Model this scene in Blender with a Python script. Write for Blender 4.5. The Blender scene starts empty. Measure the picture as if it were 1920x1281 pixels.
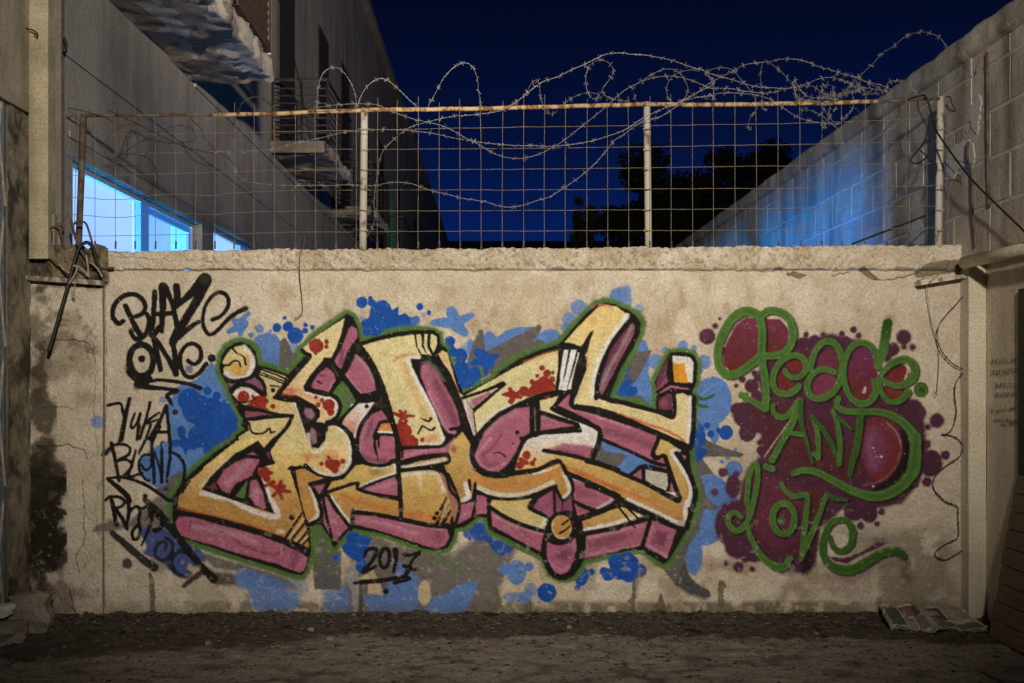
import bpy, math, random
import numpy as np
from mathutils import Vector
R = math.radians
random.seed(7); rng = np.random.default_rng(7)
scene = bpy.context.scene
col = scene.collection

# ------------------------------------------------------------ camera, world, light
CAMD, CAMZ, FPX = 5.5, 1.1175, 2200.0
cam = bpy.data.cameras.new('camera'); camo = bpy.data.objects.new('camera', cam); col.objects.link(camo)
camo.location = (0, -CAMD, CAMZ); camo.rotation_euler = (R(90), 0, 0)
cam.sensor_width = 36; cam.lens = FPX / 1920 * 36
cam.shift_x = 35 / 1920; cam.shift_y = 69.5 / 1920
cam.clip_start = .05; cam.clip_end = 2000
scene.camera = camo

world = bpy.data.worlds.new('World'); scene.world = world; world.use_nodes = True
wn = world.node_tree; bg = wn.nodes['Background']
tc = wn.nodes.new('ShaderNodeTexCoord'); sx = wn.nodes.new('ShaderNodeSeparateXYZ')
rp = wn.nodes.new('ShaderNodeValToRGB')
wn.links.new(tc.outputs['Generated'], sx.inputs[0]); wn.links.new(sx.outputs['Z'], rp.inputs[0])
wn.links.new(rp.outputs[0], bg.inputs['Color'])
els = rp.color_ramp.elements
els[0].position = 0.0; els[0].color = (.0022, .020, .150, 1)
els[1].position = 1.0; els[1].color = (.0008, .0009, .005, 1)
for p, c in ((.06, (.0018, .015, .118, 1)), (.13, (.0012, .0085, .068, 1)), (.20, (.0009, .0042, .030, 1)), (.30, (.0008, .0022, .0125, 1))):
    e = els.new(p); e.color = c
bg.inputs['Strength'].default_value = 1.25

def spot(name, loc, target, power, colr, size, radius, blend):
    l = bpy.data.lights.new(name, 'SPOT'); l.energy = power; l.color = colr
    l.spot_size = R(size); l.spot_blend = blend; l.shadow_soft_size = radius
    o = bpy.data.objects.new(name, l); col.objects.link(o); o.location = loc
    o.rotation_euler = (Vector(target) - Vector(loc)).to_track_quat('-Z', 'Y').to_euler()
    return o
# assumed flood lamp behind the photographer, unseen, placed to light the wall
ASSUMED_LAMP = (0.55, -6.6, 2.75)
spot('assumed_flood_and_fill_light', ASSUMED_LAMP, (0.05, 0, 2.34), 2040, (1.0, .905, .765), 60, .12, 1.0)
spot('assumed_flood_and_fill_light', (ASSUMED_LAMP[0]+.12, ASSUMED_LAMP[1], ASSUMED_LAMP[2]), (-2.0, 11, 5.2), 4600, (1.0, .86, .74), 27, .12, 1.0)  # unseen second head, added to brighten the upper left building
# assumed, unseen room lamps behind the lit windows; their light leaves through the panes
spot('assumed_room_light', (-4.55, -.25, 2.04), (2.2, 6.2, 1.4), 33000, (.0, .42, 1.0), 72, .16, .5)
spot('assumed_room_light', (-3.6, 1.3, .6), (-1.2, 3.6, 3.6), 120, (.2, .5, 1.0), 110, .12, .7)
# assumed green spot, unseen, added to tint the far end of the left building
spot('assumed_yard_light', (-.2, 17, 3.2), (-2.1, 18.5, 3.4), 28, (.08, .85, .70), 100, .1, 1.0)

vs = scene.view_settings; vs.view_transform = 'Standard'; vs.look = 'None'; vs.exposure = 0; vs.gamma = 1
vs.use_curve_mapping = False

# ------------------------------------------------------------ helpers
def at(px, py, Y=0.0):
    d = Y + CAMD
    return Vector(((px - 925) * d / FPX, Y, CAMZ + (710 - py) * d / FPX))
def xw(px, Y=0.0): return (px - 925) * (Y + CAMD) / FPX
def zw(py, Y=0.0): return CAMZ + (710 - py) * (Y + CAMD) / FPX
def yat(px, X): return FPX * X / (px - 925) - CAMD

def tag(o, label=None, cat=None, group=None, kind=None):
    if label: o['label'] = label
    if cat: o['category'] = cat
    if group: o['group'] = group
    if kind: o['kind'] = kind
    return o
def empty(name, loc=(0, 0, 0)):
    o = bpy.data.objects.new(name, None); col.objects.link(o); o.location = loc; o.empty_display_size = .1
    return o
def link(name, me, m, parent=None):
    o = bpy.data.objects.new(name, me); col.objects.link(o)
    if m is not None and not me.materials: me.materials.append(m)
    if parent is not None:
        o.parent = parent
        o.location = -Vector(parent.location) if parent.type == 'EMPTY' else (0, 0, 0)
    return o
class MB:
    def __init__(s): s.v = []; s.f = []
    def quad(s, a, b, c, d):
        n = len(s.v); s.v += [tuple(a), tuple(b), tuple(c), tuple(d)]; s.f.append((n, n+1, n+2, n+3)); return s
    def box(s, x0, x1, y0, y1, z0, z1, bev=0.0, jit=0.0):
        n = len(s.v)
        if bev <= 0:
            for z in (z0, z1):
                for (x, y) in ((x0, y0), (x1, y0), (x1, y1), (x0, y1)):
                    s.v.append((x + random.uniform(-jit, jit), y + random.uniform(-jit, jit), z + random.uniform(-jit, jit)))
            s.f += [(n, n+3, n+2, n+1), (n+4, n+5, n+6, n+7), (n, n+1, n+5, n+4), (n+1, n+2, n+6, n+5), (n+2, n+3, n+7, n+6), (n+3, n, n+4, n+7)]
            return s
        b = bev
        P = [(z0, b), (z0 + b, 0), (z1 - b, 0), (z1, b)]
        for z, i in P:
            for (x, y) in ((x0+i, y0), (x1-i, y0), (x1, y0+i), (x1, y1-i), (x1-i, y1), (x0+i, y1), (x0, y1-i), (x0, y0+i)):
                if i == 0:
                    pass
                s.v.append((x, y, z))
        # rows with i==0 collapse the corners: rebuild as chamfered octagon
        rows = []
        s.v = s.v[:n]
        for z, i in P:
            r = []
            for (x, y) in ((x0+b+i, y0+i), (x1-b-i, y0+i), (x1-i, y0+b+i), (x1-i, y1-b-i), (x1-b-i, y1-i), (x0+b+i, y1-i), (x0+i, y1-b-i), (x0+i, y0+b+i)):
                r.append(len(s.v)); s.v.append((x + random.uniform(-jit, jit), y + random.uniform(-jit, jit), z + random.uniform(-jit, jit)))
            rows.append(r)
        for a, c in zip(rows, rows[1:]):
            for k in range(8): s.f.append((a[k], a[(k+1) % 8], c[(k+1) % 8], c[k]))
        s.f.append(tuple(reversed(rows[0]))); s.f.append(tuple(rows[-1]))
        return s
    def prism(s, pts, axis, a, b):
        """polygon pts (2-tuples) extruded along axis from a to b"""
        n = len(s.v); k = len(pts)
        for t in (a, b):
            for (u, w) in pts:
                s.v.append((t, u, w) if axis == 'x' else (u, t, w) if axis == 'y' else (u, w, t))
        s.f.append(tuple(range(n, n+k))); s.f.append(tuple(reversed(range(n+k, n+2*k))))
        for i in range(k):
            j = (i+1) % k; s.f.append((n+i, n+k+i, n+k+j, n+j))
        return s
    def tube(s, pts, r, n=6, cap=True):
        pts = [Vector(p) for p in pts]; m = len(pts)
        rs = r if isinstance(r, (list, tuple)) else [r]*m
        base = len(s.v); up = None
        for i, p in enumerate(pts):
            t = (pts[min(i+1, m-1)] - pts[max(i-1, 0)])
            if t.length < 1e-9: t = Vector((0, 0, 1))
            t.normalize()
            if up is None:
                up = Vector((0, 0, 1)) if abs(t.z) < .9 else Vector((0, 1, 0))
            u = t.cross(up)
            if u.length < 1e-6: u = t.cross(Vector((1, .3, 0)))
            u.normalize(); w = u.cross(t).normalized(); up = w
            for k in range(n):
                a = 2*math.pi*k/n
                q = p + (u*math.cos(a) + w*math.sin(a))*rs[i]
                s.v.append(tuple(q))
        for i in range(m-1):
            for k in range(n):
                a = base+i*n+k; b = base+i*n+(k+1) % n
                s.f.append((a, b, b+n, a+n))
        if cap:
            s.f.append(tuple(reversed(range(base, base+n)))); s.f.append(tuple(range(base+(m-1)*n, base+m*n)))
        return s
    def build(s, name, m, parent=None, smooth=False):
        me = bpy.data.meshes.new(name); me.from_pydata(s.v, [], s.f); me.update()
        if smooth: me.shade_smooth()
        o = link(name, me, m, parent)
        return o
def fixn(o):
    import bmesh
    b = bmesh.new(); b.from_mesh(o.data); bmesh.ops.recalc_face_normals(b, faces=b.faces); b.to_mesh(o.data); b.free(); return o
def np_mesh(name, V, Q, colors=None):
    me = bpy.data.meshes.new(name)
    me.vertices.add(len(V)); me.vertices.foreach_set('co', np.ascontiguousarray(V, np.float32).ravel())
    me.loops.add(len(Q)*4); me.loops.foreach_set('vertex_index', np.ascontiguousarray(Q, np.int32).ravel())
    me.polygons.add(len(Q)); me.polygons.foreach_set('loop_start', np.arange(0, len(Q)*4, 4, dtype=np.int32))
    me.polygons.foreach_set('loop_total', np.full(len(Q), 4, np.int32))
    me.polygons.foreach_set('use_smooth', np.ones(len(Q), bool))
    me.update(calc_edges=True)
    if colors is not None:
        a = me.color_attributes.new('paint', 'FLOAT_COLOR', 'POINT')
        a.data.foreach_set('color', np.ascontiguousarray(colors, np.float32).ravel())
    me.validate(clean_customdata=False)
    return me
def vnoise(x, y, sc, seed):
    x = x/sc; y = y/sc
    xi = np.floor(x).astype(int); yi = np.floor(y).astype(int)
    fx = x-xi; fy = y-yi; fx = fx*fx*(3-2*fx); fy = fy*fy*(3-2*fy)
    T = np.random.default_rng(seed).random((256, 256))
    g = lambda a, b: T[a % 256, b % 256]
    return (g(xi, yi)*(1-fx)+g(xi+1, yi)*fx)*(1-fy)+(g(xi, yi+1)*(1-fx)+g(xi+1, yi+1)*fx)*fy
def fbm(x, y, sc, seed, octv=4):
    s = 0; a = 1; t = 0
    for k in range(octv):
        s = s+a*vnoise(x, y, sc/2**k, seed+k); t += a; a *= .55
    return s/t
def spl(pts, n=8, closed=False):
    P = [np.array(p, float) for p in pts]
    if len(P) < 3: return np.array(P)
    out = []
    m = len(P)
    rngi = range(m) if closed else range(m-1)
    for i in rngi:
        if closed: p0, p1, p2, p3 = P[i-1], P[i], P[(i+1) % m], P[(i+2) % m]
        else: p0, p1, p2, p3 = P[max(i-1, 0)], P[i], P[i+1], P[min(i+2, m-1)]
        for k in range(n):
            t = k/n
            out.append(.5*((2*p1)+(-p0+p2)*t+(2*p0-5*p1+4*p2-p3)*t*t+(-p0+3*p1-3*p2+p3)*t**3))
    if not closed: out.append(P[-1])
    return np.array(out)

# ------------------------------------------------------------ materials
class NT:
    def __init__(s, name):
        s.m = bpy.data.materials.new(name); s.m.use_nodes = True; s.t = s.m.node_tree
        s.b = s.t.nodes['Principled BSDF']; s.o = s.t.nodes['Material Output']
    def n(s, k, **kw):
        nd = s.t.nodes.new(k)
        for a, b in kw.items(): setattr(nd, a, b)
        return nd
    def l(s, a, b): s.t.links.new(a, b)
    def co(s): 
        g = s.n('ShaderNodeNewGeometry'); return g.outputs['Position']
    def noise(s, scale, detail=4, rough=.55, vec=None, dist=0, stretch=None):
        v = vec or s.co()
        if stretch:
            mp = s.n('ShaderNodeMapping'); mp.inputs['Scale'].default_value = stretch; s.l(v, mp.inputs['Vector']); v = mp.outputs[0]
        nd = s.n('ShaderNodeTexNoise'); nd.inputs['Scale'].default_value = scale; nd.inputs['Detail'].default_value = detail
        nd.inputs['Roughness'].default_value = rough; nd.inputs['Distortion'].default_value = dist
        s.l(v, nd.inputs['Vector']); return nd.outputs['Fac']
    def ramp(s, fac, stops):
        r = s.n('ShaderNodeValToRGB'); e = r.color_ramp.elements
        while len(e) < len(stops): e.new(.5)
        for i, (p, c) in enumerate(stops):
            e[i].position = p; e[i].color = (c, c, c, 1) if isinstance(c, (int, float)) else (*c, 1)
        s.l(fac, r.inputs[0]); return r.outputs[0]
    def mix(s, fac, a, b, bt='MIX'):
        m = s.n('ShaderNodeMix', data_type='RGBA', blend_type=bt)
        for si, val in ((0, fac), (6, a), (7, b)):
            sock = m.inputs[si]
            if hasattr(val, 'is_output'): s.l(val, sock)
            elif isinstance(val, (int, float)): sock.default_value = val if si == 0 else (val, val, val, 1)
            else: sock.default_value = (*val, 1)
        return m.outputs[2]
    def bump(s, hgt, strength, dist, prev=None):
        b = s.n('ShaderNodeBump'); b.inputs['Strength'].default_value = strength; b.inputs['Distance'].default_value = dist
        s.l(hgt, b.inputs['Height'])
        if prev is not None: s.l(prev, b.inputs['Normal'])
        return b.outputs[0]
    def done(s, c, rough=.85, nrm=None, metal=0, spec=.3):
        if hasattr(c, 'is_output'): s.l(c, s.b.inputs['Base Color'])
        else: s.b.inputs['Base Color'].default_value = (*c, 1)
        if hasattr(rough, 'is_output'): s.l(rough, s.b.inputs['Roughness'])
        else: s.b.inputs['Roughness'].default_value = rough
        s.b.inputs['Metallic'].default_value = metal; s.b.inputs['Specular IOR Level'].default_value = spec
        if nrm is not None: s.l(nrm, s.b.inputs['Normal'])
        return s.m
def mat_plain(name, c, rough=.8, metal=0, var=.25, sc=30, bump=0.0):
    t = NT(name); f = t.noise(sc, 5)
    c2 = tuple(x*(1-var) for x in c); c3 = tuple(min(1, x*(1+var)) for x in c)
    cc = t.mix(t.ramp(f, [(.3, 0), (.7, 1)]), c2, c3)
    nb = t.bump(f, bump, .004) if bump else None
    return t.done(cc, rough, nb, metal)
def mat_canvas():
    """painted stucco: colour attribute 'paint' over procedural plaster"""
    t = NT('painted_stucco')
    big = t.noise(1.6, 5, .6); mid = t.noise(9, 5, .6); fine = t.noise(170, 3, .6)
    base = t.mix(t.ramp(big, [(.35, 0), (.65, 1)]), (.58, .505, .395), (.68, .605, .485))
    base = t.mix(t.ramp(mid, [(.42, .45), (.60, 0)]), base, (.47, .385, .275))
    at_ = t.n('ShaderNodeAttribute'); at_.attribute_name = 'paint'
    c = t.mix(at_.outputs['Alpha'], base, at_.outputs['Color'])
    pits = t.ramp(fine, [(.30, .55), (.43, 1.0)])
    c = t.mix(1.0, c, pits, 'MULTIPLY')
    grain = t.ramp(t.noise(90, 2, .7), [(.3, .80), (.7, 1.14)])
    c = t.mix(1.0, c, grain, 'MULTIPLY')
    nb = t.bump(fine, .8, .006); nb = t.bump(t.noise(75, 3), .55, .008, nb)
    return t.done(c, .82, nb, spec=.25)
def mat_wall(name, a, b, stain, streak=.5, sc=1.5, bumpd=.006, seedoff=0.0):
    t = NT(name)
    big = t.noise(sc, 6, .62, dist=.3); st = t.noise(3.2, 5, .6, stretch=(1.0, 1.0, .16)); fine = t.noise(110, 3, .6)
    c = t.mix(t.ramp(big, [(.35, 0), (.65, 1)]), a, b)
    c = t.mix(t.ramp(st, [(.46, 0), (.68, streak)]), c, stain)
    c = t.mix(1.0, c, t.ramp(fine, [(.28, .62), (.55, 1.05)]), 'MULTIPLY')
    nb = t.bump(fine, .7, bumpd); nb = t.bump(t.noise(14, 5), .5, .012, nb)
    return t.done(c, .88, nb, spec=.2)
M = {}
M['canvas'] = mat_canvas()
M['leftwall'] = mat_wall('grey_render', (.30, .27, .228), (.40, .365, .31), (.15, .13, .10), .65)
M['leftfront'] = mat_wall('yellowed_render', (.33, .285, .19), (.52, .45, .31), (.14, .12, .08), .75, 4.5)
M['pilaster'] = mat_wall('weathered_render', (.15, .135, .115), (.23, .205, .17), (.06, .052, .042), .7, 3)
M['block'] = mat_wall('concrete_block', (.42, .36, .275), (.56, .49, .385), (.15, .12, .085), .85, 2.2)
M['mortar'] = mat_wall('pale_mortar', (.50, .47, .41), (.60, .56, .50), (.2, .18, .14), .5, 3)
M['rightlow'] = mat_wall('cream_paint', (.58, .51, .38), (.70, .63, .49), (.26, .21, .14), .6, 2)
def mat_soffit():
    t = NT('flaking_soffit')
    n1 = t.noise(3.2, 9, .62, dist=.25, stretch=(1, .42, 1)); n2 = t.noise(8.0, 8, .70, dist=.2, stretch=(1, .5, 1)); fine = t.noise(120, 3)
    c = t.mix(t.ramp(n1, [(.50, 0), (.53, 1)]), (.26, .215, .17), (.52, .48, .41))
    c = t.mix(t.ramp(n2, [(.38, 0), (.72, .75)]), c, (.36, .31, .255))
    c = t.mix(1.0, c, t.ramp(fine, [(.3, .7), (.6, 1.1)]), 'MULTIPLY')
    nb = t.bump(t.ramp(n1, [(.485, 0), (.51, 1)]), .6, .02); nb = t.bump(t.noise(30, 8, .7), .8, .012, nb); nb = t.bump(fine, .6, .005, nb)
    return t.done(c, .9, nb, spec=.15)
M['soffit'] = mat_soffit()
def mat_rust(name, paint, rust, thr=.5, sc=14):
    t = NT(name); f = t.noise(sc, 6, .65, stretch=(1, 1, .6)); g = t.noise(60, 4)
    r = t.mix(g, tuple(x*.6 for x in rust), tuple(min(1, x*1.4) for x in rust))
    c = t.mix(t.ramp(f, [(thr-.05, 0), (thr+.04, 1)]), paint, r)
    return t.done(c, .75, t.bump(g, .4, .002), spec=.3)
M['postpaint'] = mat_rust('chipped_cream_paint', (.50, .45, .37), (.20, .095, .035), .56)
M['rail'] = mat_rust('rusty_yellow_rail', (.44, .32, .17), (.17, .075, .025), .52, 20)
M['rail_l'] = mat_rust('rusty_dark_pipe', (.13, .10, .075), (.075, .045, .025), .5, 20)
M['wire'] = mat_plain('rusty_mesh_wire', (.19, .145, .095), .7, .0, .35, 40)
M['barb'] = mat_plain('galvanised_barbed_wire', (.24, .22, .20), .6, .1, .3, 40)
M['barb_d'] = mat_plain('rusted_barbed_wire', (.055, .042, .032), .7, .0, .3, 40)
M['rebar'] = mat_plain('rusty_rebar', (.10, .068, .045), .8, .0, .4, 40)
M['rebar_c'] = mat_plain('cement_crusted_rebar', (.30, .25, .19), .9, .0, .3, 60)
M['cable'] = mat_plain('black_cable', (.012, .011, .010), .5, 0, .2)
M['iron'] = mat_plain('dark_iron', (.022, .019, .018), .6, 0, .3)
M['louver'] = mat_plain('brown_shutter', (.075, .045, .028), .7, 0, .4, 20)
M['dark'] = mat_plain('dark_wood', (.03, .024, .02), .7, 0, .3)
M['pipe'] = mat_wall('painted_pipe', (.66, .59, .45), (.76, .69, .54), (.5, .42, .3), .5, 4, .002)
M['cement'] = mat_wall('bare_cement', (.21, .185, .15), (.29, .255, .205), (.12, .1, .08), .4, 5)
M['cement_dark'] = mat_wall('dark_stained_cement', (.10, .09, .075), (.17, .15, .125), (.05, .045, .035), .7, 6)
M['frame'] = mat_plain('window_frame', (.42, .45, .50), .4, 0, .05)
M['shutter'] = mat_plain('grey_roller_shutter', (.13, .115, .095), .6, .2, .3)
M['lattice'] = mat_plain('scissor_gate_paint', (.30, .27, .22), .6, .1, .3)
M['leaf'] = mat_plain('dark_foliage', (.028, .040, .018), .8, 0, .5, 3)
M['bark'] = mat_plain('bark', (.03, .025, .02), .9)
M['wood'] = None
# ------------------------------------------------------------ spray paint: evaluated per vertex of the wall's relief grid
STEP = 1.5
CX0, CX1, CY0, CY1 = 50, 1816, 452, 1172
NX = int((CX1-CX0)/STEP)+1; NY = int((CY1-CY0)/STEP)+1
gx = CX0+np.arange(NX)*STEP; gy = CY0+np.arange(NY)*STEP
PX, PY = np.meshgrid(gx, gy)
RGB = np.zeros((NY, NX, 3)); COV = np.zeros((NY, NX)); IDM = np.zeros((NY, NX), int); HGT = np.zeros((NY, NX))
JIT = (fbm(PX, PY, 3.2, 11, 2)-.5)*2.2 + (fbm(PX, PY, 14, 21, 2)-.5)*1.6
CUR = [0]
def lin(c): return np.array([((v/255)/12.92 if v/255 <= .04045 else ((v/255+.055)/1.055)**2.4) for v in c])
def sl(x0, y0, x1, y1):
    i0 = max(0, int((x0-CX0)/STEP)); i1 = min(NX, int((x1-CX0)/STEP)+2)
    j0 = max(0, int((y0-CY0)/STEP)); j1 = min(NY, int((y1-CY0)/STEP)+2)
    return slice(j0, max(j1, j0)), slice(i0, max(i1, i0))
def segdist(X, Y, P, closed):
    best = np.full(X.shape, 1e9); n = len(P)
    for i in range(n if closed else n-1):
        a = P[i]; b = P[(i+1) % n]; d = b-a; L = d@d
        if L < 1e-12: continue
        t = np.clip(((X-a[0])*d[0]+(Y-a[1])*d[1])/L, 0, 1)
        best = np.minimum(best, (X-a[0]-t*d[0])**2+(Y-a[1]-t*d[1])**2)
    return np.sqrt(best)
def inside(X, Y, P):
    r = np.zeros(X.shape, bool); n = len(P)
    for i in range(n):
        x0, y0 = P[i]; x1, y1 = P[(i+1) % n]
        if y0 == y1: continue
        c = ((y0 > Y) != (y1 > Y)) & (X < (x1-x0)*(Y-y0)/(y1-y0)+x0)
        r ^= c
    return r
def comp(s, a, c, idv=None):
    """blend colour c with coverage a; c may be (3,) or (h,w,3)"""
    a = np.clip(a, 0, 1)
    cov = COV[s]; new = cov+(1-cov)*a
    w = np.where(new > 1e-4, a/np.maximum(new, 1e-4), 0)
    RGB[s] = RGB[s]*(1-w[..., None])+np.asarray(c)*w[..., None]
    COV[s] = new
    IDM[s] = np.where(a > .5, CUR[0] if idv is None else idv, IDM[s])
ORG = dict(A=(180, 500), B=(180, 800), C=(400, 540), D=(640, 540), E=(860, 520), F=(1080, 520), G=(320, 820), H=(580, 820),
           I=(840, 800), J=(1080, 800), K=(1300, 560), L=(1480, 560), M=(1300, 820), N=(1480, 820), Z=(0, 0))
def P_(cr, pts):
    ox, oy = ORG[cr]; k = 1.0 if cr == 'Z' else 4.0
    return np.array([(ox+x/k, oy+y/k) for x, y in pts], float)
def colfn(c, X, Y):
    if len(c) == 3 and not isinstance(c[0], tuple): return np.asarray(c)
    c0, c1, y0, y1 = c
    t = np.clip((Y-y0)/(y1-y0), 0, 1)[..., None]
    return np.asarray(c0)*(1-t)+np.asarray(c1)*t
def F(cr, pts, c, soft=1.2, op=1.0, smooth=False, grow=0.0, jit=1.0):
    P = P_(cr, pts)
    if smooth: P = spl(P, 6, True)
    m = soft+grow+4
    s = sl(P[:, 0].min()-m, P[:, 1].min()-m, P[:, 0].max()+m, P[:, 1].max()+m)
    X, Y = PX[s], PY[s]
    d = segdist(X, Y, P, True); d = np.where(inside(X, Y, P), -d, d)+JIT[s]*jit*min(1.3, .35+soft*.35)
    a = np.clip(.5-(d-grow)/(2*soft), 0, 1); a = a*a*(3-2*a)
    comp(s, a*op, colfn(c, X, Y))
def S(cr, pts, w, c, soft=1.0, op=1.0, smooth=True, dx=0, dy=0, jit=1.0, closed=False):
    """w = full width in photo pixels, or (w0, w1[, ...]) along the stroke"""
    P = P_(cr, pts)+np.array([dx, dy])
    W = np.array(w if isinstance(w, (tuple, list)) else (w, w), float)
    W = np.interp(np.linspace(0, 1, len(P)), np.linspace(0, 1, len(W)), W)
    Q = np.column_stack([P, W])
    if smooth and len(P) > 2: Q = spl(Q, 6, closed)
    if closed: Q = np.vstack([Q, Q[:1]])
    m = W.max()/2+soft+4
    s = sl(Q[:, 0].min()-m, Q[:, 1].min()-m, Q[:, 0].max()+m, Q[:, 1].max()+m)
    X, Y = PX[s], PY[s]; best = np.full(X.shape, 1e9)
    for i in range(len(Q)-1):
        ax, ay, aw = Q[i]; bx, by, bw = Q[i+1]; dx_, dy_ = bx-ax, by-ay; L = dx_*dx_+dy_*dy_
        if L < 1e-9: continue
        t = np.clip(((X-ax)*dx_+(Y-ay)*dy_)/L, 0, 1)
        best = np.minimum(best, np.hypot(X-ax-t*dx_, Y-ay-t*dy_)-(aw+(bw-aw)*t)/2)
    d = best+JIT[s]*jit*min(1.3, .35+soft*.35)
    a = np.clip(.5-d/(2*soft), 0, 1); a = a*a*(3-2*a)
    comp(s, a*op, colfn(c, X, Y))
def O(cr, lst, c, soft=1.0, op=1.0, sy=1.0):
    for q in lst:
        x, y, r = q[:3]; ry = q[3] if len(q) > 3 else r
        th = np.linspace(0, 2*np.pi, 14, endpoint=False)
        F(cr, [(x+r*math.cos(t), y+ry*math.sin(t)) for t in th], c, soft, op, True)
def ring(cr, x, y, rx, ry, w, c, soft=1.0, op=1.0, rot=0.0, dx=0, dy=0):
    th = np.linspace(0, 2*np.pi, 16, endpoint=False); cr_, sr_ = math.cos(rot), math.sin(rot)
    pts = [(x+rx*math.cos(t)*cr_-ry*math.sin(t)*sr_, y+rx*math.cos(t)*sr_+ry*math.sin(t)*cr_) for t in th]
    S(cr, pts, w, c, soft, op, True, closed=True, dx=dx, dy=dy)

LB = lin((90, 128, 190)); LB2 = lin((112, 150, 206)); DB = lin((22, 78, 164)); GY = lin((98, 93, 92)); GR = lin((84, 118, 56)); GD = lin((60, 92, 40))
BK = lin((22, 19, 17)); YL = lin((216, 204, 154)); YG = lin((206, 178, 108)); OR = lin((184, 140, 78)); OD = lin((176, 108, 52))
PK = lin((168, 98, 122)); PD = lin((104, 54, 78)); PL = lin((194, 142, 160)); WH = lin((226, 224, 222)); RD = lin((146, 46, 36))
PU = lin((78, 40, 60)); PUL = lin((108, 58, 86)); MA = lin((86, 38, 38)); GP = lin((80, 120, 52)); GPD = lin((44, 74, 26))

# --- wall stains first (id 0: they stay with the bare wall)
CUR[0] = 0
ST = lin((120, 98, 66))
def blotch(x0, x1, y0, y1, sc, seed, thr, c, op, ex=1.0, fade=None):
    s = sl(x0, y0, x1, y1); X, Y = PX[s], PY[s]
    n = fbm(X*ex, Y, sc, seed, 5); a = np.clip((n-thr)*7, 0, 1)
    ed = np.minimum(np.minimum((X-x0)/max(1, .18*(x1-x0)), (x1-X)/max(1, .18*(x1-x0))), np.minimum((Y-y0)/max(1, .15*(y1-y0)), (y1-Y)/max(1, .15*(y1-y0))))
    a = a*np.clip(ed, 0, 1)
    comp(s, a*op, c)
blotch(196, 1812, 505, 1165, 90, 5, .50, lin((170, 142, 98)), .35, 1.5)
blotch(600, 1600, 505, 700, 60, 8, .50, lin((160, 138, 104)), .40, 1.3)
blotch(210, 1800, 505, 640, 34, 17, .55, lin((156, 132, 96)), .35, 2.2)
blotch(210, 1800, 505, 1100, 46, 18, .50, lin((222, 212, 192)), .45, 1.4)
blotch(196, 1812, 1040, 1175, 55, 9, .46, lin((110, 92, 62)), .45)
blotch(1560, 1812, 980, 1172, 60, 19, .40, lin((92, 80, 54)), .55)
blotch(196, 1812, 1125, 1172, 22, 12, .36, lin((70, 58, 40)), .65)
# upper light rubbed areas
blotch(950, 1060, 520, 620, 40, 3, .42, lin((205, 190, 160)), .5, 2.5)

blotch(196, 1812, 440, 512, 34, 14, .42, lin((160, 138, 104)), .40)
blotch(196, 1812, 440, 512, 6, 15, .56, lin((96, 82, 58)), .5)
# --- pier: black mould, grime, cracks
MO = lin((38, 33, 22)); CR = lin((60, 50, 36))
def mould(x0, x1, y0, y1, sc, seed, thr, op, c=MO, k=5):
    s = sl(x0, y0, x1, y1); X, Y = PX[s], PY[s]
    u = (X-x0)/(x1-x0)*2-1; v = (Y-y0)/(y1-y0)*2-1
    n = fbm(X, Y, sc, seed, 6)+.30*(1-np.clip(u*u+v*v, 0, 2.0))
    comp(s, np.clip((n-thr)*k, 0, 1)*op, c)
mould(40, 130, 1080-260, 1110, 40, 31, .50, .92)
mould(55, 128, 835, 1075, 26, 32, .40, .97, MO, 7)
mould(56, 110, 640, 900, 24, 39, .50, .85, lin((58, 50, 34)))
mould(56, 100, 1040, 1165, 24, 46, .50, .85, lin((58, 50, 34)))
mould(60, 200, 545, 720, 14, 47, .72, .5, lin((60, 52, 38)), 8)
mould(50, 120, 520, 860, 34, 33, .60, .7, lin((72, 62, 44)))
mould(50, 205, 500, 560, 26, 34, .56, .85, lin((52, 45, 34)))
mould(80, 200, 560, 820, 60, 35, .66, .5, lin((120, 104, 78)))
mould(55, 190, 1080, 1150, 30, 36, .55, .6, lin((80, 66, 46)))
mould(50, 200, 640, 760, 50, 38, .62, .5, lin((96, 84, 62)))
def crack(pts, w=1.6, op=.85, rough=2.0, c=CR):
    P = [pts[0]]
    for a, b in zip(pts, pts[1:]):
        n = max(2, int(math.hypot(b[0]-a[0], b[1]-a[1])/6))
        for i in range(1, n+1):
            t = i/n; P.append((a[0]+(b[0]-a[0])*t+random.uniform(-rough, rough), a[1]+(b[1]-a[1])*t+random.uniform(-rough, rough)))
    S('Z', P, w, c, .7, op, False)
    s = sl(min(p[0] for p in P)-4, min(p[1] for p in P)-4, max(p[0] for p in P)+4, max(p[1] for p in P)+4)
    HGT[s] -= .004*np.clip(1.6-segdist(PX[s], PY[s], np.array(P), False), 0, 1)
crack([(105, 640), (140, 638), (168, 642)], 2.2); crack([(80, 765), (120, 762), (145, 770)], 1.6, .6)
crack([(92, 838), (128, 833), (160, 842), (168, 860)], 2.0); crack([(60, 860), (98, 835)], 2.2)
crack([(160, 900), (163, 960), (162, 1010), (147, 1045), (155, 1070)], 1.7)
crack([(135, 1100), (143, 1140), (150, 1152)], 2.2); crack([(188, 905), (182, 960), (190, 1010)], 1.5, .6)
crack([(176, 640), (184, 700), (178, 770), (188, 850)], 1.5, .6); crack([(120, 600), (112, 612), (130, 610)], 2.2)
for k in range(26):
    x = random.uniform(165, 192); y = random.uniform(640, 1120)
    crack([(x, y), (x+random.uniform(-7, 7), y+random.uniform(4, 14))], 1.3, .6, 1.2)
# light flaking strip along the joint of pier and wall
mould(168, 212, 780, 1150, 22, 40, .50, .55, lin((196, 182, 152)))
S('Z', [(197, 540), (199, 700), (196, 900), (198, 1140)], 1.6, CR, .8, .65)
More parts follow.
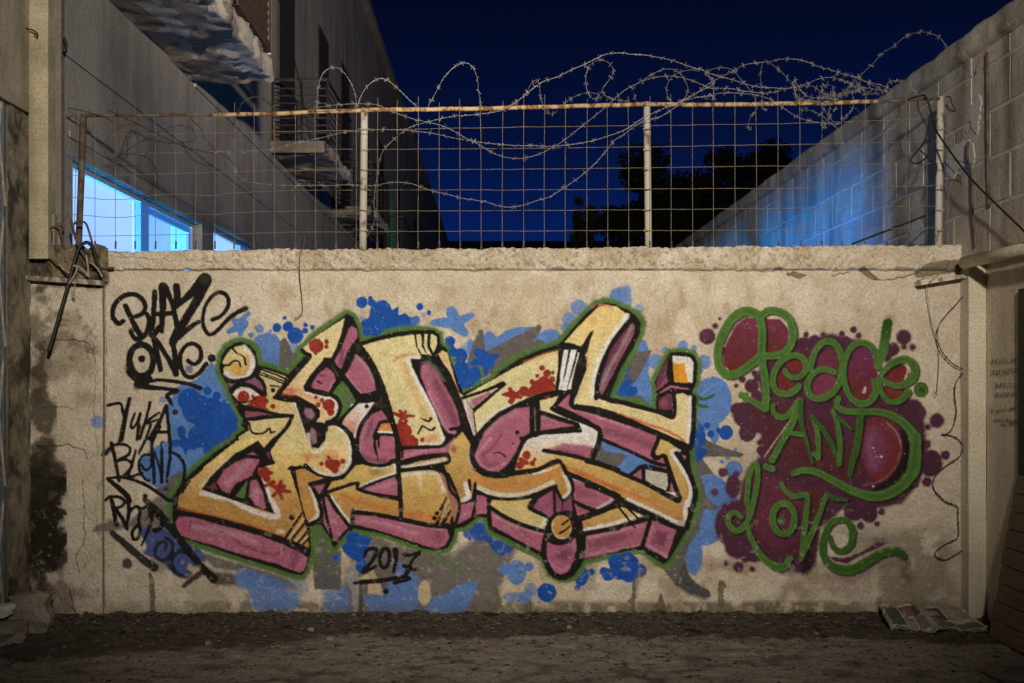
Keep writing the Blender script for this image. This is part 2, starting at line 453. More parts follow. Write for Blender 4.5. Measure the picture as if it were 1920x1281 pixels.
# bare cement, right end, and broken plaster under the coping
GC = lin((122, 110, 90))
def patch(pts, c=GC, depth=.010, op=.95, soft=.7):
    P = spl(np.array(pts, float), 4, True)
    s = sl(P[:, 0].min()-5, P[:, 1].min()-5, P[:, 0].max()+5, P[:, 1].max()+5); X, Y = PX[s], PY[s]
    d = segdist(X, Y, P, True); d = np.where(inside(X, Y, P), -d, d)+JIT[s]*1.6
    a = np.clip(.5-d/(2*soft), 0, 1); comp(s, a*op, c); HGT[s] -= depth*a
    comp(s, np.clip(1-abs(d+.2)/1.3, 0, 1)*.6, CR)
patch([(1807, 520), (1818, 525), (1818, 800), (1812, 780), (1811, 720), (1806, 690), (1803, 640), (1809, 600), (1804, 560)])
patch([(1813, 800), (1818, 800), (1818, 1040), (1813, 1000), (1810, 940), (1814, 880)], op=.7)
patch([(1716, 514), (1735, 496), (1768, 488), (1802, 490), (1806, 506), (1780, 512), (1750, 516), (1728, 520)])
patch([(1608, 505), (1618, 499), (1630, 510), (1645, 520), (1640, 526), (1622, 515)])
patch([(1475, 515), (1490, 508), (1500, 513), (1512, 516), (1500, 522), (1488, 519)], depth=.006)
patch([(1452, 505), (1462, 502), (1468, 508)], depth=.006)
crack([(1560, 518), (1600, 508), (1622, 503)], 2); crack([(1640, 524), (1670, 526), (1700, 518), (1722, 512)], 2); crack([(1760, 516), (1722, 526)], 1.6)
for a_ in range(210, 1700, 90):
    if random.random() < .75: crack([(a_, 506+random.uniform(-2, 3)), (a_+random.uniform(30, 80), 506+random.uniform(-2, 4))], 1.7, .6, 1.6)
crack([(205, 480), (300, 486), (420, 492)], 1.4, .5); crack([(640, 505), (780, 500)], 1.6, .6)
# drips of old cement near the ground
for pts in ([(1185, 1075), (1191, 1095), (1189, 1130), (1193, 1165), (1184, 1165), (1184, 1135), (1177, 1128), (1186, 1115)],
            [(1239, 1113), (1243, 1122), (1248, 1140), (1245, 1150), (1230, 1148), (1227, 1138), (1236, 1128)],
            [(1350, 1089), (1362, 1098), (1356, 1110), (1358, 1135), (1350, 1138), (1347, 1115)],
            [(988, 1105), (994, 1120), (996, 1168), (986, 1168), (985, 1130)],
            [(280, 1075), (288, 1090), (290, 1150), (283, 1155), (281, 1110)]):
    patch(pts, lin((108, 98, 76)), .004, .9)
S('Z', [(1085, 1140), (1086, 1168)], 8, lin((100, 88, 66)), 3, .5)

# --- the large piece: background splashes
CUR[0] = 1
F('A', [(740, 850), (800, 800), (860, 725), (900, 760), (960, 900), (1040, 960), (1080, 1100), (1060, 1281), (900, 1500), (700, 1620), (560, 1690), (420, 1640), (330, 1560), (340, 1440), (450, 1350), (560, 1281), (545, 1180), (520, 1060), (580, 960), (640, 880)], LB, 1.5, smooth=True)
O('A', [(500, 1000, 28), (25, 1165, 50), (570, 1195, 30), (700, 770, 28)], LB, 2, .7)
O('A', [(700, 770, 30)], GY, 3, .7)
O('A', [(700, 1000, 88), (760, 1070, 115), (850, 1100, 120), (960, 1120, 100), (890, 1230, 140), (1010, 1180, 60), (1050, 1150, 18), (835, 932, 33), (905, 970, 33), (962, 1010, 14)], DB, 1.2)
O('B', [(780, 70, 90), (880, 60, 110), (960, 20, 90), (1030, 0, 80), (840, 180, 38)], DB, 1.2)
O('A', [(640, 1240, 32, 45)], DB)
S('B', [(590, 125), (670, 130), (730, 150)], 13, DB); S('B', [(640, 50), (670, 130), (670, 195)], (8, 12, 6), DB); O('B', [(672, 130, 45)], DB)
F('B', [(640, 330), (660, 420), (640, 480), (600, 545), (560, 560), (420, 480), (520, 440), (560, 380)], GY, 1.2)
F('B', [(400, 560), (520, 500), (580, 560), (575, 640), (640, 820), (600, 860), (520, 800), (440, 760), (330, 760), (240, 760), (120, 790), (0, 780), (10, 740), (110, 690), (220, 740), (320, 640)], GY, 4, .85)
F('B', [(330, 770), (480, 760), (640, 850), (740, 880), (810, 960), (820, 1020), (760, 1010), (720, 1090), (640, 1130), (560, 1080), (480, 1010), (360, 950), (380, 900)], lin((38, 70, 140)), 3, .92, True)
F('B', [(560, 1060), (440, 1100), (380, 1010), (450, 960), (540, 1020)], GY, 4, .5)
F('B', [(700, 1020), (760, 1080), (720, 1110), (680, 1060)], lin((190, 170, 135)), 2, .9)
# star
S('C', [(115, 330), (170, 300), (200, 260), (265, 190)], (9, 16, 7), LB, 1.2); S('C', [(205, 350), (200, 280), (150, 245)], (8, 20, 8), LB, 1.2); O('C', [(215, 270, 50, 42)], LB)
F('C', [(300, 380), (340, 350), (400, 335), (470, 350), (500, 400), (560, 500), (560, 600), (380, 600), (340, 490)], LB, 1.4)
O('C', [(280, 355, 22), (345, 305, 33), (428, 322, 13)], LB, 1.4); O('C', [(347, 300, 18)], lin((150, 150, 160)), 1.6, .5)
F('C', [(560, 400), (640, 420), (640, 560), (560, 600)], LB, 2, .7)
F('C', [(495, 570), (500, 400), (520, 375), (545, 375), (600, 500), (615, 460), (640, 500), (620, 600), (500, 600)], GY, 1.2)
O('C', [(475, 298, 34), (533, 225, 16), (560, 290, 40), (615, 358, 62), (690, 278, 19), (688, 320, 24), (742, 296, 19)], DB)
F('D', [(160, 345), (148, 250), (205, 220), (220, 150), (270, 105), (320, 90), (360, 120), (380, 160), (430, 140), (430, 200), (480, 188), (520, 220), (570, 208), (588, 240), (560, 285), (500, 320), (400, 340), (260, 400), (180, 400)], DB, 1.2, smooth=True)
O('D', [(153, 110, 44), (228, 110, 30), (218, 75, 17), (588, 140, 27), (658, 186, 18)], DB); O('D', [(615, 202, 16), (555, 250, 40), (160, 225, 20)], LB, 2, .6)
S('D', [(690, 262), (780, 260), (860, 260), (975, 205)], (12, 20, 20, 11), LB, 1.2); S('D', [(825, 175), (860, 270), (925, 335)], (20, 26, 14), LB, 1.2); O('D', [(920, 335, 32), (820, 185, 36)], LB)
F('D', [(880, 450), (950, 400), (965, 380), (990, 410), (960, 440), (950, 560), (880, 500)], LB, 2.5, .7)
F('E', [(60, 560), (70, 500), (130, 470), (190, 430), (230, 402), (270, 430), (282, 450), (360, 395), (450, 370), (560, 372), (600, 420), (640, 400), (690, 385), (740, 400), (770, 440), (740, 520), (500, 600), (200, 700)], LB, 1.2)
O('E', [(85, 483, 18), (900, 230, 62), (830, 320, 55), (800, 380, 40)], LB, 3, .85)
F('E', [(60, 660), (75, 590), (110, 490), (150, 400), (165, 388), (183, 400), (205, 555), (300, 510), (610, 350), (625, 372), (610, 410), (555, 490), (590, 465), (640, 468), (645, 500), (450, 620), (200, 750), (60, 800)], GY, 1.1)
O('D', [(815, 400, 40), (820, 450, 28), (885, 510, 60), (900, 590, 50), (880, 640, 60), (960, 670, 70), (900, 720, 60), (1000, 640, 50), (915, 760, 45), (1000, 700, 50)], DB)
S('E', [(78, 650), (200, 620), (292, 588)], (7, 20, 7), DB); S('E', [(145, 565), (200, 610), (205, 730)], (17, 20, 6), DB); O('E', [(200, 620, 55), (230, 650, 40), (20, 590, 45), (100, 740, 60), (40, 780, 60)], DB)
F('F', [(240, 150), (270, 100), (310, 80), (350, 62), (400, 58), (415, 100), (420, 260), (350, 220), (280, 190)], LB, 4, .85); O('F', [(320, 140, 62)], LB, 3, .8); O('F', [(472, 235, 36)], LB, 3, .7); O('F', [(478, 230, 14)], lin((190, 185, 180)), 2, .4)
F('F', [(430, 560), (470, 500), (520, 470), (550, 560), (550, 620), (545, 720), (600, 880), (590, 1010), (540, 1000), (430, 930), (400, 800)], LB, 1.5)
F('F', [(420, 470), (470, 560), (572, 545), (540, 615), (500, 690), (430, 810), (320, 800), (280, 760), (350, 640)], GY, 1.1)
F('F', [(420, 870), (480, 890), (555, 950), (500, 990), (380, 950)], GY, 1.1)
O('F', [(490, 505, 36)], LB); O('F', [(350, 850, 75), (405, 860, 40), (430, 850, 33), (400, 785, 24), (370, 690, 30), (375, 745, 18), (300, 850, 40)], DB)
O('F', [(590, 630, 56), (800, 512, 38), (882, 530, 22), (960, 635, 54), (925, 700, 26), (665, 545, 22)], LB, 1.8, .9)
O('F', [(1025, 925, 145, 180)], LB, 1.3); ring('F', 1020, 925, 132, 166, 5, lin((84, 132, 196)), 2, .7); S('F', [(950, 880), (1000, 820), (1060, 800)], 6, LB2, 3, .6)
O('F', [(1040, 1150, 40, 100), (960, 1100, 60)], LB, 1.5); O('F', [(905, 1180, 68), (900, 1260, 70), (985, 1110, 24), (1010, 1175, 28), (1125, 1165, 55), (1070, 1150, 22)], DB)
O('J', [(1140, 235, 18), (1195, 175, 14), (1185, 322, 66), (1095, 265, 16)], LB)
F('K', [(60, 1040), (90, 1055), (150, 1085), (250, 1125), (340, 1150), (388, 1170), (350, 1192), (200, 1185), (60, 1190)], GY, 1.1)
F('J', [(930, 375), (1020, 350), (1100, 395), (1180, 480), (1220, 560), (1090, 610), (1000, 580), (960, 500)], LB, 1.5)
F('J', [(940, 620), (1085, 605), (1100, 700), (1110, 830), (1000, 890), (940, 900), (900, 850), (920, 700)], LB, 1.5)
O('J', [(885, 965, 64, 155)], LB, 1.5); ring('J', 885, 965, 54, 142, 4, lin((84, 128, 192)), 2, .6)
F('J', [(850, 160), (960, 255), (1000, 310), (1030, 350), (930, 372), (960, 440), (980, 530), (1020, 575), (1088, 605), (1050, 625), (960, 618), (940, 700), (920, 790), (840, 900), (820, 990), (840, 1100), (900, 1175), (1000, 1230), (1015, 1270), (960, 1281), (850, 1250), (740, 1180), (660, 1080), (600, 900)], GY, 1.4)
F('J', [(820, 1010), (860, 1130), (930, 1190), (1005, 1240), (1010, 1281), (960, 1300), (850, 1270), (730, 1180)], lin((70, 68, 72)), 3, .7)
O('J', [(895, 30, 66), (915, 110, 62), (905, 200, 62), (870, 60, 60), (950, 190, 34)], DB); O('J', [(955, 150, 14)], GR)
O('K', [(80, 1108, 16, 12)], GR)
# lower backdrop, read at 1/3.31 scale in the photo's own pixels
F('Z', [(585, 990), (640, 1000), (660, 1060), (640, 1100), (600, 1165), (900, 1172), (930, 1130), (945, 1090), (965, 1040), (985, 1000), (900, 1000), (850, 1040), (740, 1020), (680, 990), (600, 985)], GY, 9, .9)
F('Z', [(375, 1035), (460, 1060), (540, 1085), (560, 1105), (520, 1100), (460, 1080), (440, 1070), (400, 1065)], GY, 4, .9)
F('B', [(790, 1020), (900, 1090), (1020, 1100), (1130, 1120), (1060, 1190), (900, 1190), (840, 1120), (740, 1040)], lin((50, 47, 44)), 5, .85)
O('Z', [(505, 1118, 38, 34), (545, 1128, 18), (480, 1090, 26, 18), (460, 1085, 20)], LB, 5, .85)
O('Z', [(558, 1100, 20)], LB, 4, .35)
F('Z', [(606, 1110), (630, 1092), (650, 1100), (655, 1140), (610, 1150)], LB, 9, .8)
F('Z', [(682, 1120), (720, 1110), (745, 1070), (735, 1060), (755, 1055), (785, 1085), (790, 1130), (775, 1148), (690, 1150)], LB, 6, .85)
F('Z', [(796, 1150), (805, 1125), (845, 1110), (850, 1100), (895, 1090), (890, 1110), (875, 1145), (820, 1155)], LB, 6, .85)
F('I', [(0, 1260), (60, 1210), (140, 1180), (210, 1170), (200, 1220), (120, 1281)], LB, 2.5, .85)
O('Z', [(796, 1112, 12, 24)], lin((196, 176, 140)), 2); F('Z', [(690, 1095), (712, 1093), (718, 1115), (690, 1113)], lin((196, 176, 140)), 2)
F('Z', [(648, 1080), (660, 1052), (676, 1050), (672, 1080), (676, 1090), (672, 1165), (664, 1165), (660, 1110)], lin((150, 146, 142)), 2.5, .9)
F('Z', [(672, 1085), (700, 1068), (708, 1085), (690, 1090)], lin((196, 176, 140)), 2, .9)
S('Z', [(675, 1095), (677, 1130), (673, 1168)], (3, 8, 5), lin((70, 62, 48)), 1.2, .8)
S('Z', [(925, 1100), (935, 1130), (920, 1150), (918, 1168)], (8, 14, 8), lin((110, 100, 80)), 2, .85)
F('I', [(400, 1281), (420, 1120), (480, 1000), (540, 960), (600, 980), (680, 1030), (690, 1150), (820, 1200), (950, 1190), (1000, 1240), (1000, 1300)], lin((200, 182, 148)), 2, .9)
O('I', [(515, 1095, 72, 95), (430, 1070, 46), (608, 1052, 36)], LB, 1.8); O('I', [(490, 1120, 40)], LB2, 6, .5)
O('I', [(620, 1225, 52), (500, 1281, 90, 40), (580, 1281, 50)], LB, 3, .75); O('I', [(740, 1245, 72)], DB, 1.2)
O('I', [(235, 785, 72), (150, 800, 40), (165, 840, 18), (370, 880, 60), (440, 900, 50), (400, 930, 40), (310, 830, 40)], DB, 2.5, .92)
O('I', [(1000, 1110, 60), (1000, 1150, 45), (970, 1210, 24), (1075, 1090, 26), (940, 1090, 40)], DB, 1.5)
O('J', [(380, 1010, 72), (320, 1090, 60), (240, 1110, 48), (210, 1085, 34), (400, 1100, 70), (480, 1080, 50), (300, 1040, 50)], DB, 1.5); F('J', [(430, 1120), (510, 1060), (530, 1080), (470, 1200), (460, 1281), (420, 1281)], GY, 4, .6)
F('G', [(1040, 680), (1120, 670), (1180, 760), (1220, 830), (1281, 850), (1281, 1140), (1080, 1140), (1060, 900)], GY, 2)
F('H', [(250, 800), (300, 700), (380, 690), (440, 740), (470, 760), (440, 830), (430, 900), (360, 930), (290, 890), (240, 830)], DB, 1.6, smooth=True)
O('H', [(210, 905, 30), (390, 960, 40, 55)], DB, 1.5)

# --- green halo and black silhouette
CUR[0] = 2
SIL = np.vstack([P_('C', [(45, 590), (58, 510), (100, 450), (160, 410), (210, 403), (270, 425), (318, 480), (337, 580), (420, 600), (560, 648), (700, 500), (662, 468), (740, 378), (860, 295), (1000, 193), (1050, 220), (1080, 300), (1100, 408)]),
    P_('D', [(260, 370), (400, 332), (560, 316), (690, 325), (738, 345), (745, 420), (792, 460), (840, 600), (915, 785), (1000, 748), (1150, 670)]),
    P_('E', [(300, 712), (450, 615), (600, 550), (700, 520), (765, 495), (840, 400), (960, 268), (1030, 205), (1090, 188), (1170, 200), (1240, 235)]),
    P_('F', [(380, 240), (450, 290), (487, 350), (480, 420), (430, 530), (340, 680), (260, 870), (250, 915), (400, 945), (600, 1000), (598, 900), (618, 870), (590, 790), (640, 680), (698, 568), (780, 562), (870, 580), (905, 640), (900, 780), (862, 850), (890, 900), (885, 1100), (868, 1240)]),
    P_('J', [(850, 180), (865, 330), (912, 500), (900, 580), (870, 680), (820, 800), (700, 1000), (660, 1032), (620, 1010), (490, 925), (400, 930), (200, 965), (50, 1003)]),
    P_('I', [(1010, 1005), (960, 1090), (900, 1130), (840, 1140), (770, 1100), (710, 980), (500, 865), (330, 785), (298, 735), (290, 682), (220, 672), (190, 705), (120, 755), (50, 762)]),
    P_('H', [(1092, 690), (1080, 760), (1040, 830), (960, 852), (860, 835), (700, 775), (540, 720), (325, 685), (290, 705), (190, 825), (120, 705), (92, 660)]),
    P_('G', [(1090, 655), (1045, 675), (1055, 860), (1010, 1010), (980, 1038), (900, 1018), (600, 925), (300, 825), (180, 785), (80, 755), (28, 690), (12, 600), (15, 470), (80, 340), (200, 225), (320, 120), (480, 10)]),
    P_('C', [(170, 1105), (235, 1060), (210, 1030), (222, 985), (190, 940), (140, 830), (122, 760), (90, 700), (52, 640)])])
SILp = [tuple(p) for p in SIL]
def halo(w, c, op, soft):
    s = sl(SIL[:, 0].min()-30, SIL[:, 1].min()-30, SIL[:, 0].max()+30, SIL[:, 1].max()+30); X, Y = PX[s], PY[s]
    d = segdist(X, Y, SIL, True); d = np.where(inside(X, Y, SIL), -d, d)
    n = (fbm(X, Y, 60, 61, 3)-.5)*7
    a = np.clip(.5-(d-w+n+JIT[s])/(2*soft), 0, 1)
    # the bare gaps where later splashes cover the halo
    comp(s, a*op, c)
halo(13.0, GR, .16, 6); halo(9.0, GR, .96, 2.0); halo(4.0, GD, .5, 2.5)
O('D', [(885, 620, 60), (900, 700, 60), (950, 700, 50), (840, 480, 36), (250, 300, 60), (190, 330, 30)], DB, 1.2)
S('E', [(170, 690), (178, 740)], 4, GR, 2)
O('J', [(890, 60, 40), (880, 130, 30)], DB); O('J', [(290, 1010, 50), (380, 1000, 60), (430, 1010, 40)], DB, 1.5); O('I', [(235, 770, 50)], DB, 2, .8)
O('H', [(330, 760, 55)], DB, 1.6)
for a_ in ([(1040, 830), (1060, 930), (1090, 1000), (1080, 1090)], [(900, 880), (960, 920), (1040, 900), (1100, 860)], [(930, 940), (1000, 920)], [(960, 860), (1040, 960), (1130, 960)], [(1090, 700), (1130, 850), (1120, 980)], [(60, 700), (80, 850), (60, 950)], [(130, 760), (170, 850), (100, 930), (40, 1010)], [(10, 700), (40, 850), (20, 950)]):
    S('H', a_, 5, GR, 3, .45)
S('F', [(880, 880), (960, 915), (1035, 880)], (6, 6, 5), GD); S('F', [(890, 900), (930, 960), (985, 972)], (7, 5), GD)
F('Z', SILp, BK, 1.1)
# holes in the letters where the backdrop shows
F('C', [(965, 700), (1000, 730), (1070, 850), (1000, 930), (935, 1005), (925, 990), (965, 900), (940, 830), (890, 785)], GR, 1.1); F('C', [(975, 730), (1040, 840), (1000, 900), (975, 870), (985, 800)], GY, 4, .6)
F('J', [(190, 105), (380, 170), (560, 280), (620, 300), (560, 320), (500, 285), (400, 360), (330, 345), (130, 260)], LB, 1.1)
F('J', [(190, 110), (205, 180), (388, 215), (318, 296), (342, 345), (250, 325), (130, 262)], GY, 1.1)
# ball head, top left
F('C', [(150, 450), (210, 432), (262, 458), (298, 520), (303, 590), (280, 645), (230, 682), (170, 684), (110, 662), (78, 620), (82, 590), (70, 555), (100, 500)], lin((214, 196, 140)), 1, smooth=True)
S('C', [(230, 440), (290, 520), (290, 600), (240, 665), (160, 675), (95, 640)], 8, WH, 2.2, .85); S('C', [(250, 500), (262, 580), (220, 645), (140, 650)], 5, lin((205, 130, 90)), 3, .6)
F('C', [(110, 580), (160, 555), (195, 575), (225, 600), (200, 645), (150, 645)], lin((205, 165, 70)), 2.5, .85)
S('C', [(145, 455), (175, 490)], 4.5, BK, smooth=False); S('C', [(178, 492), (228, 518), (242, 575)], (3, 5), BK); S('C', [(72, 578), (112, 580), (150, 550), (190, 552), (202, 586)], 4.5, BK)
F('C', [(105, 715), (180, 712), (260, 692), (305, 668), (345, 700), (372, 745), (372, 775), (330, 745), (270, 712), (200, 705), (150, 722), (128, 748)], lin((128, 84, 104)), 1.2)
# lip + neck + body of the first letter
F('C', [(145, 800), (165, 765), (210, 742), (260, 748), (310, 770), (352, 800), (385, 812), (402, 790), (396, 730), (378, 692), (340, 655), (362, 610), (420, 622), (545, 665), (520, 722), (480, 770), (450, 820), (480, 842), (600, 850), (640, 880), (560, 962), (470, 945), (370, 925), (250, 895), (180, 840)], (YL, YG, 680, 790), 1)
F('C', [(150, 800), (170, 765), (215, 745), (300, 770), (350, 810), (250, 830), (190, 820)], WH, 1.5, .75)
for y_, (xa, ya, xb, yb) in enumerate(((360, 615, 560, 690), (345, 650, 530, 722))): S('C', [(xa, ya), ((xa+xb)/2, (ya+yb)/2-6), (xb, yb)], 3.4, BK)
S('C', [(350, 632), (545, 706)], 2.6, BK); S('C', [(430, 732), (490, 742)], 4, BK); O('C', [(448, 768, 19)], BK)
O('C', [(225, 818, 46), (295, 815, 14), (330, 850, 40), (370, 850, 38), (365, 808, 20), (300, 880, 30), (350, 895, 38), (400, 915, 14), (446, 888, 20), (395, 850, 18)], RD); F('C', [(240, 885), (310, 830), (400, 850), (390, 920), (330, 915)], RD)
S('C', [(165, 850), (240, 860), (315, 830)], 3.2, BK)
F('C', [(165, 870), (205, 870), (195, 895)], PK, 1); F('C', [(240, 925), (320, 930), (470, 950), (380, 962), (235, 975)], lin((140, 82, 96)), 1)
# arrow with the B body
F('C', [(260, 990), (300, 1000), (400, 985), (575, 970), (545, 1040), (490, 1110), (412, 1215), (350, 1145), (300, 1150), (200, 1230), (185, 1120), (265, 1070)], (YL, YG, 780, 850), 1)
F('C', [(600, 850), (625, 870), (660, 950), (742, 1195), (800, 1215), (860, 1140), (860, 1040), (930, 1022), (1000, 1090), (1030, 1180), (1036, 1300), (400, 1300), (440, 1200), (560, 1050), (590, 975), (560, 948), (470, 935)], (YL, YG, 760, 880), 1)
S('C', [(620, 870), (680, 1030), (740, 1200)], 8, WH, 2, .9); S('C', [(930, 1035), (1000, 1110), (1022, 1220), (1010, 1290)], 9, WH, 2, .9)
S('C', [(560, 900), (640, 940), (700, 1100)], 10, lin((205, 150, 110)), 6, .35)
F('C', [(985, 225), (860, 305), (740, 385), (672, 455), (690, 485), (728, 500), (715, 530), (600, 655), (505, 785), (560, 800), (625, 803), (700, 845), (760, 872), (800, 920), (800, 965), (772, 1002), (850, 1015), (915, 970), (940, 905), (925, 850), (870, 820), (780, 800), (710, 775), (680, 750), (720, 660), (830, 530), (860, 520), (895, 525), (960, 330)], (YL, lin((226, 196, 150)), 640, 760), 1)
S('C', [(520, 775), (600, 770), (700, 800), (800, 850)], 12, lin((205, 120, 80)), 6, .5); S('C', [(690, 780), (780, 810), (880, 830), (925, 890), (900, 980)], 6, WH, 2, .8); O('C', [(575, 775, 35)], lin((190, 80, 50)), 6, .6)
O('C', [(770, 435, 55), (765, 490, 16), (847, 403, 20), (846, 440, 18), (740, 420, 24), (865, 880, 46), (815, 842, 17), (770, 820, 15), (786, 877, 17), (840, 870, 22), (880, 930, 30)], RD)
F('C', [(836, 540), (875, 545), (935, 640), (925, 690), (865, 590), (840, 575), (770, 660), (730, 730), (735, 760), (850, 790), (860, 820), (770, 800), (690, 775), (672, 745), (700, 690)], BK, 1)
F('C', [(848, 597), (905, 642), (912, 692), (860, 778), (790, 782), (738, 742), (750, 700), (790, 645)], PK, 1.2); S('C', [(910, 690), (860, 772), (790, 775)], 4, PL, 1.5, .8); S('C', [(795, 660), (850, 655)], 3, PD, 2, .8); S('C', [(780, 700), (810, 715)], 4, BK, 1.2)
F('C', [(1010, 305), (1040, 282), (1075, 310), (1080, 370), (1050, 410), (1005, 470), (960, 608), (930, 590), (905, 550), (955, 430)], PK, 1.3); S('C', [(960, 560), (960, 470), (940, 480)], 9, PD, 4, .7)
S('C', [(905, 600), (935, 660)], 2.2, lin((120, 112, 104)), .8, .7, False); S('C', [(1050, 465), (980, 620)], 1.8, lin((110, 100, 92)), .8, .6, False)
F('C', [(1065, 505), (1110, 525), (1160, 590), (1200, 660), (1216, 765), (1150, 792), (1100, 790), (1050, 720), (1000, 642), (1035, 570)], PK, 1.3); S('C', [(1070, 510), (1150, 600), (1200, 700)], 5, lin((160, 150, 150)), 2.5, .6); S('C', [(1000, 650), (1060, 740), (1110, 785)], 4, PL, 2, .8)
F('C', [(628, 850), (740, 870), (797, 925), (797, 970), (745, 1008), (800, 1010), (846, 1070), (844, 1135), (790, 1205), (742, 1195), (690, 1050)], BK, 1, smooth=False)
F('C', [(690, 900), (735, 910), (762, 950), (740, 985), (700, 975), (680, 930)], lin((158, 118, 128)), 2.5, .95); F('C', [(732, 1052), (765, 1062), (778, 1160), (745, 1172), (722, 1100)], lin((158, 118, 128)), 2, .95)
S('C', [(265, 1010), (290, 1085), (370, 1090), (418, 1055), (430, 1088)], 4, BK); S('C', [(435, 1085), (460, 1078)], 4, BK); S('C', [(178, 1125), (200, 1215)], 4, BK)
# second letter: cream panel
F('D', [(75, 870), (120, 868), (250, 848), (245, 880), (150, 990), (110, 1060), (95, 1140), (60, 1090), (0, 1030), (20, 990)], (WH, lin((196, 120, 84)), 755, 815), 1)
F('D', [(130, 850), (285, 838), (280, 852), (140, 864)], lin((200, 190, 175)), 1); O('D', [(190, 890, 16)], BK); S('D', [(250, 880), (150, 990), (100, 1120)], 5, WH, 1.5, .9)
F('D', [(300, 915), (338, 970), (385, 1090), (412, 1180), (412, 1281), (150, 1281), (128, 1200), (140, 1110), (180, 1010), (230, 950)], PK, 1.3)
F('H', [(372, 0), (640, 0), (652, 60), (640, 140), (580, 192), (510, 205), (430, 172), (382, 110)], PK, 1.4)
S('H', [(390, 130), (450, 170), (560, 180)], 9, PD, 5, .7); S('H', [(375, 60), (390, 130), (430, 175), (510, 205)], 3, PL, 1.5, .8); S('D', [(200, 1000), (160, 1100), (145, 1200)], 6, PL, 4, .5); S('D', [(220, 1010), (200, 1100)], 8, PD, 5, .6)
S('H', [(480, -10), (500, 90), (512, 170)], (5, 2), BK); S('H', [(510, -10), (522, 70)], (3.5, 2), BK)
F('D', [(235, 1100), (280, 1000), (340, 985), (420, 1080), (410, 1120), (300, 1110), (260, 1150), (258, 1260), (240, 1200)], BK, 1); F('D', [(278, 1060), (300, 1020), (360, 1015), (385, 1080), (290, 1078)], lin((205, 140, 80)), 1); S('D', [(280, 1078), (380, 1084)], 3.5, WH, 1)
S('D', [(278, 1110), (280, 1195)], 4, BK)
F('D', [(145, 432), (330, 372), (545, 340), (560, 440), (600, 512), (520, 525), (530, 600), (620, 780), (700, 920), (760, 1080), (765, 1155), (740, 1182), (440, 1195), (402, 1050), (345, 850), (272, 650), (205, 510)], (YL, lin((218, 205, 150)), 640, 830), 1.2)
S('D', [(395, 545), (440, 515), (530, 505), (580, 510)], 5, lin((205, 130, 90)), 3, .75); S('D', [(470, 570), (520, 700), (580, 860), (640, 980)], 10, lin((205, 150, 100)), 6, .6)
S('D', [(580, 520), (505, 525), (520, 600), (610, 780), (690, 930), (755, 1080), (745, 1160), (590, 1175)], 6, WH, 1.5, .95); F('D', [(600, 1130), (700, 1090), (735, 1110), (720, 1150), (600, 1165)], lin((205, 130, 85)), 4, .6)
F('D', [(540, 342), (600, 330), (700, 330), (725, 360), (730, 430), (700, 508), (610, 505), (565, 450)], BK, 1)
F('D', [(560, 350), (592, 345), (605, 400), (600, 440), (640, 500), (600, 495), (570, 440)], YL, .9); F('D', [(622, 340), (648, 340), (640, 400), (645, 450), (678, 508), (640, 495), (622, 440)], YL, .9); F('D', [(672, 340), (715, 370), (715, 430), (690, 485), (668, 440), (668, 380)], YL, .9)
F('D', [(530, 535), (600, 545), (690, 528), (740, 620), (800, 730), (860, 850), (900, 1000), (900, 1060), (850, 1110), (770, 1110), (700, 920), (600, 720), (545, 600)], BK, 1); F('D', [(600, 560), (660, 545), (710, 590), (780, 700), (750, 700), (650, 600)], lin((110, 106, 104)), 4, .8)
F('D', [(598, 580), (650, 570), (700, 620), (770, 730), (830, 830), (872, 930), (886, 1020), (850, 1095), (805, 1085), (730, 960), (650, 790), (595, 660)], PK, 2); S('D', [(660, 620), (720, 740), (800, 890), (850, 1010)], (8, 16, 14), PD, 5, .65); S('D', [(650, 780), (730, 950), (790, 1060), (850, 1085)], 5, PL, 3, .7); S('D', [(620, 600), (670, 650), (660, 720)], 8, PL, 4, .35)
O('D', [(470, 1080, 60), (455, 1050, 50), (440, 1110, 40), (470, 1150, 55), (520, 1140, 40), (540, 1160, 40), (517, 1078, 16), (460, 1032, 16), (408, 1040, 14), (560, 1145, 20), (606, 1140, 17)], RD)
S('D', [(395, 940), (450, 960), (545, 960)], (6, 9, 4.5), RD, .9); S('D', [(440, 925), (470, 965), (485, 1000)], (7, 7), RD, .9); S('D', [(480, 930), (440, 1000)], (7, 7), RD, .9)
S('D', [(595, 978), (650, 1000), (672, 980)], (3, 5), BK); S('D', [(615, 1035), (670, 1068), (700, 1050)], (3, 5), BK); S('D', [(605, 1040), (575, 1092)], (4, 3.5), BK)
F('D', [(728, 495), (760, 470), (795, 490), (832, 620), (880, 780), (935, 822), (985, 935), (1012, 1100), (985, 1132), (930, 1010), (882, 850), (800, 640)], (lin((214, 188, 130)), lin((200, 160, 150)), 660, 800), 1.2)
F('D', [(915, 830), (940, 830), (990, 940), (1015, 1100), (980, 1130), (960, 1000)], lin((200, 176, 170)), 2, .9); S('D', [(925, 840), (950, 960), (1000, 1110)], 4, WH, 1.4, .9); S('D', [(880, 810), (930, 950), (985, 1110)], 6, lin((190, 120, 90)), 4, .5)
# mid pink rung
F('H', [(690, 100), (850, 80), (1020, 70), (1090, 0), (1104, 20), (1045, 122), (900, 135), (720, 180), (685, 180)], PK, 1.2); S('H', [(720, 140), (850, 105), (1000, 90)], 6, PL, 4, .6); S('H', [(700, 95), (697, 150)], 4, BK)
F('H', [(690, 222), (810, 185), (1000, 150), (1030, 150), (1032, 180), (960, 200), (820, 220), (700, 235)], lin((190, 160, 110)), 1.2); S('H', [(700, 225), (850, 205), (1015, 165)], 5, WH, 1.6, .7)
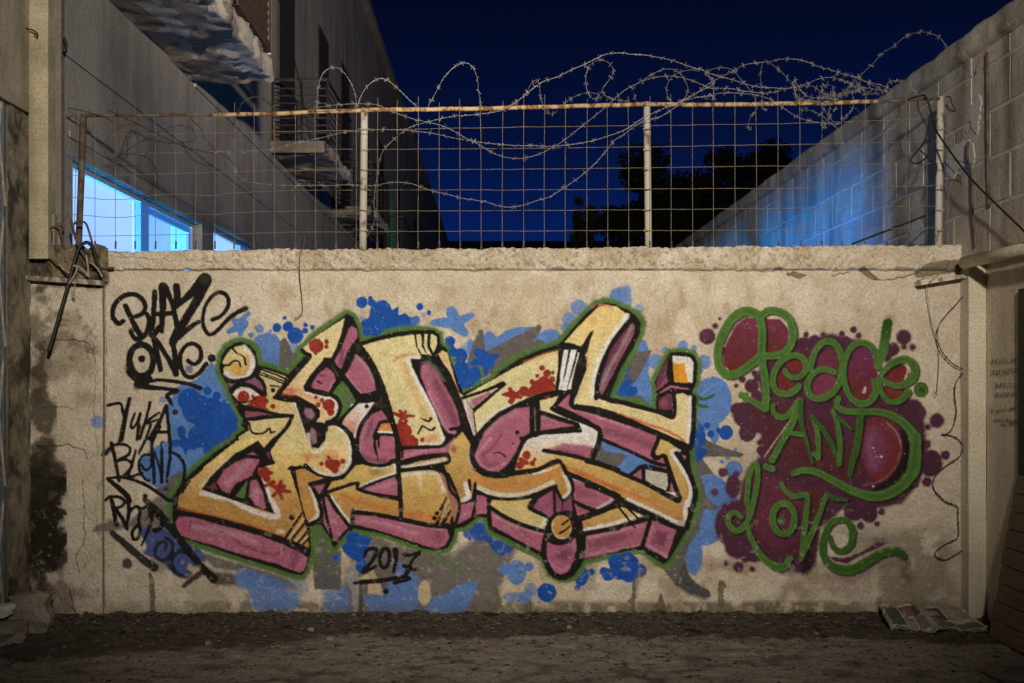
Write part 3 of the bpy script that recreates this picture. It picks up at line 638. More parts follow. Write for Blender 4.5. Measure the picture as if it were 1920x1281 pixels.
# third letter top band
F('E', [(55, 882), (200, 800), (400, 690), (600, 592), (765, 545), (752, 700), (728, 850), (620, 882), (540, 912), (430, 955), (300, 1025), (190, 1125), (130, 1190), (112, 1030), (60, 925)], (YL, lin((216, 206, 156)), 660, 800), 1.1)
S('E', [(500, 640), (640, 590), (750, 560)], 6, lin((205, 150, 90)), 4, .6); S('E', [(130, 1160), (250, 1030), (420, 940)], 5, WH, 3, .6)
S('E', [(30, 905), (200, 850), (330, 795)], (6, 8), BK); S('E', [(345, 805), (240, 890), (105, 1005)], (5, 9), BK); F('E', [(100, 915), (225, 860), (250, 865), (108, 975)], PK, 1.2); F('E', [(85, 915), (120, 905), (108, 985), (90, 980)], lin((150, 140, 140)), 2, .7)
S('E', [(40, 900), (100, 1010), (125, 1180)], (5, 7), BK); F('E', [(30, 920), (60, 910), (105, 1000), (130, 1190), (105, 1205), (60, 1080)], lin((200, 176, 168)), 1.5, .9); S('E', [(45, 925), (70, 1050), (115, 1190)], 3, WH, 1.2, .8)
O('E', [(625, 680, 22), (662, 722, 30), (590, 740, 16), (550, 785, 20), (700, 765, 24), (640, 790, 50), (600, 830, 60), (670, 820, 50), (560, 850, 36), (490, 855, 40), (530, 870, 30), (660, 870, 34), (700, 820, 25)], RD); S('E', [(330, 880), (400, 880), (465, 900)], (5, 14, 7), RD, .9); S('E', [(385, 840), (405, 890), (395, 940)], (8, 12, 8), RD, .9); S('E', [(450, 860), (385, 930)], (6, 9), RD, .9)
O('E', [(705, 715, 16)], lin((80, 78, 82)), 1)
F('E', [(745, 545), (920, 560), (960, 600), (940, 690), (870, 850), (725, 855), (740, 760)], BK, 1)
F('E', [(790, 545), (822, 545), (770, 840), (728, 850), (748, 740)], WH, .9); F('E', [(842, 545), (882, 545), (870, 600), (805, 850), (770, 845), (820, 650)], WH, .9); F('E', [(895, 565), (922, 580), (900, 660), (850, 840), (815, 838), (860, 700)], WH, .9)
# tall arch
F('E', [(772, 505), (900, 362), (1040, 225), (1110, 208), (1190, 222), (1262, 285), (1240, 345), (1150, 470), (1075, 620), (1040, 770), (1012, 900), (1100, 930), (1281, 1000), (1281, 1080), (1100, 1030), (862, 962), (880, 880), (960, 690), (965, 610), (930, 560), (1010, 400), (985, 410), (925, 515), (850, 510)], (lin((226, 200, 130)), YL, 570, 700), 1.1)
F('F', [(80, 940), (200, 935), (330, 955), (600, 1022), (722, 1048), (735, 880), (800, 868), (866, 905), (862, 1100), (840, 1265), (700, 1188), (400, 1058), (150, 985), (0, 962)], (YL, lin((222, 200, 150)), 740, 840), 1.1)
S('F', [(380, 290), (300, 400), (200, 560), (150, 700), (120, 890)], (9, 9, 8, 7), WH, 2, .9); S('F', [(80, 560), (90, 700), (20, 880)], 7, lin((205, 140, 90)), 5, .35); S('F', [(90, 985), (300, 1020), (500, 1090), (700, 1160), (820, 1235)], 5, lin((200, 90, 45)), 2.5, .85); S('F', [(855, 900), (850, 1100), (835, 1240)], 6, WH, 1.6, .9)
S('F', [(120, 230), (190, 205), (270, 225)], 4, lin((205, 120, 100)), 2.5, .7); O('F', [(120, 330, 30)], lin((205, 140, 90)), 5, .4)
F('F', [(135, 395), (110, 415), (35, 520), (30, 560), (80, 600), (60, 690), (20, 800), (-20, 880), (-10, 940), (-60, 940), (0, 700), (40, 620), (85, 560), (105, 480)], BK, 1)
F('F', [(425, 340), (446, 380), (430, 440), (330, 640), (250, 790), (205, 890), (172, 860), (180, 780), (222, 650), (262, 540), (340, 430)], PD, 1.8); S('F', [(420, 370), (330, 540), (240, 700), (185, 840)], 7, lin((170, 150, 155)), 4, .6); S('F', [(430, 420), (300, 680), (210, 870)], (4, 7, 10), PK, 3, .8)
# small box, right
F('F', [(688, 612), (702, 740), (612, 850), (602, 790), (642, 685)], PD, 1.3); S('F', [(620, 840), (690, 760)], 6, PK, 3, .7)
F('F', [(722, 588), (850, 600), (880, 640), (872, 790), (740, 786)], lin((220, 216, 205)), 1); F('F', [(725, 640), (770, 650), (808, 636), (842, 796), (735, 780)], lin((218, 148, 44)), 1)
F('F', [(622, 862), (712, 806), (860, 838), (850, 850), (710, 832), (640, 880)], PK, 1); F('F', [(622, 920), (690, 870), (730, 880), (732, 985), (690, 998), (620, 985)], PD, 1.2); O('F', [(660, 940, 28)], PK, 5, .4)
# long pink band under the arch
F('F', [(0, 1005), (150, 1035), (400, 1115), (602, 1190), (590, 1281), (400, 1281), (200, 1210), (185, 1130), (90, 1065)], PK, 1.2)
F('J', [(195, 0), (400, 0), (600, 75), (596, 125), (560, 200), (595, 262), (400, 185), (200, 92)], PK, 1.2); S('F', [(220, 1150), (400, 1200), (560, 1260)], 14, PD, 7, .55); S('F', [(100, 1045), (220, 1065), (420, 1135)], 4, PL, 2, .7)
F('E', [(745, 962), (830, 870), (845, 975), (900, 1005), (1000, 1035), (1120, 1100), (1100, 1120), (900, 1030)], PK, 1.2); S('E', [(840, 985), (960, 1020), (1080, 1060)], 4, PL, 2, .7)
# zigzag body
F('E', [(610, 925), (745, 892), (700, 988), (830, 1055), (980, 1115), (1040, 1160), (1030, 1281), (480, 1281), (515, 1212), (620, 1180), (905, 1155), (915, 1115), (880, 1105), (740, 1050), (600, 995)], (YL, WH, 755, 810), 1.1)
F('E', [(560, 930), (610, 935), (600, 990), (900, 1090), (918, 1130), (900, 1155), (540, 1190), (545, 960)], BK, 1); F('E', [(612, 1042), (780, 1090), (862, 1112), (605, 1150)], PK, 1.2); S('E', [(630, 1045), (720, 1075)], 4, lin((160, 150, 150)), 2, .6)
F('E', [(535, 970), (545, 1150), (482, 1212), (430, 1281), (155, 1281), (200, 1160), (300, 1060), (420, 985)], PK, 1.5)
F('I', [(320, 0), (625, 0), (560, 80), (505, 200), (440, 290), (380, 338), (300, 332), (235, 290), (202, 210), (240, 110)], PK, 1.5)
S('E', [(570, 980), (575, 1150)], 2.4, lin((120, 112, 104)), 1, .7, False); S('I', [(320, 90), (260, 160), (215, 220), (250, 290), (330, 320), (430, 270)], 5, PL, 3, .7); S('I', [(400, 60), (330, 160), (260, 210)], 4, PD, 3, .8); S('I', [(340, 200), (390, 195), (430, 225)], (2.5, 4), BK); O('I', [(520, 45, 16), (545, 85, 12), (490, 130, 10)], BK, 1.5); S('I', [(270, 240), (300, 290), (380, 290)], 10, PD, 5, .5); S('E', [(200, 1180), (300, 1080), (430, 1010)], 8, PL, 4, .5)
F('I', [(590, 100), (700, 60), (1000, 25), (1112, 30), (1100, 108), (1070, 125), (900, 120), (740, 165), (780, 200), (840, 235), (700, 300), (505, 330), (530, 200)], (WH, YG, 815, 870), 1.2)
F('I', [(740, 170), (880, 122), (1080, 150), (1060, 242), (900, 212)], PK, 1.6); S('I', [(770, 165), (900, 130), (1080, 150)], 4, PL, 2, .7); S('I', [(840, 180), (1000, 215)], 8, PD, 4, .5)
S('I', [(1150, 60), (1080, 250)], (9, 10), BK, 1, smooth=False); S('I', [(1100, 140), (1065, 240)], 1.6, lin((120, 112, 104)), .8, .7, False)
O('I', [(590, 215, 32), (545, 250, 20), (540, 290, 30), (590, 270, 20), (632, 275, 22), (650, 248, 16), (565, 265, 24)], RD)
# long ochre beam with arrow
F('I', [(720, 190), (900, 215), (1100, 280), (1281, 345), (1281, 500), (1060, 402), (900, 345), (830, 252)], (YG, OR, 850, 910), 1.2)
F('J', [(90, 275), (150, 290), (400, 388), (620, 490), (780, 568), (800, 540), (745, 400), (682, 215), (605, 215), (597, 190), (632, 92), (700, 120), (775, 175), (742, 205), (800, 310), (852, 410), (862, 500), (812, 742), (600, 652), (370, 540), (100, 405)], (YG, OR, 830, 960), 1.2)
S('I', [(860, 300), (1060, 370), (1281, 470)], 6, lin((196, 96, 50)), 4, .7); S('J', [(0, 345), (200, 430), (400, 500), (600, 580)], 6, lin((196, 96, 50)), 4, .6)
S('J', [(775, 180), (715, 190), (790, 310), (850, 420), (862, 500), (840, 590)], (5, 8, 7, 8), WH, 1.6, .9); O('J', [(835, 575, 22), (820, 650, 20, 60)], WH, 2, .85); S('J', [(390, 545), (600, 640), (740, 710), (800, 730)], (6, 6, 8), WH, 2.4, .85); O('J', [(780, 730, 32, 16)], lin((170, 165, 165)), 2, .8)
# hook band, ochre
F('I', [(108, 40), (170, 130), (160, 250), (190, 328), (290, 368), (450, 378), (640, 350), (840, 272), (900, 400), (916, 490), (862, 545), (802, 440), (600, 512), (450, 532), (300, 512), (212, 475), (185, 520), (150, 545), (88, 572), (60, 480), (0, 345), (0, 230), (20, 130)], (YG, OR, 810, 900), 1.2)
F('H', [(1010, 205), (1045, 140), (1110, 20), (1140, 0), (1210, 60), (1205, 200), (1240, 290), (1281, 320), (1281, 400), (1250, 350), (1200, 330), (1220, 440), (1130, 490), (1060, 330)], (YG, OR, 820, 920), 1.2)
S('I', [(150, 160), (160, 250), (200, 335)], 4, lin((180, 176, 170)), 2, .7); S('I', [(130, 430), (150, 500), (150, 530), (90, 560)], (8, 10, 7), WH, 1.4, .9); S('I', [(220, 455), (330, 500), (460, 515), (600, 495), (790, 415)], (9, 9, 7, 7), lin((214, 205, 190)), 2, .9)
S('I', [(210, 390), (350, 440), (550, 440), (740, 370), (820, 330)], 8, lin((205, 125, 65)), 5, .55); S('I', [(640, 355), (750, 325), (825, 295)], 4, WH, 1.6, .8); S('I', [(860, 340), (900, 430), (908, 490), (862, 535)], (6, 8, 6), lin((214, 205, 190)), 1.8, .9); O('I', [(800, 340, 50)], lin((200, 130, 60)), 7, .5)
S('I', [(160, 405), (170, 470)], (6, 5), BK); S('I', [(205, 425), (190, 560)], (6, 8), BK); O('I', [(45, 170, 22, 30)], lin((130, 70, 80)), 3, .7)
F('I', [(330, 552), (450, 548), (640, 540), (605, 610), (745, 690), (722, 772), (560, 722), (400, 652), (318, 590)], (YG, lin((205, 190, 140)), 930, 990), 1.2); S('I', [(690, 770), (730, 700)], 7, WH, 3, .6)
F('I', [(640, 605), (680, 540), (785, 480), (800, 665), (760, 670)], lin((146, 84, 110)), 1.4); F('I', [(805, 490), (862, 560), (930, 520), (942, 640), (880, 625), (812, 660)], lin((132, 72, 100)), 1.4); S('I', [(858, 560), (858, 625)], 2.6, BK)
F('I', [(928, 392), (1050, 430), (1200, 512), (1252, 548), (1120, 622), (945, 550)], PK, 1.4); S('I', [(940, 395), (1060, 425), (1190, 500), (1225, 550), (1120, 610)], (3, 4, 6, 4), lin((205, 180, 188)), 1.8, .8); F('I', [(950, 440), (1060, 470), (1130, 530), (960, 530)], PD, 6, .5)
F('I', [(950, 585), (1085, 645), (975, 682)], PK, 1.2); O('I', [(1010, 650, 22)], lin((190, 110, 90)), 4, .5)
F('I', [(215, 512), (300, 522), (298, 650), (207, 655)], PK, 1.2); F('I', [(92, 592), (195, 572), (170, 662), (62, 732), (60, 650)], PK, 1.2); S('I', [(100, 620), (160, 610)], 6, PL, 4, .5)
F('I', [(325, 632), (500, 722), (730, 802), (710, 942), (550, 862), (332, 742)], PK, 1.4); S('I', [(350, 670), (520, 750), (700, 800)], 5, PL, 3, .6); S('I', [(400, 720), (600, 820)], 12, PD, 8, .25)
F('I', [(1032, 822), (1281, 770), (1281, 932), (1016, 992)], PK, 1.4); F('J', [(68, 822), (540, 710), (482, 892), (200, 935), (52, 982)], PK, 1.4); S('J', [(90, 890), (250, 850), (400, 800)], (14, 18, 8), PD, 7, .6); S('J', [(80, 840), (300, 785), (500, 740)], 5, PL, 3, .6); S('J', [(70, 965), (300, 920), (470, 885)], 4, PL, 2, .6)
F('J', [(572, 698), (762, 752), (682, 982), (515, 892)], PK, 1.4); F('J', [(610, 780), (690, 790), (660, 900), (570, 880)], PD, 5, .75); S('J', [(525, 890), (600, 930), (680, 975)], 6, PL, 2.5, .8); S('J', [(580, 715), (540, 860)], 5, PL, 3, .5)
F('J', [(45, 710), (200, 655), (330, 598), (520, 668), (455, 692), (400, 730), (200, 760), (62, 782)], (YG, OR, 950, 985), 1.2); S('J', [(62, 775), (250, 735), (400, 690), (480, 660)], (6, 8, 5), WH, 2, .85); S('J', [(325, 610), (440, 755)], (4, 5), BK); S('J', [(368, 592), (480, 705)], (4, 5), BK)
F('J', [(522, 322), (680, 352), (692, 440), (672, 480), (560, 425), (520, 400)], lin((196, 190, 175)), 1.1); F('J', [(420, 370), (488, 322), (494, 405)], PK, 1.1); F('J', [(592, 240), (650, 232), (692, 330), (722, 420), (755, 488), (700, 485), (706, 350), (600, 302)], PK, 1.1)
F('J', [(680, 490), (750, 492), (762, 530), (720, 510)], WH, 1.3, .9); F('J', [(795, 210), (822, 222), (815, 262)], PK, 1)
# eyes-ball and drop
F('I', [(738, 860), (780, 865), (830, 882), (900, 870), (952, 830), (962, 900), (945, 1000), (900, 1085), (845, 1112), (785, 1080), (738, 990)], lin((166, 92, 120)), 1.6); O('I', [(870, 960, 55, 45)], PD, 7, .7); S('I', [(760, 1010), (800, 1060), (850, 1080), (900, 1050)], 8, PL, 4, .5); S('I', [(945, 850), (955, 930)], 4, PL, 2.5, .6)
O('I', [(852, 755, 82, 96)], BK, 1); O('I', [(852, 752, 77, 90)], OR, 1.2); S('I', [(790, 690), (772, 760), (800, 820), (850, 842), (910, 820), (930, 770)], 5, lin((226, 200, 150)), 2, .8); S('I', [(920, 690), (935, 750)], 5, lin((180, 80, 40)), 3, .7); S('I', [(858, 735), (900, 702)], 4.5, BK, smooth=False); S('I', [(838, 798), (880, 775), (915, 745)], (5, 4), BK)
S('I', [(745, 845), (790, 872), (850, 878), (920, 850), (960, 800)], 6, BK)
# left triangle, ochre frame
F('G', [(52, 522), (60, 440), (120, 342), (240, 232), (490, 30), (640, 0), (820, 0), (1150, 0), (1281, 100), (1290, 250), (1130, 290), (1050, 215), (880, 215), (900, 240), (980, 500), (1022, 640), (1035, 830), (860, 752), (600, 662), (300, 585)], (lin((224, 200, 130)), OR, 850, 940), 1.2)
F('G', [(800, -40), (1040, -40), (1090, 60), (900, 120), (790, 60)], YL, 6, .7)
S('G', [(60, 530), (300, 590), (600, 668), (850, 745)], 6, lin((176, 96, 40)), 4, .7); S('G', [(230, 420), (450, 470), (600, 550), (780, 600), (800, 560), (740, 450), (690, 340)], 9, WH, 2.5, .85); S('G', [(230, 370), (400, 190), (440, 160)], 8, lin((220, 208, 180)), 4, .6); S('G', [(960, 420), (1000, 520)], 5, WH, 2, .4); O('G', [(820, 710, 32, 14)], WH, 3, .6)
F('G', [(655, 22), (700, 90), (740, 85), (775, 188), (650, 225), (772, 572), (560, 505), (228, 392), (300, 290), (480, 120), (560, 80)], BK, 1)
F('G', [(560, 160), (662, 165), (655, 200), (600, 290), (490, 345), (435, 415), (390, 405), (345, 340), (400, 250), (480, 190)], PK, 1.8); S('G', [(580, 190), (500, 270), (430, 350)], 12, PL, 6, .6); F('G', [(570, 130), (610, 112), (645, 135)], PK, 1.2)
F('G', [(600, 330), (640, 318), (690, 420), (712, 530), (690, 540), (625, 500), (585, 440)], PK, 1.8); O('G', [(640, 440, 25, 50)], PL, 5, .6); F('G', [(568, 335), (552, 468), (485, 440)], GR, 1.2); F('G', [(280, 380), (330, 335), (345, 395)], PD, 1.4); F('G', [(715, 120), (740, 110), (745, 180)], PD, 1.3)
F('G', [(35, 640), (60, 600), (150, 592), (300, 640), (500, 690), (700, 750), (900, 830), (1032, 900), (1000, 1002), (965, 1012), (800, 950), (600, 898), (250, 790), (75, 735)], PK, 1.6)
S('G', [(160, 640), (300, 680), (430, 730), (560, 820), (760, 880), (850, 840)], 3, PD, 3, .8); S('G', [(170, 670), (320, 690), (500, 740), (640, 790)], 11, PL, 5, .6); S('G', [(940, 860), (920, 960)], 14, PD, 6, .6); S('G', [(150, 620), (145, 700)], 3, PD, 2, .8); O('G', [(95, 680, 45)], lin((172, 84, 112)), 4, .7); S('G', [(930, 1000), (1010, 900)], 2, PL, 1, .6)
O('G', [(700, 265, 46), (675, 260, 26), (720, 310, 30), (750, 270, 18), (765, 340, 22), (712, 365, 14), (750, 350, 20), (810, 380, 30)], RD); S('G', [(730, 350), (820, 395), (895, 410)], (5, 9, 5), RD, .9); S('G', [(825, 335), (815, 400), (835, 460)], 7, RD, .9); S('G', [(765, 440), (850, 370)], 7, RD, .9)
S('G', [(110, 330), (170, 290), (235, 235)], (3, 6, 4), BK); S('G', [(85, 420), (110, 370), (145, 330)], (3, 5, 3), BK)
S('G', [(885, 235), (925, 232)], 6, BK); S('G', [(905, 240), (960, 420), (1000, 570), (1030, 690)], (7, 6, 7), BK); O('G', [(967, 225, 17), (906, 602, 22)], BK)
for x0, y0, x1, y1 in ((985, 570, 860, 755), (1010, 640, 900, 775), (1030, 700, 950, 800), (1035, 760, 980, 815)): S('G', [(x0, y0), (x1, y1)], 4.5, BK, .9, smooth=False)
for x0, y0, x1, y1 in ((1000, 610, 885, 762), (1018, 680, 930, 785), (1030, 740, 965, 805)): S('G', [(x0, y0), (x1, y1)], (2.5, 4), lin((216, 180, 140)), .9, .9, smooth=False)
S('G', [(1150, 110), (1190, 170), (1250, 100)], 10, lin((200, 110, 50)), 7, .6); S('G', [(1020, 160), (1150, 165), (1250, 100)], 12, lin((205, 110, 60)), 7, .6)
# lower bowl edge and red specks
F('H', [(100, -40), (260, -40), (300, 40), (312, 150), (270, 240), (200, 285), (120, 275), (40, 225), (-20, 130), (60, 60)], (YL, lin((220, 190, 130)), 820, 880), 2, .85)
O('H', [(0, 140, 60, 30), (160, 140, 60, 30)], lin((200, 110, 60)), 9, .55)
S('H', [(0, 225), (60, 262), (130, 282), (210, 282), (275, 235), (308, 150), (300, 40)], 7, WH, 2, .8)
S('H', [(-30, 210), (20, 262), (90, 300), (180, 312), (270, 285), (330, 210), (340, 100), (310, -20)], 9, BK)
O('H', [(90, 200, 17), (145, 152, 13), (155, 200, 40), (200, 200, 34), (250, 182, 20), (190, 245, 28), (170, 230, 24)], RD)
# ochre lower pieces
F('H', [(-10, 252), (70, 312), (160, 335), (260, 315), (345, 215), (400, 205), (480, 230), (630, 190), (655, 270), (372, 368), (375, 402), (670, 478), (688, 600), (500, 570), (330, 545), (302, 640), (165, 460), (130, 425), (345, 352), (120, 402), (150, 325), (20, 345), (-60, 345)], (YG, OR, 890, 950), 1.2)
F('G', [(1040, 372), (1068, 395), (1100, 500), (1110, 590), (1085, 628), (1040, 642), (1010, 600), (975, 470), (935, 250), (1000, 235), (1090, 290), (1180, 320), (1050, 350)], OR, 1.2)
S('G', [(1040, 375), (1080, 470), (1105, 580), (1050, 635)], (5, 7, 8, 7), lin((214, 208, 190)), 1.8, .9); S('H', [(230, 440), (400, 490), (600, 540)], 8, lin((196, 105, 45)), 5, .6); S('H', [(165, 445), (240, 560), (300, 635)], (4, 6), WH, 1.6, .85); S('H', [(380, 372), (500, 320), (655, 265)], 5, WH, 1.8, .85); S('H', [(480, 230), (570, 225), (630, 200), (655, 265)], 5, WH, 1.6, .85); S('H', [(320, 545), (450, 560)], 4, WH, 1.6, .6); O('H', [(500, 260, 55, 25)], lin((120, 105, 40)), 7, .6)
F('H', [(88, 462), (140, 442), (200, 560), (292, 672), (180, 792), (112, 650)], PK, 1.3); S('H', [(120, 500), (180, 620)], 10, PL, 6, .5); F('H', [(30, 372), (115, 352), (76, 435)], PK, 1.2); F('H', [(378, 402), (640, 292), (660, 330), (662, 438)], PK, 1.3); S('H', [(430, 400), (560, 360), (650, 340)], 6, PL, 4, .5)
F('H', [(340, 580), (450, 580), (690, 625), (1030, 690), (1052, 750), (1020, 810), (960, 832), (860, 812), (540, 702), (340, 652)], PK, 1.4); S('H', [(400, 610), (560, 650), (800, 720)], 7, PL, 5, .6); O('H', [(970, 740, 50, 45)], PD, 8, .5); S('H', [(700, 640), (1000, 690)], 5, lin((200, 160, 160)), 3, .5)
F('H', [(688, 268), (820, 258), (962, 262), (1040, 420), (1072, 560), (1050, 640), (870, 650), (695, 602)], (YG, OR, 880, 975), 1.2); S('H', [(700, 285), (800, 270), (950, 275), (1010, 400)], 9, lin((216, 206, 180)), 3, .75); S('H', [(820, 280), (840, 380)], (9, 4), lin((216, 206, 180)), 3, .7); S('H', [(700, 560), (850, 590), (1030, 620)], 10, lin((196, 100, 40)), 6, .6)
S('H', [(1030, 450), (985, 540)], (3, 6), BK); S('H', [(1040, 500), (960, 640)], (4, 7), BK); S('H', [(1060, 550), (1005, 640)], (4, 7), BK); O('H', [(957, 570, 17), (938, 607, 18)], BK); S('H', [(1050, 470), (990, 600)], 2.5, lin((216, 200, 150)), 1, .8, False)
F('H', [(975, 262), (1012, 272), (1060, 360), (1122, 482), (1110, 600), (1092, 650), (1062, 540), (1040, 420)], lin((166, 112, 96)), 1.4); F('H', [(1140, 505), (1235, 480), (1210, 600), (1105, 655)], PK, 1.3); S('H', [(1130, 600), (1200, 560)], 6, PL, 4, .4)
# final black outlines, as the painter closed the letters
for cr, pts, w in (
 ('C', [(460, 822), (530, 838), (620, 848), (700, 880)], 8), ('C', [(270, 985), (400, 968), (570, 958), (588, 972), (545, 1050), (480, 1125), (412, 1218)], 8), ('C', [(668, 470), (692, 492), (724, 508), (700, 548), (600, 662), (505, 780), (462, 822)], 8),
 ('C', [(855, 1008), (950, 1030), (1025, 1105), (1052, 1200), (1050, 1270)], 9), ('C', [(855, 1010), (920, 975), (950, 905), (938, 845), (880, 800), (780, 775), (700, 765)], 8), ('C', [(190, 880), (300, 905), (470, 945), (575, 958)], 6), ('C', [(130, 775), (200, 725), (280, 735), (345, 782), (390, 800)], 8), ('C', [(110, 700), (180, 698), (280, 670), (330, 600)], 8), ('C', [(625, 850), (655, 950), (690, 1050), (740, 1200)], 5),
 ('C', [(895, 530), (950, 430), (1000, 300), (1015, 215)], 8), ('C', [(835, 535), (890, 560), (950, 640), (1090, 800)], 8), ('C', [(1050, 430), (990, 600), (930, 700), (870, 800)], 8), ('C', [(1090, 430), (1170, 560), (1240, 720), (1260, 800), (1110, 810)], 9), ('C', [(1110, 855), (1240, 845)], 6), ('C', [(935, 1010), (1010, 930), (1090, 850)], 7),
 ('D', [(130, 430), (200, 520), (275, 660), (340, 840), (400, 1060), (438, 1190)], 10), ('D', [(438, 1198), (600, 1195), (745, 1188), (775, 1160)], 7), ('D', [(700, 520), (800, 640), (885, 840), (960, 1060), (990, 1145)], 8), ('D', [(130, 425), (300, 375), (530, 335), (690, 330)], 8), ('D', [(250, 880), (200, 950), (140, 1040), (120, 1130), (130, 1270)], 7),
 ('H', [(355, 50), (378, 130), (430, 190), (520, 215), (600, 200), (655, 170)], 7), ('H', [(655, -20), (665, 200), (682, 420), (688, 605)], 9), ('H', [(670, 190), (850, 142), (1020, 128), (1048, 150), (1030, 192), (850, 225), (690, 245)], 6), ('H', [(690, 250), (980, 245), (1060, 400), (1128, 495), (1095, 665)], 6),
 ('H', [(335, 560), (500, 580), (700, 618), (900, 660), (1070, 668)], 9), ('H', [(325, 545), (315, 690)], 7), ('H', [(140, 440), (200, 540), (305, 672)], 7), ('H', [(120, 418), (350, 345), (362, 390), (480, 425), (665, 465)], 7), ('H', [(365, 392), (500, 335), (655, 282)], 5), ('H', [(0, 350), (150, 325), (75, 450)], 7), ('H', [(100, 450), (130, 600), (185, 810)], 6),
 ('G', [(1052, 352), (1110, 480), (1128, 600), (1040, 655)], 8), ('G', [(30, 560), (300, 610), (600, 690), (900, 790), (1035, 850)], 9), ('G', [(770, 190), (650, 222)], 7), ('G', [(700, 95), (770, 20), (830, -30)], 7),
 ('E', [(130, 1200), (200, 1120), (300, 1030), (430, 962), (540, 912), (640, 880), (745, 860)], 8), ('E', [(700, 985), (760, 915), (820, 868)], 7), ('E', [(700, 985), (830, 1045), (1000, 1110), (1060, 1155), (1045, 1281)], 9), ('E', [(765, 500), (850, 512), (930, 548)], 8), ('E', [(770, 500), (900, 355), (1040, 215)], 5), ('E', [(1030, 905), (1045, 760), (1090, 620), (1160, 480), (1270, 340)], 9), ('E', [(940, 690), (880, 850), (845, 960), (1000, 1000), (1281, 1075)], 9), ('E', [(770, 560), (735, 850)], 7), ('E', [(915, 575), (880, 700), (850, 860)], 6), ('E', [(545, 915), (545, 1160), (600, 1165), (600, 960)], 6), ('E', [(480, 1215), (620, 1170), (910, 1150)], 8),
 ('F', [(1, 968), (200, 1000), (400, 1075), (600, 1170), (780, 1240), (860, 1281)], 9), ('F', [(250, 915), (400, 950), (600, 1005), (730, 1045), (735, 880)], 8), ('F', [(705, 600), (705, 780), (860, 815)], 7), ('F', [(610, 860), (700, 795)], 6), ('F', [(620, 895), (710, 850), (860, 858)], 6), ('F', [(885, 900), (885, 1100), (868, 1260)], 8), ('F', [(705, 600), (720, 575), (850, 585), (892, 640), (885, 790), (850, 860)], 7), ('F', [(200, 905), (260, 790), (340, 630), (440, 450), (460, 370)], 8),
 ('I', [(720, 180), (900, 212), (1080, 258), (1281, 325)], 8), ('J', [(80, 260), (250, 310), (400, 375), (520, 425), (700, 530), (775, 555), (740, 440), (690, 300), (662, 218), (600, 240), (572, 205), (600, 140), (625, 80)], 8), ('I', [(885, 345), (1060, 420), (1281, 520)], 9), ('J', [(80, 440), (200, 480), (370, 570), (540, 668), (770, 765)], 9),
 ('J', [(755, 200), (840, 330), (895, 490), (870, 620), (830, 760)], 10), ('J', [(200, 98), (400, 185), (600, 275), (660, 290)], 7), ('J', [(400, 365), (495, 295), (600, 310), (700, 350), (695, 470)], 6), ('J', [(505, 300), (508, 410)], 6),
 ('I', [(490, 345), (640, 332), (700, 312), (825, 255), (890, 350)], 8), ('I', [(185, 555), (212, 485), (300, 522), (450, 545), (620, 525), (792, 448), (815, 470), (862, 552), (925, 508), (935, 430), (890, 345)], 6), ('I', [(190, 120), (178, 220), (228, 330), (330, 368), (450, 362), (490, 280), (560, 120), (610, 70)], 9), ('I', [(20, 20), (110, 20), (180, 120)], 7), ('I', [(0, 360), (60, 490), (90, 585)], 7),
 ('I', [(305, 530), (305, 640), (320, 760)], 7), ('I', [(310, 600), (450, 690), (600, 750), (740, 790)], 8), ('I', [(645, 540), (608, 610), (750, 680)], 6), ('I', [(795, 480), (800, 640)], 5), ('I', [(932, 520), (942, 640)], 5), ('I', [(940, 560), (1100, 640)], 7), ('I', [(960, 690), (1150, 630), (1281, 585)], 8), ('I', [(1030, 805), (1281, 760)], 8),
 ('J', [(0, 690), (150, 640), (370, 582)], 7), ('J', [(60, 800), (300, 755), (560, 682)], 8), ('J', [(560, 690), (500, 890)], 8), ('I', [(738, 800), (718, 950), (770, 1085), (850, 1132), (930, 1095), (1000, 985), (1015, 830)], 11)):
    S(cr, pts, w, BK, 1.2)
ring('I', 852, 752, 90, 104, 7, BK)
F('C', [(700, 1008), (800, 1010), (846, 1070), (844, 1135), (790, 1205), (742, 1198), (718, 1110)], BK, 1); F('C', [(732, 1052), (765, 1062), (778, 1160), (745, 1172), (722, 1100)], lin((158, 118, 128)), 2, .95)
S('C', [(712, 1100), (735, 1215), (790, 1230), (850, 1165)], 5, WH, 2, .7)
# the year
CUR[0] = 3
S('H', [(410, 900), (430, 850), (480, 830), (505, 860), (470, 930), (405, 1010), (500, 965)], (5, 7, 8, 8, 7, 9, 6), BK, 1.1); ring('H', 566, 905, 36, 72, 8, BK, 1.1, 1, .1); S('H', [(645, 845), (650, 920), (635, 1005)], (11, 9, 7), BK)
S('H', [(715, 880), (760, 885), (825, 862)], (9, 6, 8), BK); S('H', [(820, 870), (770, 930), (740, 1000), (710, 1045)], (9, 6, 10, 6), BK); S('H', [(710, 965), (790, 990)], (8, 9), BK); S('H', [(385, 1085), (520, 1075), (700, 1050), (750, 1065), (640, 1090)], (9, 9, 8, 6, 8), BK); O('H', [(350, 1090, 22, 12), (578, 1155, 22)], BK, 1.3)

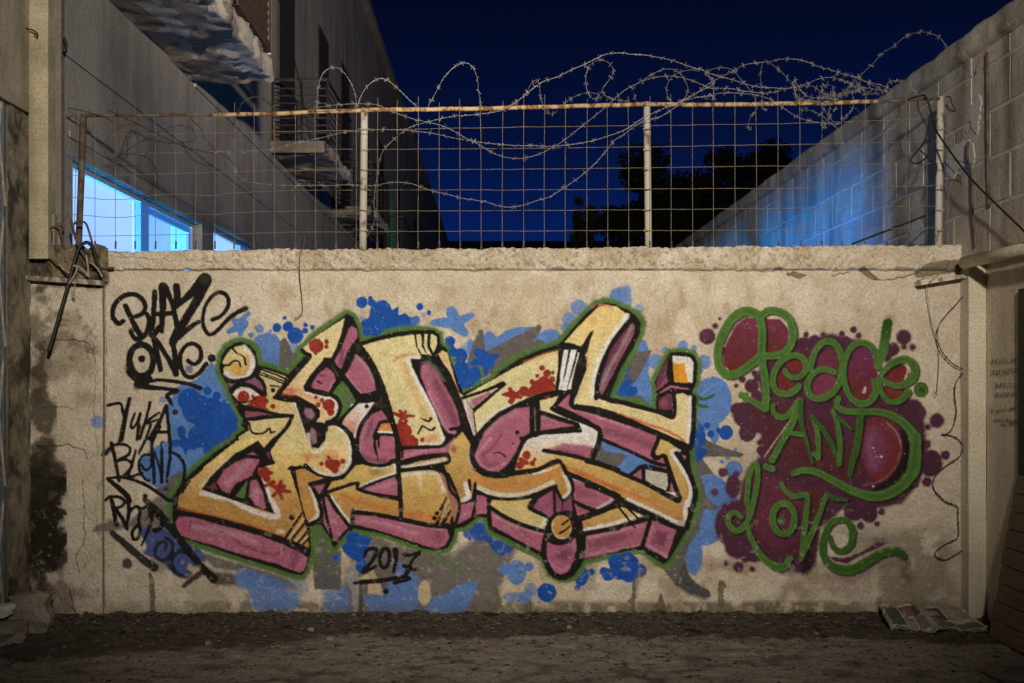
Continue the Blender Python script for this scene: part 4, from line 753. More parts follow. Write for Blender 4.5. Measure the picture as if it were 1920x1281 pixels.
# --- black tags on the left
CUR[0] = 4
def T(cr, *a, **k): S(cr, a[0], a[1], BK, k.get('soft', 1.0), k.get('op', 1))
T('A', [(205, 410), (170, 428), (130, 385), (130, 320), (165, 255), (230, 212), (300, 212), (350, 250), (370, 305), (345, 350), (300, 375)], 9.5)
T('A', [(225, 295), (265, 390), (305, 470), (335, 520)], (10, 12)); T('A', [(310, 370), (365, 348), (395, 380), (395, 440), (370, 505), (330, 542), (290, 538), (262, 490)], (8, 9, 10, 10, 10, 10, 8)); O('A', [(265, 490, 20, 32)], BK, 2.5, .8)
T('A', [(440, 190), (435, 290), (428, 400), (415, 500), (430, 520), (470, 460)], (11, 10, 11, 9, 12)); T('A', [(497, 150), (500, 290), (493, 485)], (17, 14, 9)); T('A', [(510, 150), (560, 250), (595, 380), (615, 470)], (15, 10, 10, 12)); T('A', [(465, 355), (560, 350)], 10)
T('A', [(600, 148), (607, 230), (590, 300)], (14, 14, 10)); T('A', [(600, 300), (680, 230), (750, 165), (815, 100)], (10, 14, 20, 27)); T('A', [(815, 110), (770, 230), (700, 350), (620, 480), (580, 560)], (27, 19, 17, 18, 17)); O('A', [(820, 95, 38)], lin((60, 57, 52)), 5, .5)
T('A', [(620, 540), (660, 495), (720, 445), (770, 415)], (9, 11, 9)); T('A', [(570, 560), (590, 650), (605, 805)], (12, 11, 11))
T('A', [(875, 398), (940, 368), (990, 300), (992, 235), (945, 195), (880, 215), (825, 290), (800, 385), (812, 465), (855, 512), (915, 475), (985, 400), (1060, 345), (1125, 312)], (9, 8, 9, 8, 8, 8, 9, 10)); O('A', [(1120, 312, 26, 18)], lin((50, 47, 43)), 4, .7)
ring('A', 340, 705, 90, 118, 13, BK); O('A', [(343, 692, 29)], BK); O('A', [(255, 770, 36, 62)], lin((30, 27, 24)), 4, .9); T('A', [(250, 790), (310, 850), (400, 840)], 12)
T('A', [(435, 550), (455, 650), (485, 775)], (11, 12, 10)); T('A', [(450, 548), (530, 670), (600, 805)], (10, 10, 12))
T('A', [(690, 705), (735, 732), (782, 695), (782, 620), (730, 578), (670, 598), (635, 660), (635, 740), (665, 810), (715, 832), (780, 790), (825, 730)], 9); O('A', [(868, 688, 31)], BK)
T('A', [(780, 912), (690, 880), (560, 858), (450, 852), (350, 880)], (9, 8, 8, 7, 9)); T('A', [(310, 880), (400, 905), (500, 915), (610, 925)], (14, 11, 8, 8)); O('A', [(310, 895, 32)], lin((30, 27, 24)), 4, .8); T('A', [(610, 930), (535, 965), (555, 1005), (575, 1045)], (10, 9, 9, 3)); O('A', [(595, 1092, 21)], BK)
CUR[0] = 5
T('A', [(88, 1040), (180, 1028), (200, 1090), (215, 1150)], 6.5); T('A', [(250, 990), (225, 1100), (205, 1200), (190, 1300)], (8, 10, 10, 9), soft=1.5); T('A', [(290, 1100), (262, 1185), (275, 1212), (310, 1165), (330, 1100), (315, 1200), (310, 1290)], (5, 6, 6, 6, 6, 7)); T('A', [(405, 1020), (385, 1110), (330, 1290)], (7, 6, 7)); T('A', [(475, 1095), (415, 1135), (385, 1175), (460, 1150), (470, 1165), (400, 1290)], (5, 6, 6, 5, 6, 8)); T('A', [(525, 1045), (480, 1160), (420, 1300)], (7, 7, 9)); T('A', [(525, 1045), (540, 1160), (550, 1300)], (7, 7, 6)); T('A', [(480, 1238), (545, 1243)], 6)
T('B', [(205, 0), (180, 110)], (9, 8), soft=2); T('B', [(322, 0), (310, 100)], (8, 6), soft=1.5); T('B', [(410, -10), (370, 100), (325, 200)], (6, 5)); T('B', [(475, 0), (420, 130), (430, 250), (435, 420)], (9, 7, 7, 7)); T('B', [(545, -5), (557, 200), (545, 300), (530, 415)], (7, 6, 5)); T('B', [(470, 45), (545, 38)], 6)
CUR[0] = 6
T('B', [(70, 205), (110, 160)], 8); T('B', [(115, 125), (148, 260), (175, 405)], (8, 8, 7)); T('B', [(115, 140), (200, 132), (255, 160), (245, 210), (165, 255)], 6); T('B', [(165, 255), (235, 248), (272, 290), (230, 350), (180, 385)], 6); T('B', [(300, 180), (270, 290), (250, 372), (345, 350)], 5.5); T('B', [(420, 215), (365, 212), (325, 260), (330, 330), (368, 392), (402, 405)], 5.5); T('B', [(340, 285), (375, 328), (418, 290), (415, 240)], 5.5)
T('B', [(440, 190), (470, 280), (495, 400)], 5); T('B', [(495, 170), (492, 415)], (6, 8)); T('B', [(550, 190), (620, 222), (660, 290), (655, 400), (615, 500), (560, 555), (480, 508), (380, 440), (270, 395), (180, 378), (90, 388)], (6, 6, 7, 7, 9, 8, 7, 7, 7, 6, 6)); T('B', [(505, 112), (483, 130), (500, 168)], 3.5); T('B', [(92, 392), (150, 440), (220, 500), (258, 555)], (7, 9, 11, 9)); O('B', [(372, 520, 20), (527, 466, 16)], BK, 2)
T('B', [(75, 550), (110, 525), (180, 530), (215, 562), (190, 600), (130, 612)], (7, 6)); T('B', [(120, 550), (138, 640), (158, 735)], 9); T('B', [(150, 615), (200, 690), (235, 765)], 8); T('B', [(245, 560), (250, 650), (230, 740)], (8, 7)); T('B', [(250, 640), (300, 600), (332, 625), (322, 700), (332, 760), (320, 830), (288, 845), (275, 790), (310, 740)], 7); T('B', [(340, 620), (390, 600), (402, 655), (375, 700)], 6); T('B', [(430, 640), (400, 760), (345, 890)], (8, 7, 4)); T('B', [(430, 640), (492, 690), (485, 760), (420, 785)], 9)
T('B', [(510, 930), (530, 890), (505, 862), (460, 890), (445, 950), (480, 1000), (535, 990), (572, 930), (568, 870), (520, 835)], (6, 7, 7), soft=1.8, op=.85); T('B', [(700, 960), (640, 930), (585, 960), (560, 1030), (600, 1100), (670, 1125), (705, 1105)], (9, 10, 9), soft=2, op=.85)
T('B', [(370, 550), (470, 650), (600, 810), (700, 940), (800, 1060), (880, 1140)], (10, 16, 14, 14, 13, 18), soft=1.6, op=.97); T('B', [(820, 1080), (740, 1130), (660, 1195)], (12, 11, 9), soft=2.2, op=.9); T('B', [(130, 800), (250, 905), (350, 990), (435, 1055)], (11, 14, 15, 17), soft=1.8, op=.95); O('B', [(238, 1025, 38)], lin((40, 37, 34)), 2.5, .9)

# --- peace and love
CUR[0] = 0
O('Z', [(1550, 830, 165, 190), (1460, 960, 110, 120)], PU, 40, .16)
CUR[0] = 7
F('Z', [(1372, 780), (1385, 757), (1405, 750), (1425, 735), (1420, 700), (1430, 672), (1480, 640), (1560, 625), (1620, 640), (1650, 720), (1700, 740), (1733, 785), (1737, 850), (1725, 905), (1690, 945), (1640, 955), (1590, 945), (1560, 975), (1540, 990), (1530, 1060), (1505, 1078), (1470, 1068), (1420, 1050), (1378, 1045), (1350, 1010), (1340, 975), (1355, 945), (1385, 935), (1400, 880), (1425, 855), (1428, 835), (1425, 815), (1395, 812)], PU, 4.5)
O('K', [(102, 285, 62), (163, 208, 23), (198, 152, 14), (828, 350, 60), (912, 315, 42), (848, 270, 21), (976, 270, 22), (865, 405, 16), (1118, 262, 24), (1148, 330, 48), (1160, 390, 30), (1203, 233, 27), (1243, 278, 23), (320, 655, 18), (368, 608, 27), (435, 655, 54), (460, 560, 24), (480, 600, 30), (330, 830, 52), (370, 895, 66), (370, 800, 24), (405, 1010, 66), (500, 1080, 26), (510, 1140, 38), (470, 720, 40)], PU, 2.0)
O('L', [(860, 290, 58), (780, 380, 55), (730, 440, 40), (865, 362, 24), (928, 365, 26), (930, 830, 76), (975, 862, 56), (850, 850, 70), (1105, 915, 57), (967, 943, 15), (1035, 963, 27), (1023, 1098, 38), (1165, 1172, 32)], PU, 3.4)
O('N', [(1060, 195, 86, 104), (1165, 132, 32), (1030, 335, 38), (950, 357, 22), (490, 550, 82, 80), (600, 570, 62, 78), (690, 560, 26), (535, 662, 30), (658, 650, 24)], PU, 2.8)
O('M', [(222, 265, 36), (320, 280, 28), (160, 412, 28), (300, 370, 62, 90), (260, 660, 100, 150), (330, 820, 100, 90), (392, 915, 28), (340, 975, 40), (445, 992, 22), (247, 948, 18), (450, 850, 90)], PU, 3.4)
O('M', [(225, 262, 18), (162, 412, 12), (340, 978, 12)], PUL, 2, .7); O('N', [(1165, 132, 12), (1032, 338, 14), (692, 560, 10), (537, 665, 12)], PUL, 2, .7); O('K', [(100, 270, 46)], PUL, 4, .35)
for cr, pts in (('K', [(620, 800), (760, 860), (800, 1000)]), ('M', [(480, 700), (620, 800), (760, 820)]), ('K', [(480, 900), (600, 950), (560, 1080)])): S(cr, pts, 30, MA, 14, .55)
F('M', [(560, 60), (800, -20), (1281, 60), (1281, 300), (1180, 330), (900, 230), (720, 260), (600, 240)], MA, 10, .6); F('M', [(380, 300), (470, 250), (620, 300), (840, 420), (820, 560), (780, 780), (640, 860), (520, 780), (460, 640), (360, 560)], lin((104, 46, 66)), 10, .7); F('M', [(870, 400), (990, 400), (930, 560), (870, 650)], MA, 3, .9); F('M', [(360, 330), (400, 300), (400, 560), (350, 520)], MA, 6, .8)
def GS(cr, pts, w, c=GP, sh=True, op=1):
    if sh: S(cr, pts, tuple(np.array(w if isinstance(w, (tuple, list)) else (w, w))+1.5), BK, 2.0, .9, dx=3.2, dy=2.6)
    return (cr, pts, w, c)
F('K', [(400, 160), (470, 160), (492, 300), (482, 410), (380, 500), (290, 542), (240, 490), (235, 400), (280, 300), (330, 210)], (lin((112, 48, 72)), lin((100, 40, 36)), 610, 690), 1.5, grow=4)
F('K', [(545, 165), (640, 170), (700, 230), (702, 320), (660, 390), (540, 405)], (lin((112, 48, 72)), lin((100, 40, 36)), 610, 660), 1.5, grow=4)
O('K', [(770, 500, 70, 60), (690, 620, 66, 84)], lin((110, 42, 40)), 2.5, .95); F('K', [(960, 420), (1040, 370), (1085, 430), (1080, 520), (900, 520)], lin((104, 46, 66)), 2); O('K', [(980, 645, 104, 98)], lin((118, 52, 74)), 2)
O('L', [(545, 560, 124, 210)], (lin((108, 46, 82)), lin((104, 42, 44)), 665, 735), 2); O('L', [(805, 560, 100, 78), (780, 700, 96, 62)], lin((114, 42, 44)), 2)
O('L', [(690, 1120, 155, 250)], lin((112, 44, 50)), 2); O('L', [(640, 1130, 80, 170)], lin((122, 62, 104)), 14, .8); S('L', [(610, 1050), (600, 1150), (630, 1250)], 10, lin((170, 110, 150)), 9, .35)
S('L', [(730, 930), (800, 1000), (835, 1100), (840, 1180)], 3, lin((170, 130, 120)), 1.6, .7); S('N', [(830, 100), (800, 220), (700, 320), (560, 360)], 4, lin((150, 84, 72)), 3, .8); S('L', [(850, 1000), (880, 1120), (870, 1281)], 12, BK, 3, .9); S('N', [(865, 60), (850, 190), (770, 320), (640, 390)], (12, 14, 16, 8), BK, 3, .9)
strokes = [
 GS('K', [(510, 430), (400, 515), (310, 568), (230, 560), (185, 490), (180, 380), (220, 260), (290, 150), (380, 95), (450, 105), (500, 150), (515, 260), (512, 420), (530, 560), (545, 700), (540, 825)], (15, 15, 15, 15, 17, 17, 16, 15, 14, 14)),
 GS('K', [(505, 130), (560, 92), (640, 95), (710, 145), (745, 230), (740, 320), (700, 390), (640, 425), (530, 430)], (14, 14, 15, 15, 14, 12)),
 GS('K', [(540, 830), (480, 790), (395, 740)], 11, sh=False),
 GS('K', [(690, 540), (730, 588), (800, 585), (845, 530), (832, 455), (762, 425), (680, 455), (620, 525), (597, 610), (620, 688), (690, 715), (750, 700), (790, 658)], (9, 10, 11, 11, 11, 11, 12, 12)),
 GS('K', [(880, 530), (905, 420), (960, 340), (1030, 320), (1090, 370), (1118, 470), (1112, 560), (1080, 660), (1010, 730), (930, 752), (870, 715), (858, 640), (900, 562), (980, 530), (1060, 552)], (11, 12, 12, 11)),
 GS('L', [(665, 515), (658, 440), (620, 365), (550, 328), (480, 352), (432, 430), (410, 530), (420, 640), (460, 740), (530, 790), (600, 772), (648, 700), (642, 620)], (12, 12, 12, 12, 10, 10, 11, 13, 13, 12)),
 GS('L', [(700, 610), (780, 652), (870, 640), (935, 580), (932, 500), (880, 455), (800, 470), (730, 520), (682, 590), (682, 680), (740, 768), (810, 772), (860, 740), (890, 700)], (9, 11, 14, 15, 15, 14, 11, 9, 9, 11, 12, 12)),
 GS('K', [(600, 800), (602, 850), (650, 890), (705, 878), (760, 810), (795, 765)], (8, 9, 10, 10, 12)), GS('K', [(795, 770), (740, 930), (660, 1080), (590, 1210)], (14, 14, 12, 12)), GS('K', [(800, 780), (812, 940), (850, 1080), (892, 1235)], (10, 9, 7, 4), GD), GS('K', [(740, 1010), (815, 1020)], 9),
 GS('K', [(890, 890), (930, 1000), (937, 1190)], (8, 9, 9)), GS('K', [(937, 1195), (898, 1160)], (8, 7), sh=False), GS('K', [(890, 890), (980, 990), (1050, 1120), (1095, 1240)], (9, 9, 9), GD), GS('K', [(1095, 1240), (1100, 1100), (1080, 930), (1045, 840)], (9, 9, 9, 7)), GS('K', [(1075, 890), (1130, 930), (1192, 985)], (7, 8, 4), GD),
 GS('L', [(535, 880), (520, 1000), (500, 1130), (470, 1230), (450, 1320)], (13, 13, 13, 11, 9), GD),
 GS('M', [(430, 560), (402, 480), (412, 330), (440, 215), (478, 215), (478, 330), (455, 470), (425, 580), (385, 665), (320, 702), (268, 655), (262, 595), (310, 562), (358, 600)], (9, 10, 10, 10, 11, 11, 10, 9)),
 GS('M', [(400, 650), (430, 750), (500, 880), (600, 965), (680, 975), (725, 910)], (9, 10, 12, 14, 13, 12)), GS('M', [(590, 238), (545, 222)], 12),
 GS('M', [(660, 345), (690, 400), (760, 442), (850, 435), (848, 560), (832, 700), (815, 900)], (8, 9, 10, 9, 10, 10, 9)), GS('M', [(805, 920), (880, 745), (950, 560), (1000, 425)], (7, 11, 9, 9)), GS('M', [(1000, 420), (1060, 458), (1150, 470)], (7, 10, 6), GD),
 GS('L', [(370, 750), (355, 800), (420, 842), (560, 848), (700, 855), (820, 905), (915, 1000), (945, 1100), (940, 1250), (920, 1310)], (11, 11, 12, 12, 14, 17, 20, 21, 21)),
 GS('N', [(945, 0), (940, 120), (915, 260), (840, 365), (720, 432), (600, 440), (450, 390), (330, 325), (200, 260), (100, 248), (30, 270)], (21, 21, 21, 20, 19, 17, 16, 14, 13, 12, 11)),
 GS('N', [(300, 745), (335, 830), (400, 852), (460, 800), (472, 710), (435, 635), (370, 618), (300, 660), (260, 750), (248, 850), (290, 945), (370, 990), (480, 990), (580, 935), (680, 875), (790, 850), (850, 890)], (8, 10, 11, 12, 12, 11, 11, 11, 11, 12, 15, 17, 18, 17, 16, 15, 13), lin((62, 104, 34))),
]
ring('M', 675, 610, 82, 115, 15.5, BK, 2, .9, dx=3, dy=2.5)
F('N', [(290, 890), (400, 910), (520, 870), (660, 790), (740, 790), (560, 880), (430, 950), (340, 930)], PU, 2)
S('N', [(300, 1040), (480, 1060), (640, 990), (800, 940)], 16, PUL, 10, .35); O('N', [(0, 1010, 60, 30), (680, 780, 50, 24)], PUL, 8, .6); S('M', [(860, 880), (850, 1000)], 16, BK, 5, .8)
for cr, pts, w, c in strokes:
    S(cr, pts, w, c, 1.1)
    w1 = tuple(np.array(w if isinstance(w, (tuple, list)) else (w, w))*.35); S(cr, pts, w1, GPD, 3.2, .42)
ring('M', 675, 610, 82, 115, 12, GP, 1.1); ring('M', 675, 610, 82, 115, 4, GPD, 3, .4)
O('M', [(660, 625, 30)], GP, 1.2); ring('M', 660, 625, 16, 16, 3, GPD, 1.5, .6)
O('K', [(362, 725, 28), (395, 722, 24), (385, 748, 24)], GP)
S('L', [(738, 185), (722, 300), (695, 430), (668, 505)], (19, 20, 16, 13), (GPD, GP, 610, 670), 1.6); S('L', [(760, 150), (735, 240)], (14, 12), GPD, 7, .45)
O('L', [(992, 685, 56, 58)], GPD, 1.4); ring('L', 995, 690, 36, 36, 7, GP, 2, .8); O('L', [(1000, 690, 12)], GPD, 1.5)
S('L', [(880, 495), (892, 540), (870, 600)], 4, lin((200, 190, 180)), 1.2, .8); S('L', [(570, 670), (560, 700)], 5, lin((210, 190, 190)), 1.5, .8); O('L', [(690, 1185, 9), (650, 1180, 4), (665, 1190, 4), (630, 1120, 4)], WH, .8, .9); O('N', [(628, 368, 8), (637, 105, 5), (665, 145, 4)], WH, .8, .9)
S('K', [(760, 920), (600, 1140), (570, 1190)], (1, 3, 2), lin((190, 180, 170)), 1, .7, dx=-9, dy=0); S('N', [(800, 870), (870, 920), (850, 1020), (890, 1050)], (10, 16, 12, 14), lin((56, 48, 38)), 8, .6)

# --- overspray speckle, pinholes and small chips over everything
s = (slice(None), slice(None))
spk = np.random.default_rng(5).random((NY, NX)); low = fbm(PX, PY, 70, 71, 3)
comp(s, ((spk > .9992-.0010*low)*.7), lin((214, 205, 185)), IDM)
mott = fbm(PX, PY, 9, 81, 4); RGB *= (.72+.34*mott+.24*fbm(PX, PY, 34, 85, 4))[..., None]
wear = np.clip((fbm(PX, PY, 11, 91, 5)-.655)*12, 0, 1)*.38*np.clip((PY-860)/260, 0.12, 1); COV *= (1-wear)
# splash-back dirt at the very foot of the wall
ft = np.clip((PY-1118-18*fbm(PX, PY, 30, 95, 3))/40, 0, 1)
comp(s, ft*.75, lin((92, 80, 60)), IDM)
# ------------------------------------------------------------ wall from the relief grid
ST_ = (fbm(PX, PY, 4.5, 101, 2)-.5)*.0042+(fbm(PX, PY, 26, 111, 3)-.5)*.010+(fbm(PX, PY, 220, 121, 2)-.5)*.022
HGT += ST_
COL4 = np.concatenate([np.clip(RGB, 0, 1), COV[..., None]], 2)
def top_y(px): return 470-12*(px-200)/1600
wall_t = tag(empty('graffiti_wall', (xw(1000), 0, 0)), 'low cream stucco wall covered in colourful graffiti under the wire mesh fence', 'wall')
def wp(px, py, Y): # arrays: points of the picture's wall plane, at depth Y
    d = Y+CAMD
    return np.stack([(px-925)*5.5/FPX, Y+0*px, CAMZ+(710-py)*5.5/FPX], -1)
def cut(x0, x1, y0, y1):
    i0 = int(round((x0-CX0)/STEP)); i1 = int(round((x1-CX0)/STEP)); j0 = int(round((y0-CY0)/STEP)); j1 = int(round((y1-CY0)/STEP))
    return slice(j0, j1+1), slice(i0, i1+1)
def grid_obj(s, Yoff, name_by_id, parent, m):
    X, Y, H, C, ID = PX[s], PY[s], HGT[s], COL4[s], IDM[s]
    h, w = X.shape
    V = wp(X, Y, Yoff-H).reshape(-1, 3); C = C.reshape(-1, 4)
    idx = np.arange(h*w).reshape(h, w)
    Q = np.stack([idx[:-1, :-1], idx[1:, :-1], idx[1:, 1:], idx[:-1, 1:]], -1).reshape(-1, 4)
    fid = ID[:-1, :-1].reshape(-1)
    out = []
    for k, nm in name_by_id.items():
        q = Q[fid == k] if len(name_by_id) > 1 else Q
        if not len(q): continue
        u, inv = np.unique(q.ravel(), return_inverse=True)
        me = np_mesh(nm, V[u], inv.reshape(-1, 4), C[u])
        out.append(link(nm, me, m, parent))
    return out
# small islands of paint id belong to the bare wall; keep ids as drawn otherwise
sw = cut(195.5, 1815.5, 507.5, 1171)
parts = grid_obj(sw, 0.0, {0: 'stucco_face', 1: 'background_paint', 2: 'block_lettering', 3: 'painted_year', 4: 'large_spray_tag', 5: 'upper_small_tag', 6: 'lower_small_tag', 7: 'script_lettering'}, wall_t, M['canvas'])
lab = {'background_paint': 'blue and grey spray painted splashes behind the letters', 'block_lettering': 'yellow and pink outlined block letters with green halo', 'painted_year': 'black handwritten year with an underline below the block letters', 'large_spray_tag': 'thick black handwriting at the upper left', 'upper_small_tag': 'thin black handwriting halfway up the left', 'lower_small_tag': 'black handwriting at the lower left with long slash', 'script_lettering': 'green rounded script letters on dark purple cloud'}
for o in parts:
    if o.name in lab: o['label'] = lab[o.name]
MB().box(xw(190), xw(1816), .03, .20, -.05, 1.62).build('wall_core', M['cement'], wall_t)
# coping
def coping():
    px = np.arange(201.5, 1808, 1.5); n = len(px)
    rows = []; cols = []
    ty = top_y(px)+(fbm(px, px*0, 9, 131, 3)-.5)*4+(fbm(px, px*0+5, 60, 133, 3)-.5)*5
    by = 508+(fbm(px, px*0, 12, 135, 3)-.5)*6
    bot = fbm(px, px*0+9, 40, 137, 3)
    for t in np.linspace(1, 0, 5):
        V = wp(px, ty+1.5-3*math.sin(t*3.1)+(vnoise(px, px*0+t*50, 4, 139)-.5)*2, 0*px); V[:, 1] = -.012+t*.20+(vnoise(px, px*0+t*90, 6, 141)-.5)*.012
        rows.append(V); cols.append(ty)
    for u in np.linspace(0.04, 1, 32):
        py = ty+(by-ty)*u
        prof = .022*min(1, (u/.16)**.5)*(1 if u < .90 else max(0, 1-((u-.90)/.10)**1.5))-.006*u
        amp = .010
        Y = -(prof+(fbm(px, py, 7, 143, 3)-.5)*amp*1.3+(vnoise(px, py, 3, 149)-.5)*.006+(fbm(px, py, 45, 145, 2)-.5)*.010*(1 if u < .95 else .2))
        if u == 1: Y = Y*0+.004
        V = wp(px, py, Y); rows.append(V); cols.append(py)
    V = np.concatenate(rows); m = len(rows)
    C = []
    for r, c in zip(rows, cols):
        j = np.clip(((c-CY0)/STEP).astype(int), 0, NY-1); i = np.clip(((px-CX0)/STEP).astype(int), 0, NX-1)
        q = COL4[j, i].copy(); C.append(q)
    C = np.concatenate(C)
    idx = np.arange(m*n).reshape(m, n); Q = np.stack([idx[:-1, :-1], idx[1:, :-1], idx[1:, 1:], idx[:-1, 1:]], -1).reshape(-1, 4)
    me = np_mesh('coping', V, Q, C); link('coping', me, M['canvas'], wall_t)
coping()
# ------------------------------------------------------------ pier at the left end
pier = tag(empty('masonry_pier', (xw(125), -.03, 0)), 'mould-blackened plastered pier at the left end of the graffiti wall', 'pier')
sp = cut(56, 197, 527, 1171)
grid_obj(sp, -.032, {0: 'plaster_face'}, pier, M['canvas'])
MB().box(xw(56), xw(196.5), -.022, .15, -.05, zw(528)).build('pier_core', M['cement'], pier)
def rubble_grid(x0, x1, y0, y1, Yb, amp, seed, name, parent, m, colr):
    px, py = np.meshgrid(np.arange(x0, x1, 2.0), np.arange(y0, y1, 2.0))
    n = fbm(px, py, 22, seed, 5); n2 = fbm(px, py, 7, seed+9, 3)
    edge = np.minimum(np.minimum(px-x0, x1-px)/12, np.minimum(py-y0, y1-py)/8).clip(0, 1)
    ty = (fbm(px, py*0, 14, seed+3, 3)-.5)*16*(1-(py-y0)/(y1-y0))
    V = wp(px, py+ty, Yb-(n-.35)*amp*edge-(n2-.5)*.012)
    dark = np.clip((n-.5)*4+.5, 0, 1)[..., None]
    C = np.concatenate([lin((44, 38, 29))*(1-dark)+lin(colr)*dark, np.ones(px.shape+(1,))*.92], 2)
    h, w = px.shape; idx = np.arange(h*w).reshape(h, w); Q = np.stack([idx[:-1, :-1], idx[1:, :-1], idx[1:, 1:], idx[:-1, 1:]], -1).reshape(-1, 4)
    return link(name, np_mesh(name, V.reshape(-1, 3), Q, C.reshape(-1, 4)), m, parent)
rubble_grid(18, 207, 462, 532, -.02, .10, 151, 'broken_masonry', pier, M['canvas'], (120, 104, 76))
MB().box(xw(18), xw(205), .045, .22, 1.5, zw(474)).build('masonry_core', M['cement'], pier)
# a flat bar let into the pier
b = MB(); a0 = at(46, 521, -.075); a1 = at(192, 531, -.075)
b.prism([(a0.x, a0.z-.011), (a1.x, a1.z-.011), (a1.x, a1.z+.010), (a0.x, a0.z+.010)], 'y', -.10, -.05)
tag(fixn(b.build('steel_flat_bar', mat_rust('mortared_bar', (.40, .35, .27), (.16, .13, .09), .5, 30))), 'flat whitish bar lying across the top of the mouldy left pier', 'bar')
b = MB(); a0 = at(1722, 531, -.05); a1 = at(1842, 514, -.05)
b.prism([(a0.x, a0.z-.012), (a1.x, a1.z-.004), (a1.x, a1.z+.010), (a0.x, a0.z+.011)], 'y', -.075, .0)
tag(fixn(b.build('steel_flat_bar', mat_rust('mortared_bar_pale', (.56, .50, .39), (.22, .19, .14), .55, 30))), 'pale slanting bar stuck in the upper right corner of the graffiti wall', 'bar')

# ------------------------------------------------------------ left building
XL = -2.025
def wall_mesh(name, u0, u1, v0, v1, f, step, m, parent, amp=.006, seed=1, sc=.35):
    """displaced sheet; f(u, v, off) -> xyz arrays"""
    U, Vv = np.meshgrid(np.linspace(u0, u1, max(2, int((u1-u0)/step)+1)), np.linspace(v0, v1, max(2, int((v1-v0)/step)+1)))
    off = (fbm(U*100, Vv*100, sc*100, seed, 4)-.5)*amp*2
    P = f(U, Vv, off); h, w = U.shape
    idx = np.arange(h*w).reshape(h, w); Q = np.stack([idx[:-1, :-1], idx[:-1, 1:], idx[1:, 1:], idx[1:, :-1]], -1).reshape(-1, 4)
    return link(name, np_mesh(name, np.stack(P, -1).reshape(-1, 3), Q), m, parent)
bld = tag(empty('grey_building', (XL, 6, 0)), 'grey rendered building with balconies and blue lit windows on the left', 'building')
wm = MB()
W1 = (.15, 2.66, .85, 2.195); W2 = (2.99, 5.3, .85, 2.24)
xi = XL-.22
wm.box(xi, XL, 0, W1[0], 0, 6.9); wm.box(xi, XL, W1[0], W1[1], 0, W1[2]); wm.box(xi, XL, W1[0], W1[1], W1[3], 6.9)
wm.box(xi, XL, W1[1], W2[0], 0, 6.9); wm.box(xi, XL, W2[0], W2[1], 0, W2[2]); wm.box(xi, XL, W2[0], W2[1], W2[3], 6.9); wm.box(xi, XL, W2[1], 58, 0, 6.9)
wm.build('wall', M['leftwall'], bld)
ro = MB(); ro.box(-5.0, -2.16, -.32, -.30, 0, 2.6); ro.box(-5.0, xi-.001, -.299, 6, 2.5, 2.56); ro.box(-5.05, -5.0, -.32, 6, 0, 2.6); ro.box(-5.0, xi-.001, -.299, 6, 0, .05); ro.box(-5.0, xi-.001, 6, 6.05, 0, 2.56); ro.box(-2.30, -2.165, -.299, -.001, .051, 2.499)
ro.build('room_wall', mat_plain('dark_room_paint', (.10, .11, .13), .9), bld)
rm = MB(); rm.box(XL-.3, XL+.10, -.2, 58, 6.90, 7.02).build('roof_edge', M['leftwall'], bld)
MB().box(XL, XL+.010, .02, 58, 2.645, 2.675).build('string_course', M['leftwall'], bld)
MB().box(XL, XL+.015, 2.43, 58, 3.09, 3.15).build('string_course', M['leftwall'], bld)
# raised panel above the window, and window hood
MB().box(XL, XL+.007, .10, 5.4, 2.27, 2.30).build('window_hood', M['leftwall'], bld)
# windows
t = NT('blue_lit_window'); 
n = t.noise(1.1, 3, .5); sxz = t.n('ShaderNodeSeparateXYZ'); t.l(t.co(), sxz.inputs[0])
mpv = t.n('ShaderNodeMapRange'); mpv.inputs[1].default_value = .9; mpv.inputs[2].default_value = 2.2; t.l(sxz.outputs['Y'], mpv.inputs[0])
cc = t.mix(t.ramp(n, [(.3, 0), (.7, 1)]), (.34, .55, .97), (.29, .49, .95))
e = t.n('ShaderNodeEmission'); t.l(cc, e.inputs[0]); e.inputs[1].default_value = .98; tr_ = t.n('ShaderNodeBsdfTransparent'); tr_.inputs[0].default_value = (.22, .28, .38, 1); ad = t.n('ShaderNodeAddShader'); t.l(e.outputs[0], ad.inputs[0]); t.l(tr_.outputs[0], ad.inputs[1]); t.l(ad.outputs[0], t.o.inputs['Surface']); M['pane'] = t.m
t = NT('blue_lit_window_deep'); e = t.n('ShaderNodeEmission'); n = t.noise(2.1, 4, .5)
cc = t.mix(t.ramp(n, [(.35, 0), (.65, 1)]), (.13, .40, .95), (.24, .52, 1.0)); t.l(cc, e.inputs[0]); e.inputs[1].default_value = .85; tr_ = t.n('ShaderNodeBsdfTransparent'); tr_.inputs[0].default_value = (.22, .28, .38, 1); ad = t.n('ShaderNodeAddShader'); t.l(e.outputs[0], ad.inputs[0]); t.l(tr_.outputs[0], ad.inputs[1]); t.l(ad.outputs[0], t.o.inputs['Surface']); M['pane2'] = t.m
t = NT('blue_glow_frame'); t.done((.16, .30, .55), .4); t.b.inputs['Emission Color'].default_value = (.03, .2, .75, 1); t.b.inputs['Emission Strength'].default_value = .35; M['bframe'] = t.m  # blue window light put into the frame's colour and a faint glow
